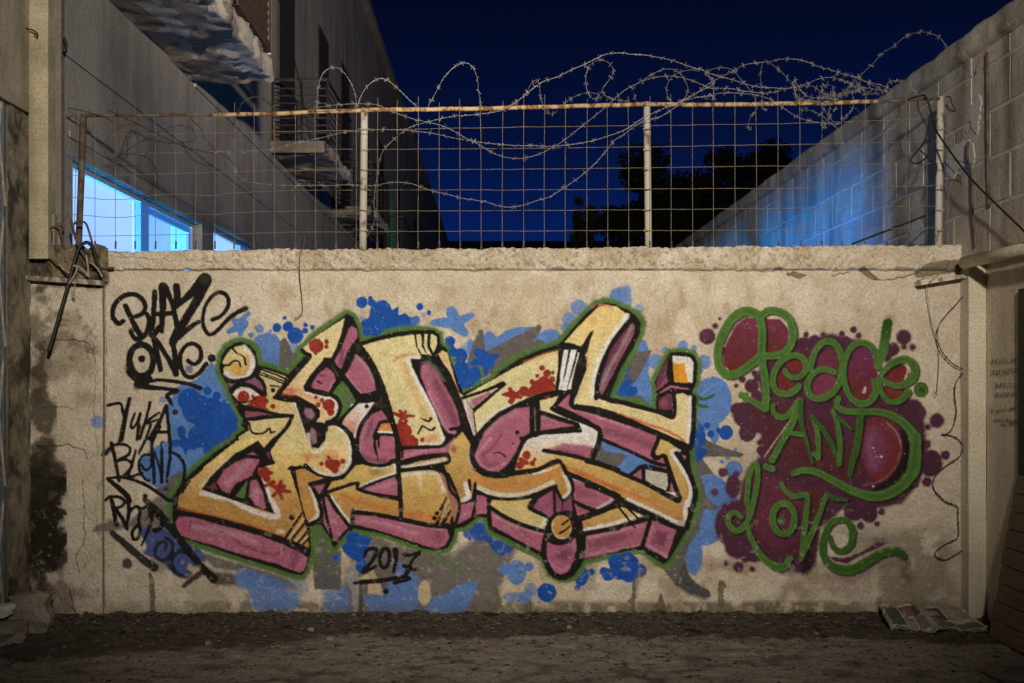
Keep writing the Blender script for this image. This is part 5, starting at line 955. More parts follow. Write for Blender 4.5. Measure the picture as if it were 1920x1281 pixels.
def window(Y0, Y1, Z0, Z1, mull, panes):
    wf = MB(); xf0, xf1 = XL-.10, XL-.055
    wf.box(xf0, xf1, Y0, Y1, Z1-.035, Z1-.002); wf.box(xf0, xf1, Y0, Y1, Z0, Z0+.04); wf.box(xf0, xf1, Y0, Y0+.03, Z0+.04, Z1-.035); wf.box(xf0, xf1, Y1-.045, Y1, Z0+.04, Z1-.035)
    fr = wf.build('window', M['frame'], bld)
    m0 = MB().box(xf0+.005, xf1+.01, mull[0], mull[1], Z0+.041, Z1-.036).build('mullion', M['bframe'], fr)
    ys = [Y0+.03, mull[0], mull[1], Y1-.045]
    for k in (0, 1):
        a, c = ys[2*k]+.002, ys[2*k+1]-.002
        if k == 1:   # the sliding sash sits lower and has its own rim
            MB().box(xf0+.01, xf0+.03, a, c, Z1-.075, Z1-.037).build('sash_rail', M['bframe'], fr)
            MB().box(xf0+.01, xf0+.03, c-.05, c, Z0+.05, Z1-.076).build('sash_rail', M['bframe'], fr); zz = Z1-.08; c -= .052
        else: zz = Z1-.038
        g = MB().box(xf0+.012, xf0+.02, a, c, Z0+.042, zz).build('pane', M[panes[k]], fr)
window(*W1, (1.39, 1.55), ('pane', 'pane2')); window(*W2, (4.1, 4.22), ('pane', 'pane2'))
# balconies
def soffit_slab(Y0, Y1, X1, Z0, Z1, seed):
    nx, ny = 26, max(8, int((Y1-Y0)/.04))
    X, Y = np.meshgrid(np.linspace(XL+.002, X1, nx), np.linspace(Y0, Y1, ny)); n = fbm(X*100, Y*100, 38, seed, 4); peel = np.clip((n-.5)*30, 0, 1)
    ed = np.clip(np.minimum((X1-X)/.05, 1), 0, 1)
    Z = Z0+peel*.018+(fbm(X*100, Y*100, 8, seed+5, 3)-.5)*.012
    rag = (fbm(X*0+3, Y*100, 13, seed+2, 4)-.5)*.09
    X = X+rag*(X-XL)/(X1-XL)
    V1 = np.stack([X, Y, Z], -1)
    # fascia rows
    rows = [V1[:, -1, :]]
    for k, tt in enumerate((.25, .5, .75, 1.0)):
        r = V1[:, -1, :].copy(); r[:, 2] = Z0+(Z1-Z0)*tt+(fbm(r[:, 1]*100, r[:, 1]*0+k, 9, seed+7+k, 2)-.5)*.03*(tt < 1); r[:, 0] += (fbm(r[:, 1]*100, r[:, 1]*0+k*9, 12, seed+17+k, 3)-.6)*.06; rows.append(r)
    back = rows[-1].copy(); back[:, 0] = XL; back[:, 2] = Z1; rows.append(back)
    G = np.concatenate([V1, np.stack(rows[1:], 1)], 1)
    h, w = G.shape[:2]; idx = np.arange(h*w).reshape(h, w); Q = np.stack([idx[:-1, :-1], idx[1:, :-1], idx[1:, 1:], idx[:-1, 1:]], -1).reshape(-1, 4)
    o = link('balcony_slab', np_mesh('balcony_slab', G.reshape(-1, 3), Q), M['soffit'], bld)
    MB().box(XL+.002, X1-.035, Y0+.004, Y1-.004, Z0+.022, Z1-.002).build('slab_core', M['cement_dark'], o)
    return o
XB = -1.49
soffit_slab(-1.2, 2.42, XB, 3.11, 3.27, 201)
soffit_slab(5.16, 6.95, XB-.01, 3.15, 3.28, 221); soffit_slab(9.2, 11.4, XB-.01, 3.15, 3.28, 231); soffit_slab(14.2, 17.0, XB-.01, 3.15, 3.28, 241)
# louvred shutters closing the first balcony
for (a, c) in ((-.6, .35), (.38, 1.32), (1.35, 2.36)):
    sh = MB(); sh.box(XB-.03, XB, a, a+.05, 3.30, 4.75); sh.box(XB-.03, XB, c-.05, c, 3.30, 4.75); sh.box(XB-.03, XB, a+.05, c-.05, 3.30, 3.36); sh.box(XB-.03, XB, a+.05, c-.05, 4.70, 4.75)
    so = sh.build('louvred_shutter', M['louver'], bld)
    me = None
    for k in range(24):
        z = 3.38+k*.055
        if me is None:
            q = MB(); q.prism([(XB-.028, .0), (XB-.022, -.004), (XB-.001, .034), (XB-.007, .038)], 'y', a+.052, c-.052); o = fixn(q.build('slat', M['louver'], so)); me = o.data; base = o
        else:
            o = base.copy(); col.objects.link(o); o.parent = so
        o.location = (0, 0, z)
MB().box(XB-.05, XB-.004, 2.365, 2.40, 3.29, 4.80).build('shutter_post', M['postpaint'], bld)
def railing(Y0, Y1, X1, Z0, H):
    r = MB().tube([(XL+.01, Y0, Z0+H), (X1, Y0, Z0+H), (X1, Y1, Z0+H)], .014, 5).build('balcony_railing', M['iron'], bld)
    for k in range(1, 8):
        z = Z0+H*k/8.2
        MB().tube([(XL+.01, Y0, z), (X1, Y0, z), (X1, Y1, z)], .007, 4).build('rail_bar', M['iron'], r)
    for (x, y) in ((XL+.02, Y0), (XL+.28, Y0), (X1, Y0), (X1, (Y0+Y1)/2), (X1, Y1)):
        MB().tube([(x, y, Z0), (x, y, Z0+H)], .013, 4).build('rail_post', M['iron'], r)
railing(5.18, 6.93, XB-.02, 3.29, .55); railing(9.22, 11.38, XB-.02, 3.29, .55); railing(14.22, 16.9, XB-.02, 3.29, .55)
for Y0 in (5.45, 9.9, 15.0):
    d_ = MB().box(XL+.002, XL+.03, Y0, Y0+.85, 3.29, 5.3).build('balcony_door', M['dark'], bld)
for Y0 in (8.0, 12.6, 19.0, 24.0):
    d_ = MB().box(XL+.002, XL+.02, Y0, Y0+.8, 3.9, 5.2).build('upper_window', M['dark'], bld)
for Y0 in (9.0, 12.0, 15.5, 19.0):
    MB().box(XL+.002, XL+.02, Y0, Y0+1.6, .9, 2.2).build('dark_window', M['dark'], bld)
# facade next to the camera: frontal pilasters, beam over the gate, jamb
fac = tag(empty('concrete_facade', (-2.3, -.3, 0)), 'yellowish concrete facade with beam and pilaster at the far left edge', 'building')
xa, xb = xw(54, -.1), xw(90, -.1)
wall_mesh('pilaster', xa, xb, 1.67, 5.2, lambda u, v, o: (u, -.1-o, v), .02, M['leftfront'], fac, .004, 251)
MB().box(xa, xb-.001, -.095, .1, 1.672, 5.2).build('pilaster_core', M['leftfront'], fac)
MB().box(xw(90), XL-.001, .0, .1, 1.66, 7).build('pilaster_core', M['pilaster'], fac)
wall_mesh('pilaster', xw(90), XL, 1.66, 5.2, lambda u, v, o: (u, -.006-o, v), .015, M['pilaster'], fac, .008, 255, .12)
MB().box(XL-.018, XL+.004, -.012, .03, 1.5, 7).build('corner_strip', M['pilaster'], fac)
MB().box(-3.0, xa-.004, -3.2, -.101, 2.34, 5.4).build('beam', M['leftfront'], fac)
wall_mesh('beam_face', -3.2, -.1, 2.34, 5.2, lambda u, v, o: (xa+.001+o, u, v), .03, M['leftfront'], fac, .005, 257)
tt = NT('mouldy_render'); f1 = tt.noise(5, 6, .62, dist=.4); f2 = tt.noise(100, 3)
cc = tt.mix(tt.ramp(f1, [(.42, 0), (.58, 1)]), (.06, .052, .035), (.30, .26, .18)); cc = tt.mix(1.0, cc, tt.ramp(f2, [(.3, .6), (.6, 1.1)]), 'MULTIPLY'); M['mouldy'] = tt.done(cc, .9, tt.bump(f1, .6, .02, tt.bump(f2, .6, .006)))
wall_mesh('jamb', -.298, -.05, 0, 2.335, lambda u, v, o: (-2.152+o, u, v), .012, M['mouldy'], fac, .012, 259, .12)
MB().box(-2.9, -2.162, -.296, -.102, -.02, 2.335).build('jamb_core', M['leftfront'], fac)
# roller shutter and scissor gate
gate = tag(empty('roller_shutter', (-2.3, -1.2, 0)), 'grey corrugated roller shutter at the left edge of the picture', 'shutter')
for k in range(58):
    if k == 0:
        q = MB(); q.prism([(-2.195, 0), (-2.178, .008), (-2.174, .020), (-2.178, .032), (-2.195, .038)], 'y', -2.6, -.30); sl0 = fixn(q.build('slat', M['shutter'], gate)); l0 = sl0.location.copy()
    else:
        o = sl0.copy(); col.objects.link(o); o.parent = gate; o.location = l0+Vector((0, 0, .04*k))
sg = tag(empty('scissor_gate', (-2.2, -.8, 0)), 'folding lattice gate in front of the roller shutter at the left edge', 'gate')
for j in range(14):
    for s_ in (1, -1):
        y0 = -.31-.11*(j % 4); z0 = (j//4)*.62+.02
        a_ = Vector((-2.164+.003*s_, y0, z0 if s_ == 1 else z0+.58)); c_ = Vector((-2.164+.003*s_, y0-.13, z0+.58 if s_ == 1 else z0))
        mid = (a_+c_)/2+Vector((.0, .0, 0))
        MB().tube([a_, mid, c_], .008, 4).build('lattice_bar', M['lattice'], sg)
for y in (-.36, -.60, -.82): MB().tube([(-2.168, y, .02), (-2.195, y, 2.3)], .009, 4).build('upright', M['lattice'], sg)
# switch box + cables on the facade
bx = tag(empty('junction_box', at(96, 432, -.05)), 'small open junction box on the grey pilaster beside the bent rebars', 'box')
p = at(97, 432, -.03)
MB().box(p.x-.045, p.x+.02, -.05, -.012, p.z-.075, p.z+.075, .004).build('box_body', M['cement'], bx); MB().box(p.x-.028, p.x+.012, -.058, -.0505, p.z-.06, p.z-.005).build('dark_opening', M['cable'], bx)

def wirething(name, polys, r, m, label, cat, group=None, n=5, smooth=True, origin=None):
    mb = MB()
    for P in polys:
        Q = spl(P, 6) if smooth and len(P) > 2 else np.array(P)
        mb.tube([Vector(q) for q in Q], r, n)
    o = mb.build(name, m, None, True); return tag(o, label, cat, group)
def cr(o, k, pts, Y=0.0, Y2=None):
    n = len(pts); return [tuple(at(o[0]+x/k, o[1]+y/k, Y if Y2 is None else Y+(Y2-Y)*i/max(1, n-1))) for i, (x, y) in enumerate(pts)]
q = (0, 400); k_ = 2.9117
wirething('black_hose', [cr(q, k_, [(265, 757), (300, 640), (335, 520), (375, 380), (405, 270), (425, 205), (450, 170), (478, 160), (505, 185), (525, 250), (545, 310), (560, 350)], -.16, -.04)], .0085, M['cable'], 'thick black hose hooked over the left pier and hanging down', 'hose', n=8)
wirething('bent_rebar', [cr(q, k_, [(370, 330), (300, 270), (240, 215), (212, 140), (203, 90), (215, 78), (250, 80), (262, 100), (255, 200), (250, 330)], -.10, 0)], .005, M['rebar'], 'leftmost bent rebar, a tall hook above the left pier', 'rebar', 'bent rebars sticking out of the left pier')
wirething('bent_rebar', [cr(q, k_, [(270, 90), (275, 80), (320, 80), (345, 170), (370, 230), (440, 290), (480, 330)], -.08, -.02)], .005, M['rebar'], 'short bent rebar with a flat top between the two rebar hooks', 'rebar', 'bent rebars sticking out of the left pier')
wirething('bent_rebar', [cr(q, k_, [(315, 60), (330, 110), (345, 170), (350, 200), (320, 280), (305, 340)], -.06, 0), cr(q, k_, [(312, 60), (340, 55), (348, 90), (325, 85)], -.06)], .004, M['rebar'], 'thin rebar with a twisted wire loop on top above the left pier', 'rebar', 'bent rebars sticking out of the left pier')
wirething('bent_rebar', [cr(q, k_, [(390, 38), (400, 90), (430, 180), (480, 260), (540, 305), (560, 350)], -.12, -.02)], .0065, M['rebar'], 'dark leaning rebar right of the thin ones above the left pier', 'rebar', 'bent rebars sticking out of the left pier')
wirething('bent_rebar', [cr(q, k_, [(405, 60), (420, 45), (460, 48), (480, 80), (505, 170), (520, 260), (555, 360)], -.07, -.0)], .0055, M['rebar'], 'rebar with a rounded shoulder in front of the lit window', 'rebar', 'bent rebars sticking out of the left pier')
wirething('bent_rebar', [cr(q, k_, [(318, 275), (350, 310), (395, 335)], -.12), cr(q, k_, [(400, 280), (440, 300), (490, 350)], -.11), cr(q, k_, [(470, 230), (480, 300), (480, 350)], -.1), cr(q, k_, [(490, 265), (530, 300), (560, 350)], -.1), cr(q, k_, [(355, 410), (400, 350), (420, 300), (400, 285)], -.13)], .005, M['rebar_c'], 'cement crusted rebar stubs crossing just above the flat bar', 'rebar', 'bent rebars sticking out of the left pier')
wirething('rusty_rod', [cr(q, k_, [(500, 300), (560, 300), (622, 298)], -.05)], .006, M['rebar'], 'short rusty rod lying along the left end of the coping', 'rod')
wirething('tie_wire', [cr(q, k_, [(405, 340), (408, 400), (404, 440)], -.1), cr(q, k_, [(395, 455), (404, 440), (415, 462)], -.1), cr(q, k_, [(404, 440), (402, 468)], -.1)], .0022, M['rebar_c'], 'short tie wire dangling under the flat bar on the left pier', 'wire')
k1 = 2.669
wirething('hanging_wire', [cr((400, 0), k1, [(455, 1160), (458, 1200), (450, 1240)], -.03)+[tuple(at(562, 480, -.05)), tuple(at(562, 520, -.035)), tuple(at(566, 560, -.02)), tuple(at(566, 588, -.02)), tuple(at(552, 598, -.03))], cr((400, 0), k1, [(455, 1160), (435, 1190), (428, 1240)], -.03)], .002, M['rebar'], 'thin wire hanging over the coping down to the splashes', 'wire')
wirething('hanging_string', [[tuple(at(1737, 528, -.05)), tuple(at(1745, 600, -.02)), tuple(at(1760, 660, -.02)), tuple(at(1757, 735, -.02))], [tuple(at(1751, 733, -.02)), tuple(at(1757, 738, -.02)), tuple(at(1753, 744, -.02))]], .0018, M['rebar_c'], 'thin string with a knot hanging beside the right barbed wire', 'string')
wirething('wall_cable', [cr((0, 0), k1, [(0, 55), (70, 95), (130, 140), (160, 150), (185, 165), (188, 180), (170, 165)], -.14)], .0035, M['cable'], 'black cable stub running to a hole in the facade at the upper left', 'cable')
o = wirething('facade_cable', [cr((0, 0), k1, [(320, 190), (330, 230), (318, 262)], -.03)], .008, M['cable'], 'short dark pipe loop on the grey pilaster near the top', 'pipe')
wirething('sagging_wire', [[(-1.5, 2.5, 3.85), (-1.6, 4.2, 3.55), (-1.75, 6.4, 2.9)]], .004, M['cable'], 'thin black wire sloping down between the balconies', 'wire')

# ------------------------------------------------------------ right side
XR = 2.19
rw = tag(empty('block_wall', (XR, 4, 0)), 'tall concrete block wall receding on the right, lit blue further back', 'wall')
MB().box(XR, XR+.2, -1.6, 26, 1.69, 2.60).build('mortar_bed', M['mortar'], rw)
MB().box(XR+.0, XR+.2, .2, 26, -.05, 1.69).build('mortar_bed', M['mortar'], rw)
bmeshes = []
for v in range(6):
    q = MB(); random.seed(v); q.box(0, .03, -.1935, .1935, -.0965, .0965, .003, .0008); o = fixn(q.build('block', M['block'], rw)); bmeshes.append(o.data); bpy.data.objects.remove(o)
random.seed(3)
for r in range(7):
    zc = 2.50-.207*(r-1)-.1035 if r else 2.54
    if r == 0: continue
    for c in range(-4, 30):
        yc = (-.141+.2+.4*c) if r % 2 == 0 else (-.141+.4*c)
        yc += (.2 if True else 0)
        if yc < -1.5: continue
        o = bpy.data.objects.new('block', random.choice(bmeshes)); col.objects.link(o); o.parent = rw
        o.location = Vector((XR-.0035+random.uniform(-.0012, .0012), yc, zc))-Vector(rw.location)
        if zc < 1.62 and yc < .3: bpy.data.objects.remove(o)
# top half course
for c in range(-4, 30):
    yc = -.141+.2-.4+.2+.4*c+.2-.0
    o = bpy.data.objects.new('block', random.choice(bmeshes)); col.objects.link(o); o.parent = rw; o.scale = (1, 1, .40)
    o.location = Vector((XR-.0035, yc, 2.543))-Vector(rw.location)
# coping of the block wall
def rcoping():
    Y = np.arange(-1.6, 26, .03); n = len(Y); rows = []
    for k, (dx, z) in enumerate(((.02, 2.575), (-.025, 2.585), (-.035, 2.61), (-.03, 2.64), (-.035, 2.67), (-.02, 2.695), (.05, 2.705), (.22, 2.70))):
        rows.append(np.stack([XR+dx+(fbm(Y*100, Y*0+k*7, 14, 301+k, 3)-.5)*.03, Y, z+(fbm(Y*100, Y*0+k*3, 30, 321, 3)-.5)*.016], -1))
    V = np.concatenate(rows); m = len(rows); idx = np.arange(m*n).reshape(m, n); Q = np.stack([idx[:-1, :-1], idx[1:, :-1], idx[1:, 1:], idx[:-1, 1:]], -1).reshape(-1, 4)
    link('coping', np_mesh('coping', V, Q), M['block'], rw)
rcoping()
# flaked white patches on the block wall
t = NT('flaked_limewash'); f = t.noise(60, 4); M['lime'] = t.done(t.mix(f, (.42, .39, .34), (.60, .57, .52)), .9)
def flake(pts, name='limewash_flake'):
    P = spl([np.array(p, float) for p in pts], 9, True)
    P = P+np.random.default_rng(len(pts)).normal(0, 1.3, P.shape)
    mb = MB(); X = XR-.006
    vs_ = []
    for (px, py) in P:
        d = FPX*X/(px-925); vs_.append((d-CAMD, CAMZ+(710-py)*d/FPX))
    mb.prism(vs_, 'x', X-.0012, X+.006); return fixn(mb.build(name, M['lime'], rw))
c5 = lambda L: [(1560+x/2.669, y/2.669) for x, y in L]
flake(c5([(740, 480), (748, 540), (735, 600), (722, 670), (695, 620), (690, 560), (715, 510)])); flake(c5([(600, 750), (650, 705), (700, 710), (715, 790), (690, 840), (640, 830), (600, 900), (570, 850), (575, 790)]))
flake(c5([(420, 1090), (445, 1110), (465, 1170), (470, 1215), (390, 1215), (395, 1150)])); flake(c5([(720, 150), (760, 110), (780, 150), (755, 190), (720, 185)])); flake(c5([(425, 370), (450, 362), (455, 385), (430, 392)]))
# conduits and dirt pipes on the block wall
def onright(pts, off=.012):
    X = XR-off; out = []
    for px, py in pts:
        d = FPX*X/(px-925); out.append((X, d-CAMD, CAMZ+(710-py)*d/FPX))
    return out
wirething('rusty_conduit', [onright(c5([(775, 260), (777, 500), (780, 800), (783, 1005), (790, 1030)]))], .006, M['rail_l'], 'thin rusty conduit running down the right block wall', 'pipe')
wirething('loose_cord', [onright(c5([(915, 85), (860, 130), (800, 200), (750, 290), (722, 360)]))], .0035, M['rebar_c'], 'pale cord curving down from the top of the right block wall', 'cord')
wirething('old_cable', [onright(c5([(680, 710), (678, 790), (700, 850), (703, 950), (705, 1080), (715, 1160), (718, 1230)]), .02)], .006, M['rail_l'], 'thick old cable stuck to the block wall right of the last fence post', 'cable')
# lower right: pilaster, cream wall, pipe, doorway
low = tag(empty('cream_side_wall', (2.3, -.5, 0)), 'cream painted side wall with pilaster at the right edge', 'wall')
wall_mesh('pilaster', xw(1816, -.1), 2.268, -.02, 1.66, lambda u, v, o: (u, -.1-o, v), .015, M['rightlow'], low, .003, 401)
MB().box(xw(1817, -.1), 2.268, -.094, .1, -.02, 1.655).build('pilaster_core', M['rightlow'], low)
wall_mesh('wall_face', -1.6, -.097, -.02, 1.70, lambda u, v, o: (2.27-o, u, v), .02, M['rightlow'], low, .004, 403)
MB().box(2.276, 2.5, -1.6, -.095, -.05, 1.70).build('wall_core', M['rightlow'], low)
MB().box(XR+.004, 2.5, -1.6, .22, 1.665, 1.70).build('ledge', M['cement'], low)
MB().box(2.245, 2.262, -1.6, -.48, 0, 1.5).build('dark_door', M['dark'], low)
pv = tag(MB().tube([(2.155, -.13, 1.648), (2.155, -.6, 1.643), (2.155, -1.6, 1.640)], .028, 20).build('drain_pipe', M['pipe'], None, True), 'thick cream painted pipe running along the right wall towards the camera', 'pipe')
# handwriting on the cream wall (flat marker, thin strokes)
FONT = {'M': '0,0 0,1 .5,.4 1,1 1,0', 'U': '0,1 0,.2 .5,0 1,.2 1,1', 'T': '0,1 1,1|.5,1 .5,0', 'L': '0,1 0,0 .9,0', 'A': '0,0 .5,1 1,0|.2,.4 .8,.4', 'K': '0,0 0,1|.9,1 0,.45 .9,0', 'S': '1,.9 .4,1 .1,.7 .8,.4 .7,.05 0,.05', 'E': '1,1 0,1 0,0 1,0|0,.5 .8,.5', 'V': '0,1 .5,0 1,1', 'C': '1,.9 .4,1 0,.5 .4,0 1,.1', 'I': '.5,0 .5,1', 'N': '0,0 0,1 1,0 1,1', 'Z': '0,1 1,1 0,0 1,0', 'F': '0,0 0,1 .9,1|0,.5 .7,.5', 'O': '.5,1 0,.5 .5,0 1,.5 .5,1', '#': '.3,0 .4,1|.7,0 .8,1|.1,.35 1,.35|.1,.68 1,.68', "'": '.5,1 .4,.75',
        'n': '0,.5 0,0|0,.35 .5,.5 .8,.3 .8,0', 'g': '.8,.5 .2,.5 .1,.2 .7,.1 .8,.5 .8,-.3 .2,-.3', 'u': '0,.5 .1,.05 .7,.05 .8,.5 .8,0', 'z': '0,.5 .8,.5 0,0 .8,0', 'e': '.1,.25 .8,.3 .6,.5 .2,.45 .1,.1 .7,0', 'l': '.3,1 .3,0', 's': '.8,.45 .3,.5 .2,.3 .7,.2 .6,0 .1,0', 'a': '.8,.5 .2,.45 .1,.1 .6,0 .8,.5 .8,0', 't': '.4,.8 .4,0|.1,.55 .7,.55', 'b': '.1,1 .1,0 .6,0 .8,.25 .5,.5 .1,.4', 'i': '.4,.5 .4,0', 'd': '.8,1 .8,0 .3,0 .1,.25 .4,.5 .8,.4', 'k': '.1,1 .1,0|.7,.5 .1,.25 .8,0', 'r': '.1,.5 .1,0|.1,.3 .4,.5 .7,.45', 'o': '.4,.5 .1,.25 .4,0 .7,.25 .4,.5', 'm': '0,.5 0,0|0,.4 .3,.5 .4,0|.4,.4 .7,.5 .8,0'}
hw = MB(); random.seed(11)
def write(txt, px, py, h, adv, drift=0):
    X = 2.268-.006
    x = px
    for ch in txt:
        if ch in FONT:
            for stn in FONT[ch].split('|'):
                pts = [tuple(map(float, q_.split(','))) for q_ in stn.split()]
                W_ = []
                for u, v in pts:
                    ppx = x+u*adv*.72+random.uniform(-.3, .3); ppy = py-v*h+random.uniform(-.4, .4)+drift*(x-px)
                    d = FPX*X/(ppx-925); W_.append((X, d-CAMD, CAMZ+(710-ppy)*d/FPX))
                hw.tube(W_, .0011, 4)
        x += adv
write('MUTLAK', 1861, 683, 9, 8.5, -.08); write('SEVECEKSIN', 1857, 704, 9, 5.6, -.10); write("'#ATSIZ", 1860, 726, 9, 7, .06); write('#LEFKOSA', 1866, 744, 8, 6, -.02)
write('En guzel sanat', 1858, 773, 7, 3.7, -.12); write('bana bugun', 1865, 790, 7, 4.6, .02); write('sen desen', 1876, 798, 6, 4, -.05)
hw.build('marker_handwriting', M['cable'], low)
# ------------------------------------------------------------ fence
fe = tag(empty('mesh_fence', (0, .06, 1.7)), 'rusty welded wire mesh fence with yellow top rail standing on the graffiti wall', 'fence')
YF = .06
def fat(px, py, dy=0): return at(px, py, YF+dy)
def rail_y(px): return float(np.interp(px, [153, 480, 683, 880, 1213, 1338, 1560, 1675, 1758], [217, 214.7, 206.5, 204.5, 195.8, 196.8, 193.5, 189.3, 184.8]))
rp_ = []
for x0, x1, m, r in ((153, 400, 'rail_l', .0075), (400, 676, 'rail', .010), (676, 1206, 'rail', .0105), (1206, 1645, 'rail', .0105), (1645, 1762, 'rail_l', .007)):
    pts = [fat(x, rail_y(x)+math.sin(x*.05)*.5) for x in np.linspace(x0, x1, 14)]
    MB().tube(pts, r, 10).build('top_rail', M[m], fe, True)
MB().tube([fat(118, 220), fat(155, 216)], .005, 6).build('top_rail', M['rail_l'], fe, True)
for x, yt, xb_, r, m in ((157, 214, 147, .0155, 'rail_l'), (683.5, 203, 680.5, .0175, 'postpaint'), (1213, 192, 1216, .0165, 'postpaint'), (1763.5, 182, 1759, .0165, 'postpaint')):
    a_, b_ = fat(x, yt, .012), fat(xb_, 472, .012)
    pts = [a_.lerp(b_, t_) for t_ in np.linspace(0, 1, 6)]
    ptm = mat_rust('chipped_post_paint', (.42, .39, .33), (.16, .08, .035), .60, 16) if m == 'postpaint' else M[m]
    po = MB().tube(pts, r, 14).build('post', ptm, fe, True)
    if m == 'postpaint':
        for py in (242, 281, 318, 355, 394, 432): MB().tube([fat(x-r*430, py, -.008), fat(x, py+1, -.012), fat(x+r*430, py, -.008)], .003, 4).build('weld_tie', M['rail'], po)
vx = [138, 178, 216.6, 253.3, 291.5, 329.7, 366.4, 402.8, 439, 476, 515, 553.6, 591.8, 630, 668, 707, 745.5, 784, 823.4, 862.6, 902.3, 941.7, 981.8, 1020.4, 1059.7, 1100.2, 1139.5, 1179.2, 1217.8, 1258.6, 1298.4, 1338, 1378.3, 1418.4, 1459.2, 1500.4, 1540.5, 1578.5, 1622, 1663, 1698.6, 1738, 1779]
rr = random.Random(5)
def hy(x, k):
    A = {200: [253, 291, 329, 373, 406, 442], 550: [246.5, 281, 320, 357, 396, 435], 1000: [238.7, 278.4, 316.6, 356, 394.5, 433.9], 1500: [232, 272, 312, 352, 391.5, 430], 1740: [223, 266, 307, 348, 387, 427]}
    xs = sorted(A); return float(np.interp(x, xs, [A[q_][k] for q_ in xs]))
for i, x in enumerate(vx):
    tp = rail_y(min(max(x, 155), 1750))-rr.uniform(12, 24)
    if x > 1700: tp = 200+rr.uniform(0, 10)
    lean = rr.uniform(-3.5, 3.5); pts = []
    for t_ in np.linspace(0, 1, 9):
        y = tp+(466-tp)*t_
        dark_lean = (8 if x == 138 else 0)*(1-t_)
        xx = x+lean*(1-t_)*.5*(1 if t_ < .15 else .5)+rr.uniform(-.35, .35)+dark_lean
        if t_ == 0 and x < 300: xx -= rr.uniform(0, 5)
        if x > 1675 and x < 1730 and t_ > .85: continue
        pts.append(fat(xx, y, -.004+rr.uniform(-.001, .001)))
    MB().tube(pts, .0015, 5).build('vertical_wire', M['wire'], fe, True)
    if 170 < x < 1690:
        e = fat(x, 458); MB().tube([fat(x+.3, 452, -.004), fat(x, 467, -.004)], .0045, 5).build('wire_foot', M['rail_l'], fe)
for k in range(6):
    for x0, x1 in ((116, 680), (680, 1214), (1214, 1796)):
        xs = np.arange(x0, x1+1, 19.5); sag = rr.uniform(-1, 1)*1.2
        pts = [fat(x, hy(x, k)+math.sin((x-x0)/(x1-x0)*math.pi)*sag+rr.uniform(-.5, .5)+(3*math.sin(x*.035) if x < 420 and k in (3, 4) else 0), rr.uniform(-.0008, .0012)) for x in xs]
        MB().tube(pts, .00145, 5).build('horizontal_wire', M['wire'], fe, True)
# ------------------------------------------------------------ barbed wire
def barbed(polys, label, group='barbed wire coils tangled along the fence top', m='barb', Y0=.0, amp=.10, seed=0, r=.0017, gap=.068, spike=.013, surf=None):
    g = random.Random(seed); mb = MB(); r = r*1.35 if m == 'barb_d' else r
    for P2 in polys:
        P2 = [np.array(p, float) for p in P2]
        L = len(P2); ph = g.uniform(0, 6)
        pts = [np.array(at(p[0], p[1], Y0+amp*math.sin(ph+i*.8))) if surf is None else np.array(surf(p[0], p[1])) for i, p in enumerate(P2)]
        Q = spl(pts, 7) if L > 2 else np.array(pts)
        seg = np.linalg.norm(np.diff(Q, axis=0), axis=1); s = np.concatenate([[0], np.cumsum(seg)])
        N = max(3, int(s[-1]/.010)); ss = np.linspace(0, s[-1], N)
        R_ = np.stack([np.interp(ss, s, Q[:, j]) for j in range(3)], 1)
        tw = ss*2*math.pi/.045
        for sg_ in (0, math.pi):  # two twisted strands
            off = np.stack([np.cos(tw+sg_)*.3, np.sin(tw+sg_), np.cos(tw+sg_)], 1)*r*.62
            mb.tube([Vector(v) for v in R_+off], r*.60, 3)
        d = g.uniform(.01, gap)
        while d < s[-1]:
            c = np.array([np.interp(d, s, Q[:, j]) for j in range(3)])
            for _ in range(3):
                v = Vector((g.uniform(-1, 1), g.uniform(-.5, .5), g.uniform(-1, 1))).normalized()*spike*g.uniform(.8, 1.25)
                cv = Vector(c); mb.tube([cv-v, cv+v], .0009, 3)
            d += gap*g.uniform(.85, 1.15)
    return tag(mb.build('barbed_wire', M[m], None), label, 'barbed wire', group)
c1 = lambda L: [(x/k1, y/k1) for x, y in L]
c2 = lambda L: [(400+x/k1, y/k1) for x, y in L]
c3 = lambda L: [(860+x/k1, y/k1) for x, y in L]
c4 = lambda L: [(1300+x/k1, y/k1) for x, y in L]
G_ = dict(seed=0)
barbed([c1([(655, 620), (600, 635), (545, 680), (522, 740), (540, 790), (590, 820), (650, 832), (705, 818), (732, 770), (735, 710), (715, 672), (660, 655), (625, 700), (605, 770)]), c1([(655, 622), (658, 650), (640, 700), (605, 765), (572, 805), (630, 785), (640, 715), (635, 690)])], 'dark rusty barbed wire loop hanging inside the mesh at the far left', m='barb_d', seed=1, Y0=.02, amp=.04)
barbed([c1([(600, 778), (680, 772), (750, 800), (783, 850), (786, 900), (765, 950), (728, 982)]), c1([(560, 800), (610, 770), (680, 725), (740, 690)])], 'dark rusty barbed wire end curling down below the far left loop', m='barb_d', seed=2, Y0=.0, amp=.03)
barbed([c1([(340, 540), (440, 562), (500, 580), (560, 605)]), c1([(545, 552), (640, 598), (705, 630), (780, 668), (870, 712), (960, 745), (1080, 770)]), c1([(870, 712), (915, 735), (960, 790), (1010, 820), (1070, 832)])], 'dark rusty barbed wire crossing below the left end of the rail', m='barb_d', seed=3, Y0=.03, amp=.04)
barbed([c1([(660, 655), (730, 690), (820, 712), (900, 715), (965, 705), (975, 680), (955, 640), (900, 628), (840, 640), (790, 665)])], 'dark rusty barbed wire oval right of the far left loop', m='barb_d', seed=4, Y0=.0, amp=.04)
barbed([c1([(950, 590), (1000, 640), (1030, 700), (1085, 758), (1150, 800), (1210, 890), (1260, 965)])], 'dark rusty barbed wire strand falling diagonally in the left bay', m='barb_d', seed=5, Y0=.1, amp=.04)
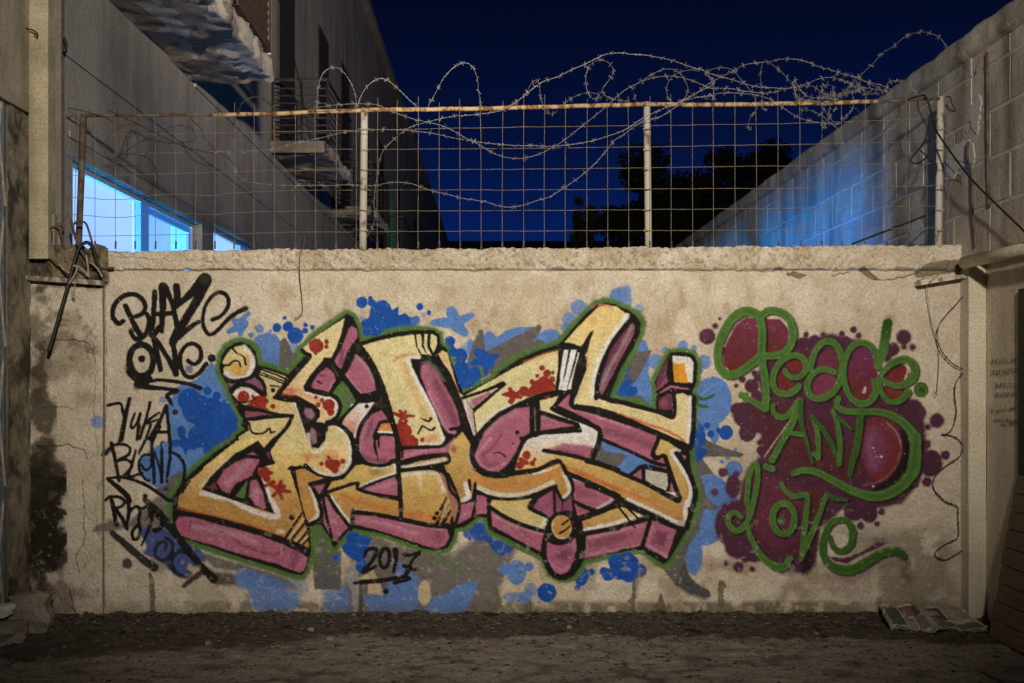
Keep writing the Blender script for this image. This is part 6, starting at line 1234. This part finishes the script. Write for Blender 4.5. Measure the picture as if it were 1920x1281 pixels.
barbed([c2([(105, 690), (102, 620), (125, 560), (150, 510), (210, 485), (260, 500), (290, 530), (310, 552)])], 'small faint barbed wire arch above the rail left of the balcony', m='barb_d', seed=6)
barbed([c2([(0, 760), (80, 765), (160, 762), (220, 755), (300, 745), (420, 715), (490, 700), (560, 685), (640, 665), (720, 655), (850, 648), (990, 655), (1060, 662), (1120, 672), (1190, 688)])+c3([(30, 700), (110, 712), (175, 720), (235, 725), (305, 730), (370, 728), (440, 733), (500, 730), (590, 720), (655, 708), (720, 690), (795, 665), (850, 640), (925, 590), (1000, 555), (1070, 525), (1180, 490), (1281, 480)])+c4([(40, 490), (110, 470), (175, 465), (240, 468), (330, 480), (400, 505), (470, 555), (530, 590), (600, 608), (680, 620), (740, 618)])], 'long barbed wire strand sagging gently just under the rail through three bays', seed=7, amp=.03, Y0=-.01)
barbed([c2([(70, 800), (150, 900), (210, 915), (290, 925), (340, 928), (460, 928), (590, 928), (655, 925), (740, 928), (815, 930), (850, 920), (910, 912), (985, 918), (1045, 938), (1110, 960), (1170, 972), (1240, 992)])+c3([(70, 1000), (140, 1012), (205, 1032), (265, 1037), (330, 1025), (395, 1003), (455, 985), (515, 948), (572, 910), (628, 868), (682, 820), (730, 765), (778, 705), (825, 675), (870, 640), (930, 605), (1000, 588), (1070, 548), (1130, 500), (1190, 465), (1281, 415)])+c4([(60, 372), (85, 350), (130, 340), (190, 348), (240, 400), (285, 455), (315, 510), (318, 545), (285, 590), (275, 635), (292, 650)])], 'lowest barbed wire strand dipping deep across the middle bay', seed=8, amp=.03, Y0=-.02)
barbed([c2([(520, 545), (523, 460), (538, 390), (565, 352), (600, 338), (640, 350), (680, 400), (710, 470), (718, 540)])], 'narrow barbed wire arch above the rail left of the second post', seed=9, Y0=.04, amp=.05)
barbed([c2([(718, 540), (750, 460), (795, 410), (845, 393), (890, 415), (950, 470), (990, 510), (1025, 540)])], 'wide barbed wire arch directly above the second post', seed=10, Y0=.04, amp=.05)
barbed([c2([(1070, 540), (1115, 460), (1150, 395), (1205, 335), (1250, 315)])+c3([(0, 325), (25, 315), (60, 325), (90, 380), (100, 455), (112, 540)])], 'tall barbed wire arch standing alone over the middle bay', seed=11, Y0=.05, amp=.05)
barbed([c2([(480, 548), (540, 535), (615, 525), (690, 520), (760, 520), (820, 525), (865, 545), (925, 570), (1015, 600), (1065, 610), (1145, 630), (1210, 660), (1270, 695)])+c3([(95, 720), (140, 748), (205, 780), (268, 792), (320, 793), (380, 780), (445, 752), (510, 715), (557, 680), (612, 635), (670, 590), (725, 545), (780, 495), (835, 450), (910, 410), (965, 375), (1030, 347), (1090, 355), (1130, 400), (1147, 450), (1125, 500), (1075, 515), (1045, 480), (1045, 420), (1090, 370), (1160, 350), (1225, 355), (1260, 390), (1275, 450), (1276, 500)])], 'barbed wire strand dipping in the middle bay then looping above the third post', seed=12, Y0=.0, amp=.05)
barbed([c2([(768, 1185), (795, 1140), (812, 1080), (803, 1020), (810, 950), (820, 880), (830, 810), (850, 755), (890, 710), (935, 670), (990, 635), (1065, 612), (1135, 595), (1210, 580)])+c3([(0, 580), (70, 575), (150, 565), (225, 550), (290, 510), (345, 465), (420, 410), (495, 385), (560, 352), (625, 325), (685, 295), (745, 270), (815, 265), (860, 272), (925, 275), (985, 285), (1045, 297), (1105, 315), (1160, 335), (1225, 352)])+c4([(60, 360), (115, 378), (180, 395), (245, 415), (320, 435), (400, 440), (460, 443), (520, 435), (590, 410), (640, 392), (700, 390), (760, 410), (854, 440)])], 'longest barbed wire strand rising from the second post into the high arc', seed=13, Y0=.02, amp=.05)
barbed([c3([(250, 530), (330, 480), (360, 425), (390, 402), (403, 430), (410, 490), (425, 530), (445, 560), (475, 568), (497, 552)])], 'small pointed barbed wire bend touching the rail in the middle bay', seed=14)
barbed([c3([(525, 520), (580, 485), (640, 465), (690, 470), (705, 485), (690, 498), (662, 488), (640, 440), (638, 370), (660, 325), (700, 302), (745, 310), (775, 355), (750, 405), (720, 445), (735, 480), (790, 500), (850, 508)])], 'question mark shaped barbed wire loop left of the third post', seed=15, Y0=.05)
barbed([c3([(890, 512), (875, 460), (890, 420), (965, 392), (1030, 382), (1100, 385), (1180, 408), (1240, 435), (1281, 445)])+c4([(110, 442), (195, 445), (260, 457), (340, 465), (400, 462), (490, 438)])], 'barbed wire curl rising beside the third post', seed=16, Y0=.07)
barbed([c4([(-60, 500), (0, 480), (60, 430), (130, 390), (200, 355), (255, 325), (345, 312), (380, 310), (440, 297), (510, 297), (570, 310), (630, 335), (690, 350), (750, 372), (810, 385), (854, 405), (950, 430), (1000, 455)])], 'highest long barbed wire arc over the right bay', seed=17, Y0=.06)
barbed([c4([(345, 315), (335, 380), (340, 440), (345, 500), (348, 545), (368, 545)])], 'short barbed wire dropping straight onto the rail in the right bay', seed=18)
barbed([c4([(380, 312), (440, 360), (485, 410), (505, 450), (520, 495), (540, 545), (541, 578)])], 'barbed wire slanting down into the right tangle', seed=19)
barbed([c4([(540, 540), (590, 555), (640, 575), (690, 620), (730, 650), (745, 700), (748, 745), (768, 790)])], 'barbed wire tail hanging below the rail in front of the block wall', seed=20, Y0=-.02)
barbed([c4([(510, 385), (500, 430), (530, 435), (590, 430), (640, 460), (680, 480), (740, 480), (800, 460), (854, 450)]), c4([(505, 395), (530, 440), (560, 475), (600, 490), (660, 490), (720, 500)]), c4([(500, 420), (515, 480), (540, 500), (600, 505), (680, 520)])], 'dense barbed wire knot on the rail of the right bay', seed=21, amp=.06, gap=.045)
barbed([c4([(640, 465), (648, 432), (680, 423), (700, 440), (695, 470), (662, 478), (640, 500)]), c4([(640, 525), (665, 560), (680, 580), (660, 630), (640, 630)]), c4([(700, 610), (682, 575), (690, 500), (725, 515), (700, 560)])], 'small barbed wire curls just right of the dense knot', seed=22, gap=.05)
barbed([c4([(540, 490), (600, 512), (680, 510), (740, 500), (780, 450), (820, 400), (854, 365)])+[(1560+x/k1, y/k1) for x, y in ((60, 270+60), (120, 250))][:0]], 'barbed wire leaving the knot upwards to the right', seed=23)
c5b = lambda L: [(1560+x/k1, y/k1) for x, y in L]
barbed([c5b([(-60, 490), (0, 480), (50, 465), (90, 425), (130, 385), (200, 325), (250, 268), (310, 232), (360, 188), (430, 162), (485, 165), (540, 190), (575, 240), (585, 262)])], 'tall barbed wire arch reaching from the rail to the top of the block wall', seed=24, Y0=.05, amp=.05)
barbed([c5b([(0, 355), (55, 370), (120, 390), (180, 415), (250, 450), (272, 472)]), c5b([(0, 390), (60, 405), (120, 440), (170, 440), (230, 450), (290, 465)]), c5b([(0, 475), (60, 470), (120, 455), (180, 470), (240, 468)])], 'bundle of barbed wire strands lying along the right end of the rail', seed=25, gap=.05)
barbed([c5b([(270, 460), (282, 415), (330, 405), (375, 420), (410, 450), (432, 482)]), c5b([(60, 480), (100, 430), (150, 470), (200, 455)]), c5b([(110, 400), (150, 440), (175, 500)]), c5b([(40, 600), (80, 575), (110, 520), (100, 460)])], 'small barbed wire hoops near the last rail section', seed=26, gap=.05)
barbed([c5b([(120, 540), (150, 600), (130, 640)])+[], c5b([(240, 690), (290, 620), (330, 580), (340, 520)]), c5b([(340, 700), (350, 760), (400, 820)])], 'dark thin barbed ends below the last rail section', m='barb_d', seed=27, Y0=.02)
wallsurf = lambda px, py: at(px, py, -.035)
w1 = [(1560+x/2.9117, 420+y/2.9117) for x, y in ((735, 330), (735, 365), (690, 425), (620, 500), (580, 565), (575, 630), (605, 705), (660, 765), (718, 800), (685, 850), (670, 900), (672, 960), (680, 1010), (675, 1060), (655, 1120), (620, 1150), (597, 1148), (650, 1155), (690, 1175), (715, 1215), (703, 1262))]
w2 = [(1500+x/2.905, 840+y/2.905) for x, y in ((860, 55), (780, 110), (735, 160), (728, 220), (790, 290), (858, 320), (860, 370), (865, 430), (858, 490), (800, 520), (745, 560), (740, 590), (790, 610), (850, 580), (930, 537), (990, 550), (1015, 575), (1030, 630), (1065, 640))]
barbed([w1+w2], 'single dark barbed wire winding down the right end of the graffiti wall', group='barbed wire down the wall', m='barb_d', seed=28, Y0=-.03, amp=.006, r=.0024, spike=.008)
barbed([onright(c5([(560, 810), (600, 850), (640, 890), (655, 950), (660, 1010), (650, 1050), (690, 1110), (715, 1170)]), )] if False else [c5([(560, 810), (600, 850), (640, 890), (655, 950), (660, 1010), (650, 1050), (690, 1110), (715, 1170)])], 'dark barbed wire trailing down right of the last fence post', m='barb_d', seed=29, Y0=-.02, amp=.01)
# cables
wirething('black_cable', [[tuple(at(1560+x/k1, y/k1, Y)) for x, y, Y in ((380, 500, .05), (445, 478, .05), (470, 488, .02), (495, 560, .0), (520, 650, -.05), (600, 770, -.2), (700, 900, -.4), (830, 1030, -.6), (1000, 1195, -.9))]], .0045, M['cable'], 'thick black cable sloping from the rail end to the right edge', 'cable', n=7)
wirething('black_cable', [[tuple(at(1560+x/k1, y/k1, .03)) for x, y in ((430, 510), (432, 545), (455, 595), (476, 640), (465, 700), (435, 745), (402, 785), (400, 812), (430, 816), (470, 790), (497, 750), (500, 715), (485, 697), (465, 715), (440, 748), (480, 785), (520, 822), (524, 850), (514, 890))]], .004, M['cable'], 'looped black cable knotted on the mesh near the last post', 'cable', n=6)
wirething('black_cable', [[tuple(at(1560+x/k1, y/k1, .03)) for x, y in ((555, 815), (560, 860), (566, 885))], [tuple(at(1560+x/k1, y/k1, .03)) for x, y in ((570, 490), (590, 485), (600, 520), (620, 550))]], .003, M['cable'], 'short frayed cable ends beside the last post', 'cable')
wirething('black_rod', [[tuple(at(1560+x/k1, y/k1, .10)) for x, y in ((100, 1222), (300, 1145), (520, 1060))]], .005, M['cable'], 'straight dark rod leaning against the last fence post', 'rod')

# ------------------------------------------------------------ ground
def ground():
    xs = np.arange(-2.7, 2.9, .011); ys = np.arange(-1.75, .06, .011); X, Y = np.meshgrid(xs, ys)
    px, py = X*400, Y*400
    edge = -.40+.10*(fbm(px, py, 130, 401, 3)-.5)*2+.02*np.sin(X*5)   # where dirt gives way to the worn concrete
    edge = edge-.18*np.clip((X-.9)/1.5, 0, 1)-.45*np.clip((-.6-X)/1.2, 0, 1)
    con = np.clip((edge-Y)*14+(fbm(px, py, 30, 405, 4)-.5)*3, 0, 1)
    n1 = fbm(px, py, 26, 411, 4); n2 = fbm(px, py, 5, 421, 2); rip = fbm(px, py*3.2, 60, 431, 4)
    Z = (n1-.5)*.030*(1-.6*con)+(n2-.5)*.016*(1-.7*con)+np.clip(.16+Y, 0, .16)*.12*(1-con)+(rip-.5)*.012*con+.004
    grit = np.random.default_rng(9).random(X.shape)
    Z += (grit > .985)*.006*(1-con)
    dirt = lin((84, 76, 66))*(.55+.9*n1)[..., None]; cc = lin((148, 140, 128))*(.70+.6*rip)[..., None]
    stain = np.clip((fbm(px, py*1.6, 40, 441, 4)-.55)*6, 0, 1)*con
    C = dirt*(1-con[..., None])+cc*con[..., None]; C = C*(1-.5*stain[..., None])
    crackd = np.minimum(abs((X-(.33+.35*(-.42-Y)+.02*np.sin(Y*40)))), 1); C = np.where(((crackd < .006) & (Y < -.40))[..., None], C*.3, C)
    C = C*(1+.8*((grit > .9975) & (con < .8))[..., None]*2)
    h, w = X.shape; idx = np.arange(h*w).reshape(h, w); Q = np.stack([idx[:-1, :-1], idx[:-1, 1:], idx[1:, 1:], idx[1:, :-1]], -1).reshape(-1, 4)
    t = NT('dirty_ground'); a_ = t.n('ShaderNodeAttribute'); a_.attribute_name = 'paint'; f = t.noise(130, 4, .65); g = t.noise(28, 5, .6)
    c = t.mix(1.0, a_.outputs['Color'], t.ramp(f, [(.3, .55), (.7, 1.25)]), 'MULTIPLY'); c = t.mix(1.0, c, t.ramp(g, [(.3, .75), (.7, 1.2)]), 'MULTIPLY')
    t.done(c, .92, t.bump(f, .8, .008, t.bump(g, .4, .012)), spec=.2); M['ground'] = t.m
    o = link('ground', np_mesh('ground', np.stack([X, Y, Z], -1).reshape(-1, 3), Q, np.concatenate([np.clip(C, 0, 1), np.ones(X.shape+(1,))], 2).reshape(-1, 4)), t.m)
    tag(o, 'dark dirt and worn concrete ground in front of the wall', kind='structure')
    return xs, ys, Z
gxs, gys, gZ = ground()
def gz(x, y): return float(gZ[min(len(gys)-1, max(0, int((y+1.75)/.011))), min(len(gxs)-1, max(0, int((x+2.7)/.011)))])
M['farground'] = mat_plain('far_ground', (.05, .045, .04), .95, 0, .4, 2)
tag(MB().box(-300, 300, -60, 400, -.5, -.03).build('far_ground', M['farground']), kind='structure')
# debris
def chips(name, n, smin, smax, cols, label, seed, ymin=-1.4, bias=2.0, flat=.5):
    g = random.Random(seed); V = []; Fc = []; Cl = []
    for _ in range(n):
        x = g.uniform(-2.2, 2.3); y = -.03-(abs(ymin)-.03)*g.random()**bias; s = g.uniform(smin, smax)*(1.8 if g.random() < .06 else 1)
        z = gz(x, y)+s*.15; b = len(V); a = g.uniform(0, 6.28); e = g.uniform(.5, 1.8); c_, s_ = math.cos(a), math.sin(a); cl = g.choice(cols); f = g.uniform(.6, 1.2)
        for (u, v, w) in ((-1, -.6, 0), (1, -.5, .1), (.8, .7, 0), (-.7, .8, .1), (.1, .0, 1)):
            u = u*s*e+g.uniform(-.2, .2)*s; v = v*s; V.append((x+u*c_-v*s_, y+u*s_+v*c_, z+w*s*flat)); Cl.append((cl[0]*f, cl[1]*f, cl[2]*f, 1))
        Fc += [(b, b+1, b+4), (b+1, b+2, b+4), (b+2, b+3, b+4), (b+3, b, b+4)]
    me = bpy.data.meshes.new(name); me.from_pydata(V, [], Fc); a_ = me.color_attributes.new('paint', 'FLOAT_COLOR', 'POINT'); a_.data.foreach_set('color', np.array(Cl, np.float32).ravel())
    return tag(link(name, me, M['ground']), label, kind='stuff')
chips('gravel', 7500, .0024, .0075, [(.13, .11, .09), (.24, .21, .18), (.05, .042, .035), (.07, .06, .05)], 'fine gravel scattered over the ground', 1, -1.3, 2.6)
chips('litter_flecks', 520, .003, .008, [(.50, .48, .44), (.40, .37, .32), (.28, .24, .19)], 'pale flecks of litter at the foot of the wall', 2, -1.1, 1.5, .2)
chips('dry_leaves', 650, .007, .015, [(.05, .035, .022), (.085, .06, .038), (.03, .024, .02)], 'dry leaves gathered along the foot of the wall', 3, -.42, 1.9, .35)
tw = MB(); g = random.Random(8)
for _ in range(60):
    x = g.uniform(-1.9, 2.1); y = -.04-.6*g.random()**2; a = g.uniform(-.6, .6); L = g.uniform(.02, .07); z = gz(x, y)+.006
    tw.tube([(x, y, z), (x+L*.5*math.cos(a), y+L*.5*math.sin(a)-.003, z+.006), (x+L*math.cos(a), y+L*math.sin(a), z)], .0014, 4)
tag(tw.build('twigs', mat_plain('dry_twig', (.14, .11, .08), .9)), 'thin dry twigs on the dirt', kind='stuff')
def rock(name, c, sx_, sy_, sz_, m, label, cat, seed, rot=0.0, group=None):
    import bmesh
    b = bmesh.new(); bmesh.ops.create_cube(b, size=1); bmesh.ops.subdivide_edges(b, edges=b.edges[:], cuts=6, use_grid_fill=True)
    g = np.random.default_rng(seed); off = g.uniform(0, 50, 3)
    from mathutils import noise as N_
    for v in b.verts:
        p = v.co.copy(); q_ = p*2.3+Vector(off); r_ = Vector(p)
        sph = p.normalized()*.62; r_ = p.lerp(sph, .35)
        r_ *= 1+.35*(N_.noise(q_))+.12*N_.noise(q_*3)
        v.co = Vector((r_.x*sx_, r_.y*sy_, r_.z*sz_))
    me = bpy.data.meshes.new(name); b.to_mesh(me); b.free()
    o = link(name, me, m); o.location = c; o.rotation_euler = (0, 0, rot); return tag(o, label, cat, group)
rock('concrete_chunk', (-2.10, -.50, .03), .20, .22, .09, M['cement'], 'flat pale slab chunk lying at the bottom left corner', 'rubble', 1, .4, 'rubble by the gate jamb')
rock('concrete_chunk', (-2.05, -.30, .07), .17, .18, .18, M['cement'], 'blocky chunk of concrete at the foot of the left jamb', 'rubble', 2, .2, 'rubble by the gate jamb')
rock('concrete_chunk', (-2.16, -.47, .12), .16, .12, .05, M['lime'], 'crumpled white scrap on top of the rubble at the lower left', 'scrap', 5, .9)
for i, (px, py, s_, lb) in enumerate(((583, 1184, .016, 'rounded dark stone left of the painted year, close to the wall'), (618, 1203, .017, 'pale pebble pair on the dirt under the year'), (1200, 1215, .018, 'grey pebble at the edge of the worn concrete in the middle'), (1068, 1181, .013, 'small pebble near the wall below the drop shape'), (390, 1215, .014, 'small dark stone on the left dirt'), (1530, 1190, .014, 'small pale stone before the right dirt patch'))):
    d = FPX*CAMZ/(py-710); x = (px-925)*d/FPX; y = d-CAMD
    rock('stone', (x, y, gz(x, y)+s_*.3), s_*1.6, s_, s_, M['cement'], lb, 'stone', 20+i, i, 'loose stones on the ground')
# newspaper
def newspaper():
    nu, nv = 150, 70
    U, V = np.meshgrid(np.linspace(0, 1, nu), np.linspace(0, 1, nv))
    # corners on the ground / against the wall foot
    xl = 1.83+.0*V; x0 = 1.755+.035*V; x1 = 2.165-.02*V
    X = x0+(x1-x0)*U; Y = -.34+.26*V-.03*U*(1-V); Z = .012+.052*V+.006
    fold = np.exp(-((U-.44)/.018)**2)
    Z = Z+.010*fold+.012*np.sin(U*14+V*3)*(.3+.7*(1-V))*.6+(fbm(U*100, V*60, 16, 501, 4)-.5)*.040+.02*np.clip(U-.9, 0, 1)*5*(1-V)
    C = np.ones((nv, nu, 3))*lin((150, 142, 130))
    def blk(u0, u1, v0, v1, c, k=1): 
        m = (U > u0) & (U < u1) & (V > v0) & (V < v1); C[m] = C[m]*(1-k)+np.array(c)*k
    bk = lin((30, 28, 27)); 
    blk(.02, .17, .08, .92, bk, .85); blk(.19, .30, .08, .46, lin((120, 112, 104)), .8); blk(.19, .42, .50, .93, bk, .8); blk(.31, .42, .06, .90, lin((70, 50, 44)), .75); blk(.24, .34, .52, .88, lin((120, 86, 74)), .7)
    blk(.48, .70, .40, .86, bk, .88); blk(.47, .98, .04, .30, bk, .75); blk(.72, .97, .40, .92, lin((122, 116, 108)), .6); blk(.50, .68, .32, .37, lin((140, 40, 34)), .5)
    lines = (np.sin(V*95) > .1) & (((U > .72) & (U < .97) & (V > .42)) | ((U > .19) & (U < .30) & (V > .1) & (V < .44))) & (np.random.default_rng(4).random(U.shape) > .3); C[lines] *= .45
    C *= 1.35*(.8+.4*fbm(U*100, V*60, 6, 511, 3))[..., None]
    C[fold > .4] = lin((150, 142, 130))
    h, w = U.shape; idx = np.arange(h*w).reshape(h, w); Q = np.stack([idx[:-1, :-1], idx[:-1, 1:], idx[1:, 1:], idx[1:, :-1]], -1).reshape(-1, 4)
    t = NT('newsprint'); a_ = t.n('ShaderNodeAttribute'); a_.attribute_name = 'paint'; t.done(a_.outputs['Color'], .8)
    root = tag(empty('newspaper', (1.96, -.2, .02)), 'crumpled open newspaper lying against the wall foot at the lower right', 'newspaper')
    link('open_sheet', np_mesh('open_sheet', np.stack([X, Y, Z], -1).reshape(-1, 3), Q, np.concatenate([C, np.ones((nv, nu, 1))], 2).reshape(-1, 4)), t.m, root)
    pap = mat_plain('newsprint_blank', (.27, .25, .22), .85, 0, .2)
    for k, (dx, dy, dz) in enumerate(((.012, -.012, -.006), (-.008, -.006, -.010))):
        mb = MB(); n = 24
        X2 = X[::6, ::6]+dx; Y2 = Y[::6, ::6]+dy; Z2 = np.maximum(Z[::6, ::6]+dz, .004+.002*k)
        h, w = X2.shape; idx = np.arange(h*w).reshape(h, w); Q2 = np.stack([idx[:-1, :-1], idx[:-1, 1:], idx[1:, 1:], idx[1:, :-1]], -1).reshape(-1, 4)
        link('under_sheet', np_mesh('under_sheet', np.stack([X2, Y2, Z2], -1).reshape(-1, 3), Q2), pap, root)
newspaper()
# wooden panel leaning on the right wall
t = NT('old_dark_wood'); f = t.noise(9, 6, .6, stretch=(6, .8, 9), dist=.6); f2 = t.noise(3, 4)
c = t.mix(t.ramp(f, [(.3, 0), (.7, 1)]), (.085, .062, .038), (.20, .15, .092)); c = t.mix(t.ramp(f2, [(.4, 0), (.7, .6)]), c, (.12, .092, .06)); M['wood'] = t.done(c, .85, t.bump(f, .6, .004))
pn = tag(empty('plank_panel', (2.15, -.9, 0)), 'panel of dark weathered planks leaning on the right wall', 'panel')
g = random.Random(12)
for k in range(9):
    z0 = .015+k*.077; z1 = z0+.072; xA = 2.125+.115*z0/.7; xB = 2.125+.115*z1/.7; j = g.uniform(-.012, .012)
    q = MB(); n = 10; 
    y0 = -.46+j-.01*k/9; y1 = -1.6
    q.prism([(xA, z0), (xB+g.uniform(-.002, .002), z1), (xB+.018, z1), (xA+.018, z0)], 'y', y1, y0)
    # prism 'y' puts the first coordinate on x and the second on z
    fixn(q.build('plank', M['wood'], pn))
for y in (-.56, -1.2): 
    q = MB(); q.prism([(2.145, .0), (2.265, .72), (2.285, .72), (2.165, 0)], 'y', y-.04, y+.04); fixn(q.build('batten', M['wood'], pn))
fr = tag(empty('broken_frame', (1.9, -1.05, 0)), 'broken wooden frame lying on the ground in the bottom right corner', 'frame')
def gp(px, py, z=.0): 
    d = FPX*(CAMZ-z)/(py-710); return Vector(((px-925)*d/FPX, d-CAMD, z))
cs = [gp(1834, 1249, .02), gp(1880, 1243, .03), gp(1960, 1258, .03), gp(1905, 1283, .02)]
for a_, b_ in zip(cs, cs[1:]+cs[:1]):
    dv = (b_-a_).normalized(); sd = Vector((-dv.y, dv.x, 0))*.011; up_ = Vector((0, 0, .009)); q = MB(); n0 = 0
    q.v = [tuple(p_) for p_ in (a_-sd-up_, a_+sd-up_, a_+sd+up_, a_-sd+up_, b_-sd-up_, b_+sd-up_, b_+sd+up_, b_-sd+up_)]; q.f = [(0, 1, 2, 3), (7, 6, 5, 4), (0, 4, 5, 1), (1, 5, 6, 2), (2, 6, 7, 3), (3, 7, 4, 0)]
    fixn(q.build('frame_bar', mat_plain('pale_worn_wood', (.20, .165, .12), .85, 0, .3), fr))

# ------------------------------------------------------------ trees beyond
def tree(cx, Y, h, rad, seed, label, spiky=False, n=15000):
    g = np.random.default_rng(seed); root = tag(empty('tree', (cx, Y, 0)), label, 'tree', 'dark trees behind the yard')
    MB().tube([(cx, Y, -.3), (cx+.1, Y, h*.35), (cx-.1, Y, h*.7), (cx, Y, h*.9)], [.22, .17, .09, .04], 7).build('trunk', M['bark'], root, True)
    for _ in range(6):
        a = g.uniform(0, 6.28); z = h*g.uniform(.3, .6); L = rad*g.uniform(.6, .9)
        MB().tube([(cx, Y, z), (cx+L*.5*math.cos(a), Y+L*.5*math.sin(a), z+L*.5), (cx+L*math.cos(a), Y+L*math.sin(a), z+L*.7)], [.07, .04, .015], 5).build('limb', M['bark'], root, True)
    cl = []
    for _ in range(34):
        t_ = g.uniform(.18, 1.0); rr_ = rad*(math.sin(min(1, t_*1.02)*math.pi*.62+.55))**.8 if not spiky else rad*(1.05-t_)
        a = g.uniform(0, 6.28); q_ = rr_*g.uniform(.3, 1.0); cl.append((cx+q_*math.cos(a), Y+q_*math.sin(a), h*t_, rad*g.uniform(.26, .46)*(.5 if spiky else 1)))
    k = g.integers(0, len(cl), n); cl = np.array(cl)[k]
    u = g.normal(size=(n, 3)); u /= np.linalg.norm(u, axis=1)[:, None]; rr2 = cl[:, 3:4]*g.random((n, 1))**.55
    C = cl[:, :3]+u*rr2*np.array([1, 1, .85]); s_ = g.uniform(.05, .12, (n, 1))
    d1 = g.normal(size=(n, 3)); d1 /= np.linalg.norm(d1, axis=1)[:, None]; d2 = np.cross(d1, g.normal(size=(n, 3))); d2 /= np.linalg.norm(d2, axis=1)[:, None]
    V = np.stack([C-d1*s_, C-d2*s_*.5, C+d1*s_, C+d2*s_*.5], 1).reshape(-1, 3)
    link('crown', np_mesh('crown', V, np.arange(n*4).reshape(-1, 4)), M['leaf'], root)
def topz(py, Y): return zw(py, Y)
tree(xw(1245, 24), 24, topz(284, 24), 1.55, 1, 'tall dark tree directly behind the third fence post'); tree(xw(1190, 23), 23, topz(330, 23), 1.1, 5, 'rounded shorter dark tree left of the tallest tree')
tree(xw(1110, 20), 20, topz(390, 20), .75, 2, 'low dark tree with pointed tops at the left of the group', True, 5000); tree(xw(1085, 21), 21, topz(362, 21), .40, 6, 'thin spire shaped dark tree at the left of the group', True, 2500)
tree(xw(1400, 26), 26, topz(262, 26), 1.7, 3, 'broad dark tree rising over the slope of the block wall'); tree(xw(1330, 27), 27, topz(390, 27), 1.3, 4, 'low dark tree filling the gap between the two tall trees')
tree(xw(1480, 30), 30, topz(285, 30), 1.4, 7, 'dark tree furthest right, mostly hidden by the block wall')
hm = MB(); tag(hm.box(-40, 40, 60, 62, -.5, zw(452, 60)).build('dark_hedge', M['leaf']), 'low dark hedge closing the far end of the yard', 'hedge')
# body for the assumed flood lamp, added unseen behind the photographer
sl_ = tag(empty('assumed_flood_lamp', (ASSUMED_LAMP[0], ASSUMED_LAMP[1]-.5, 0)), 'assumed grey flood lamp on a short pole, added unseen behind the photographer', 'lamp')
MB().tube([(ASSUMED_LAMP[0], ASSUMED_LAMP[1]-.5, -.1), (ASSUMED_LAMP[0], ASSUMED_LAMP[1]-.5, 2.95)], [.04, .03], 12).build('pole', M['iron'], sl_, True)
MB().box(ASSUMED_LAMP[0]-.20, ASSUMED_LAMP[0]+.20, ASSUMED_LAMP[1]-.45, ASSUMED_LAMP[1]-.15, 2.62, 2.88, .02).build('assumed_lamp_head', M['iron'], sl_)
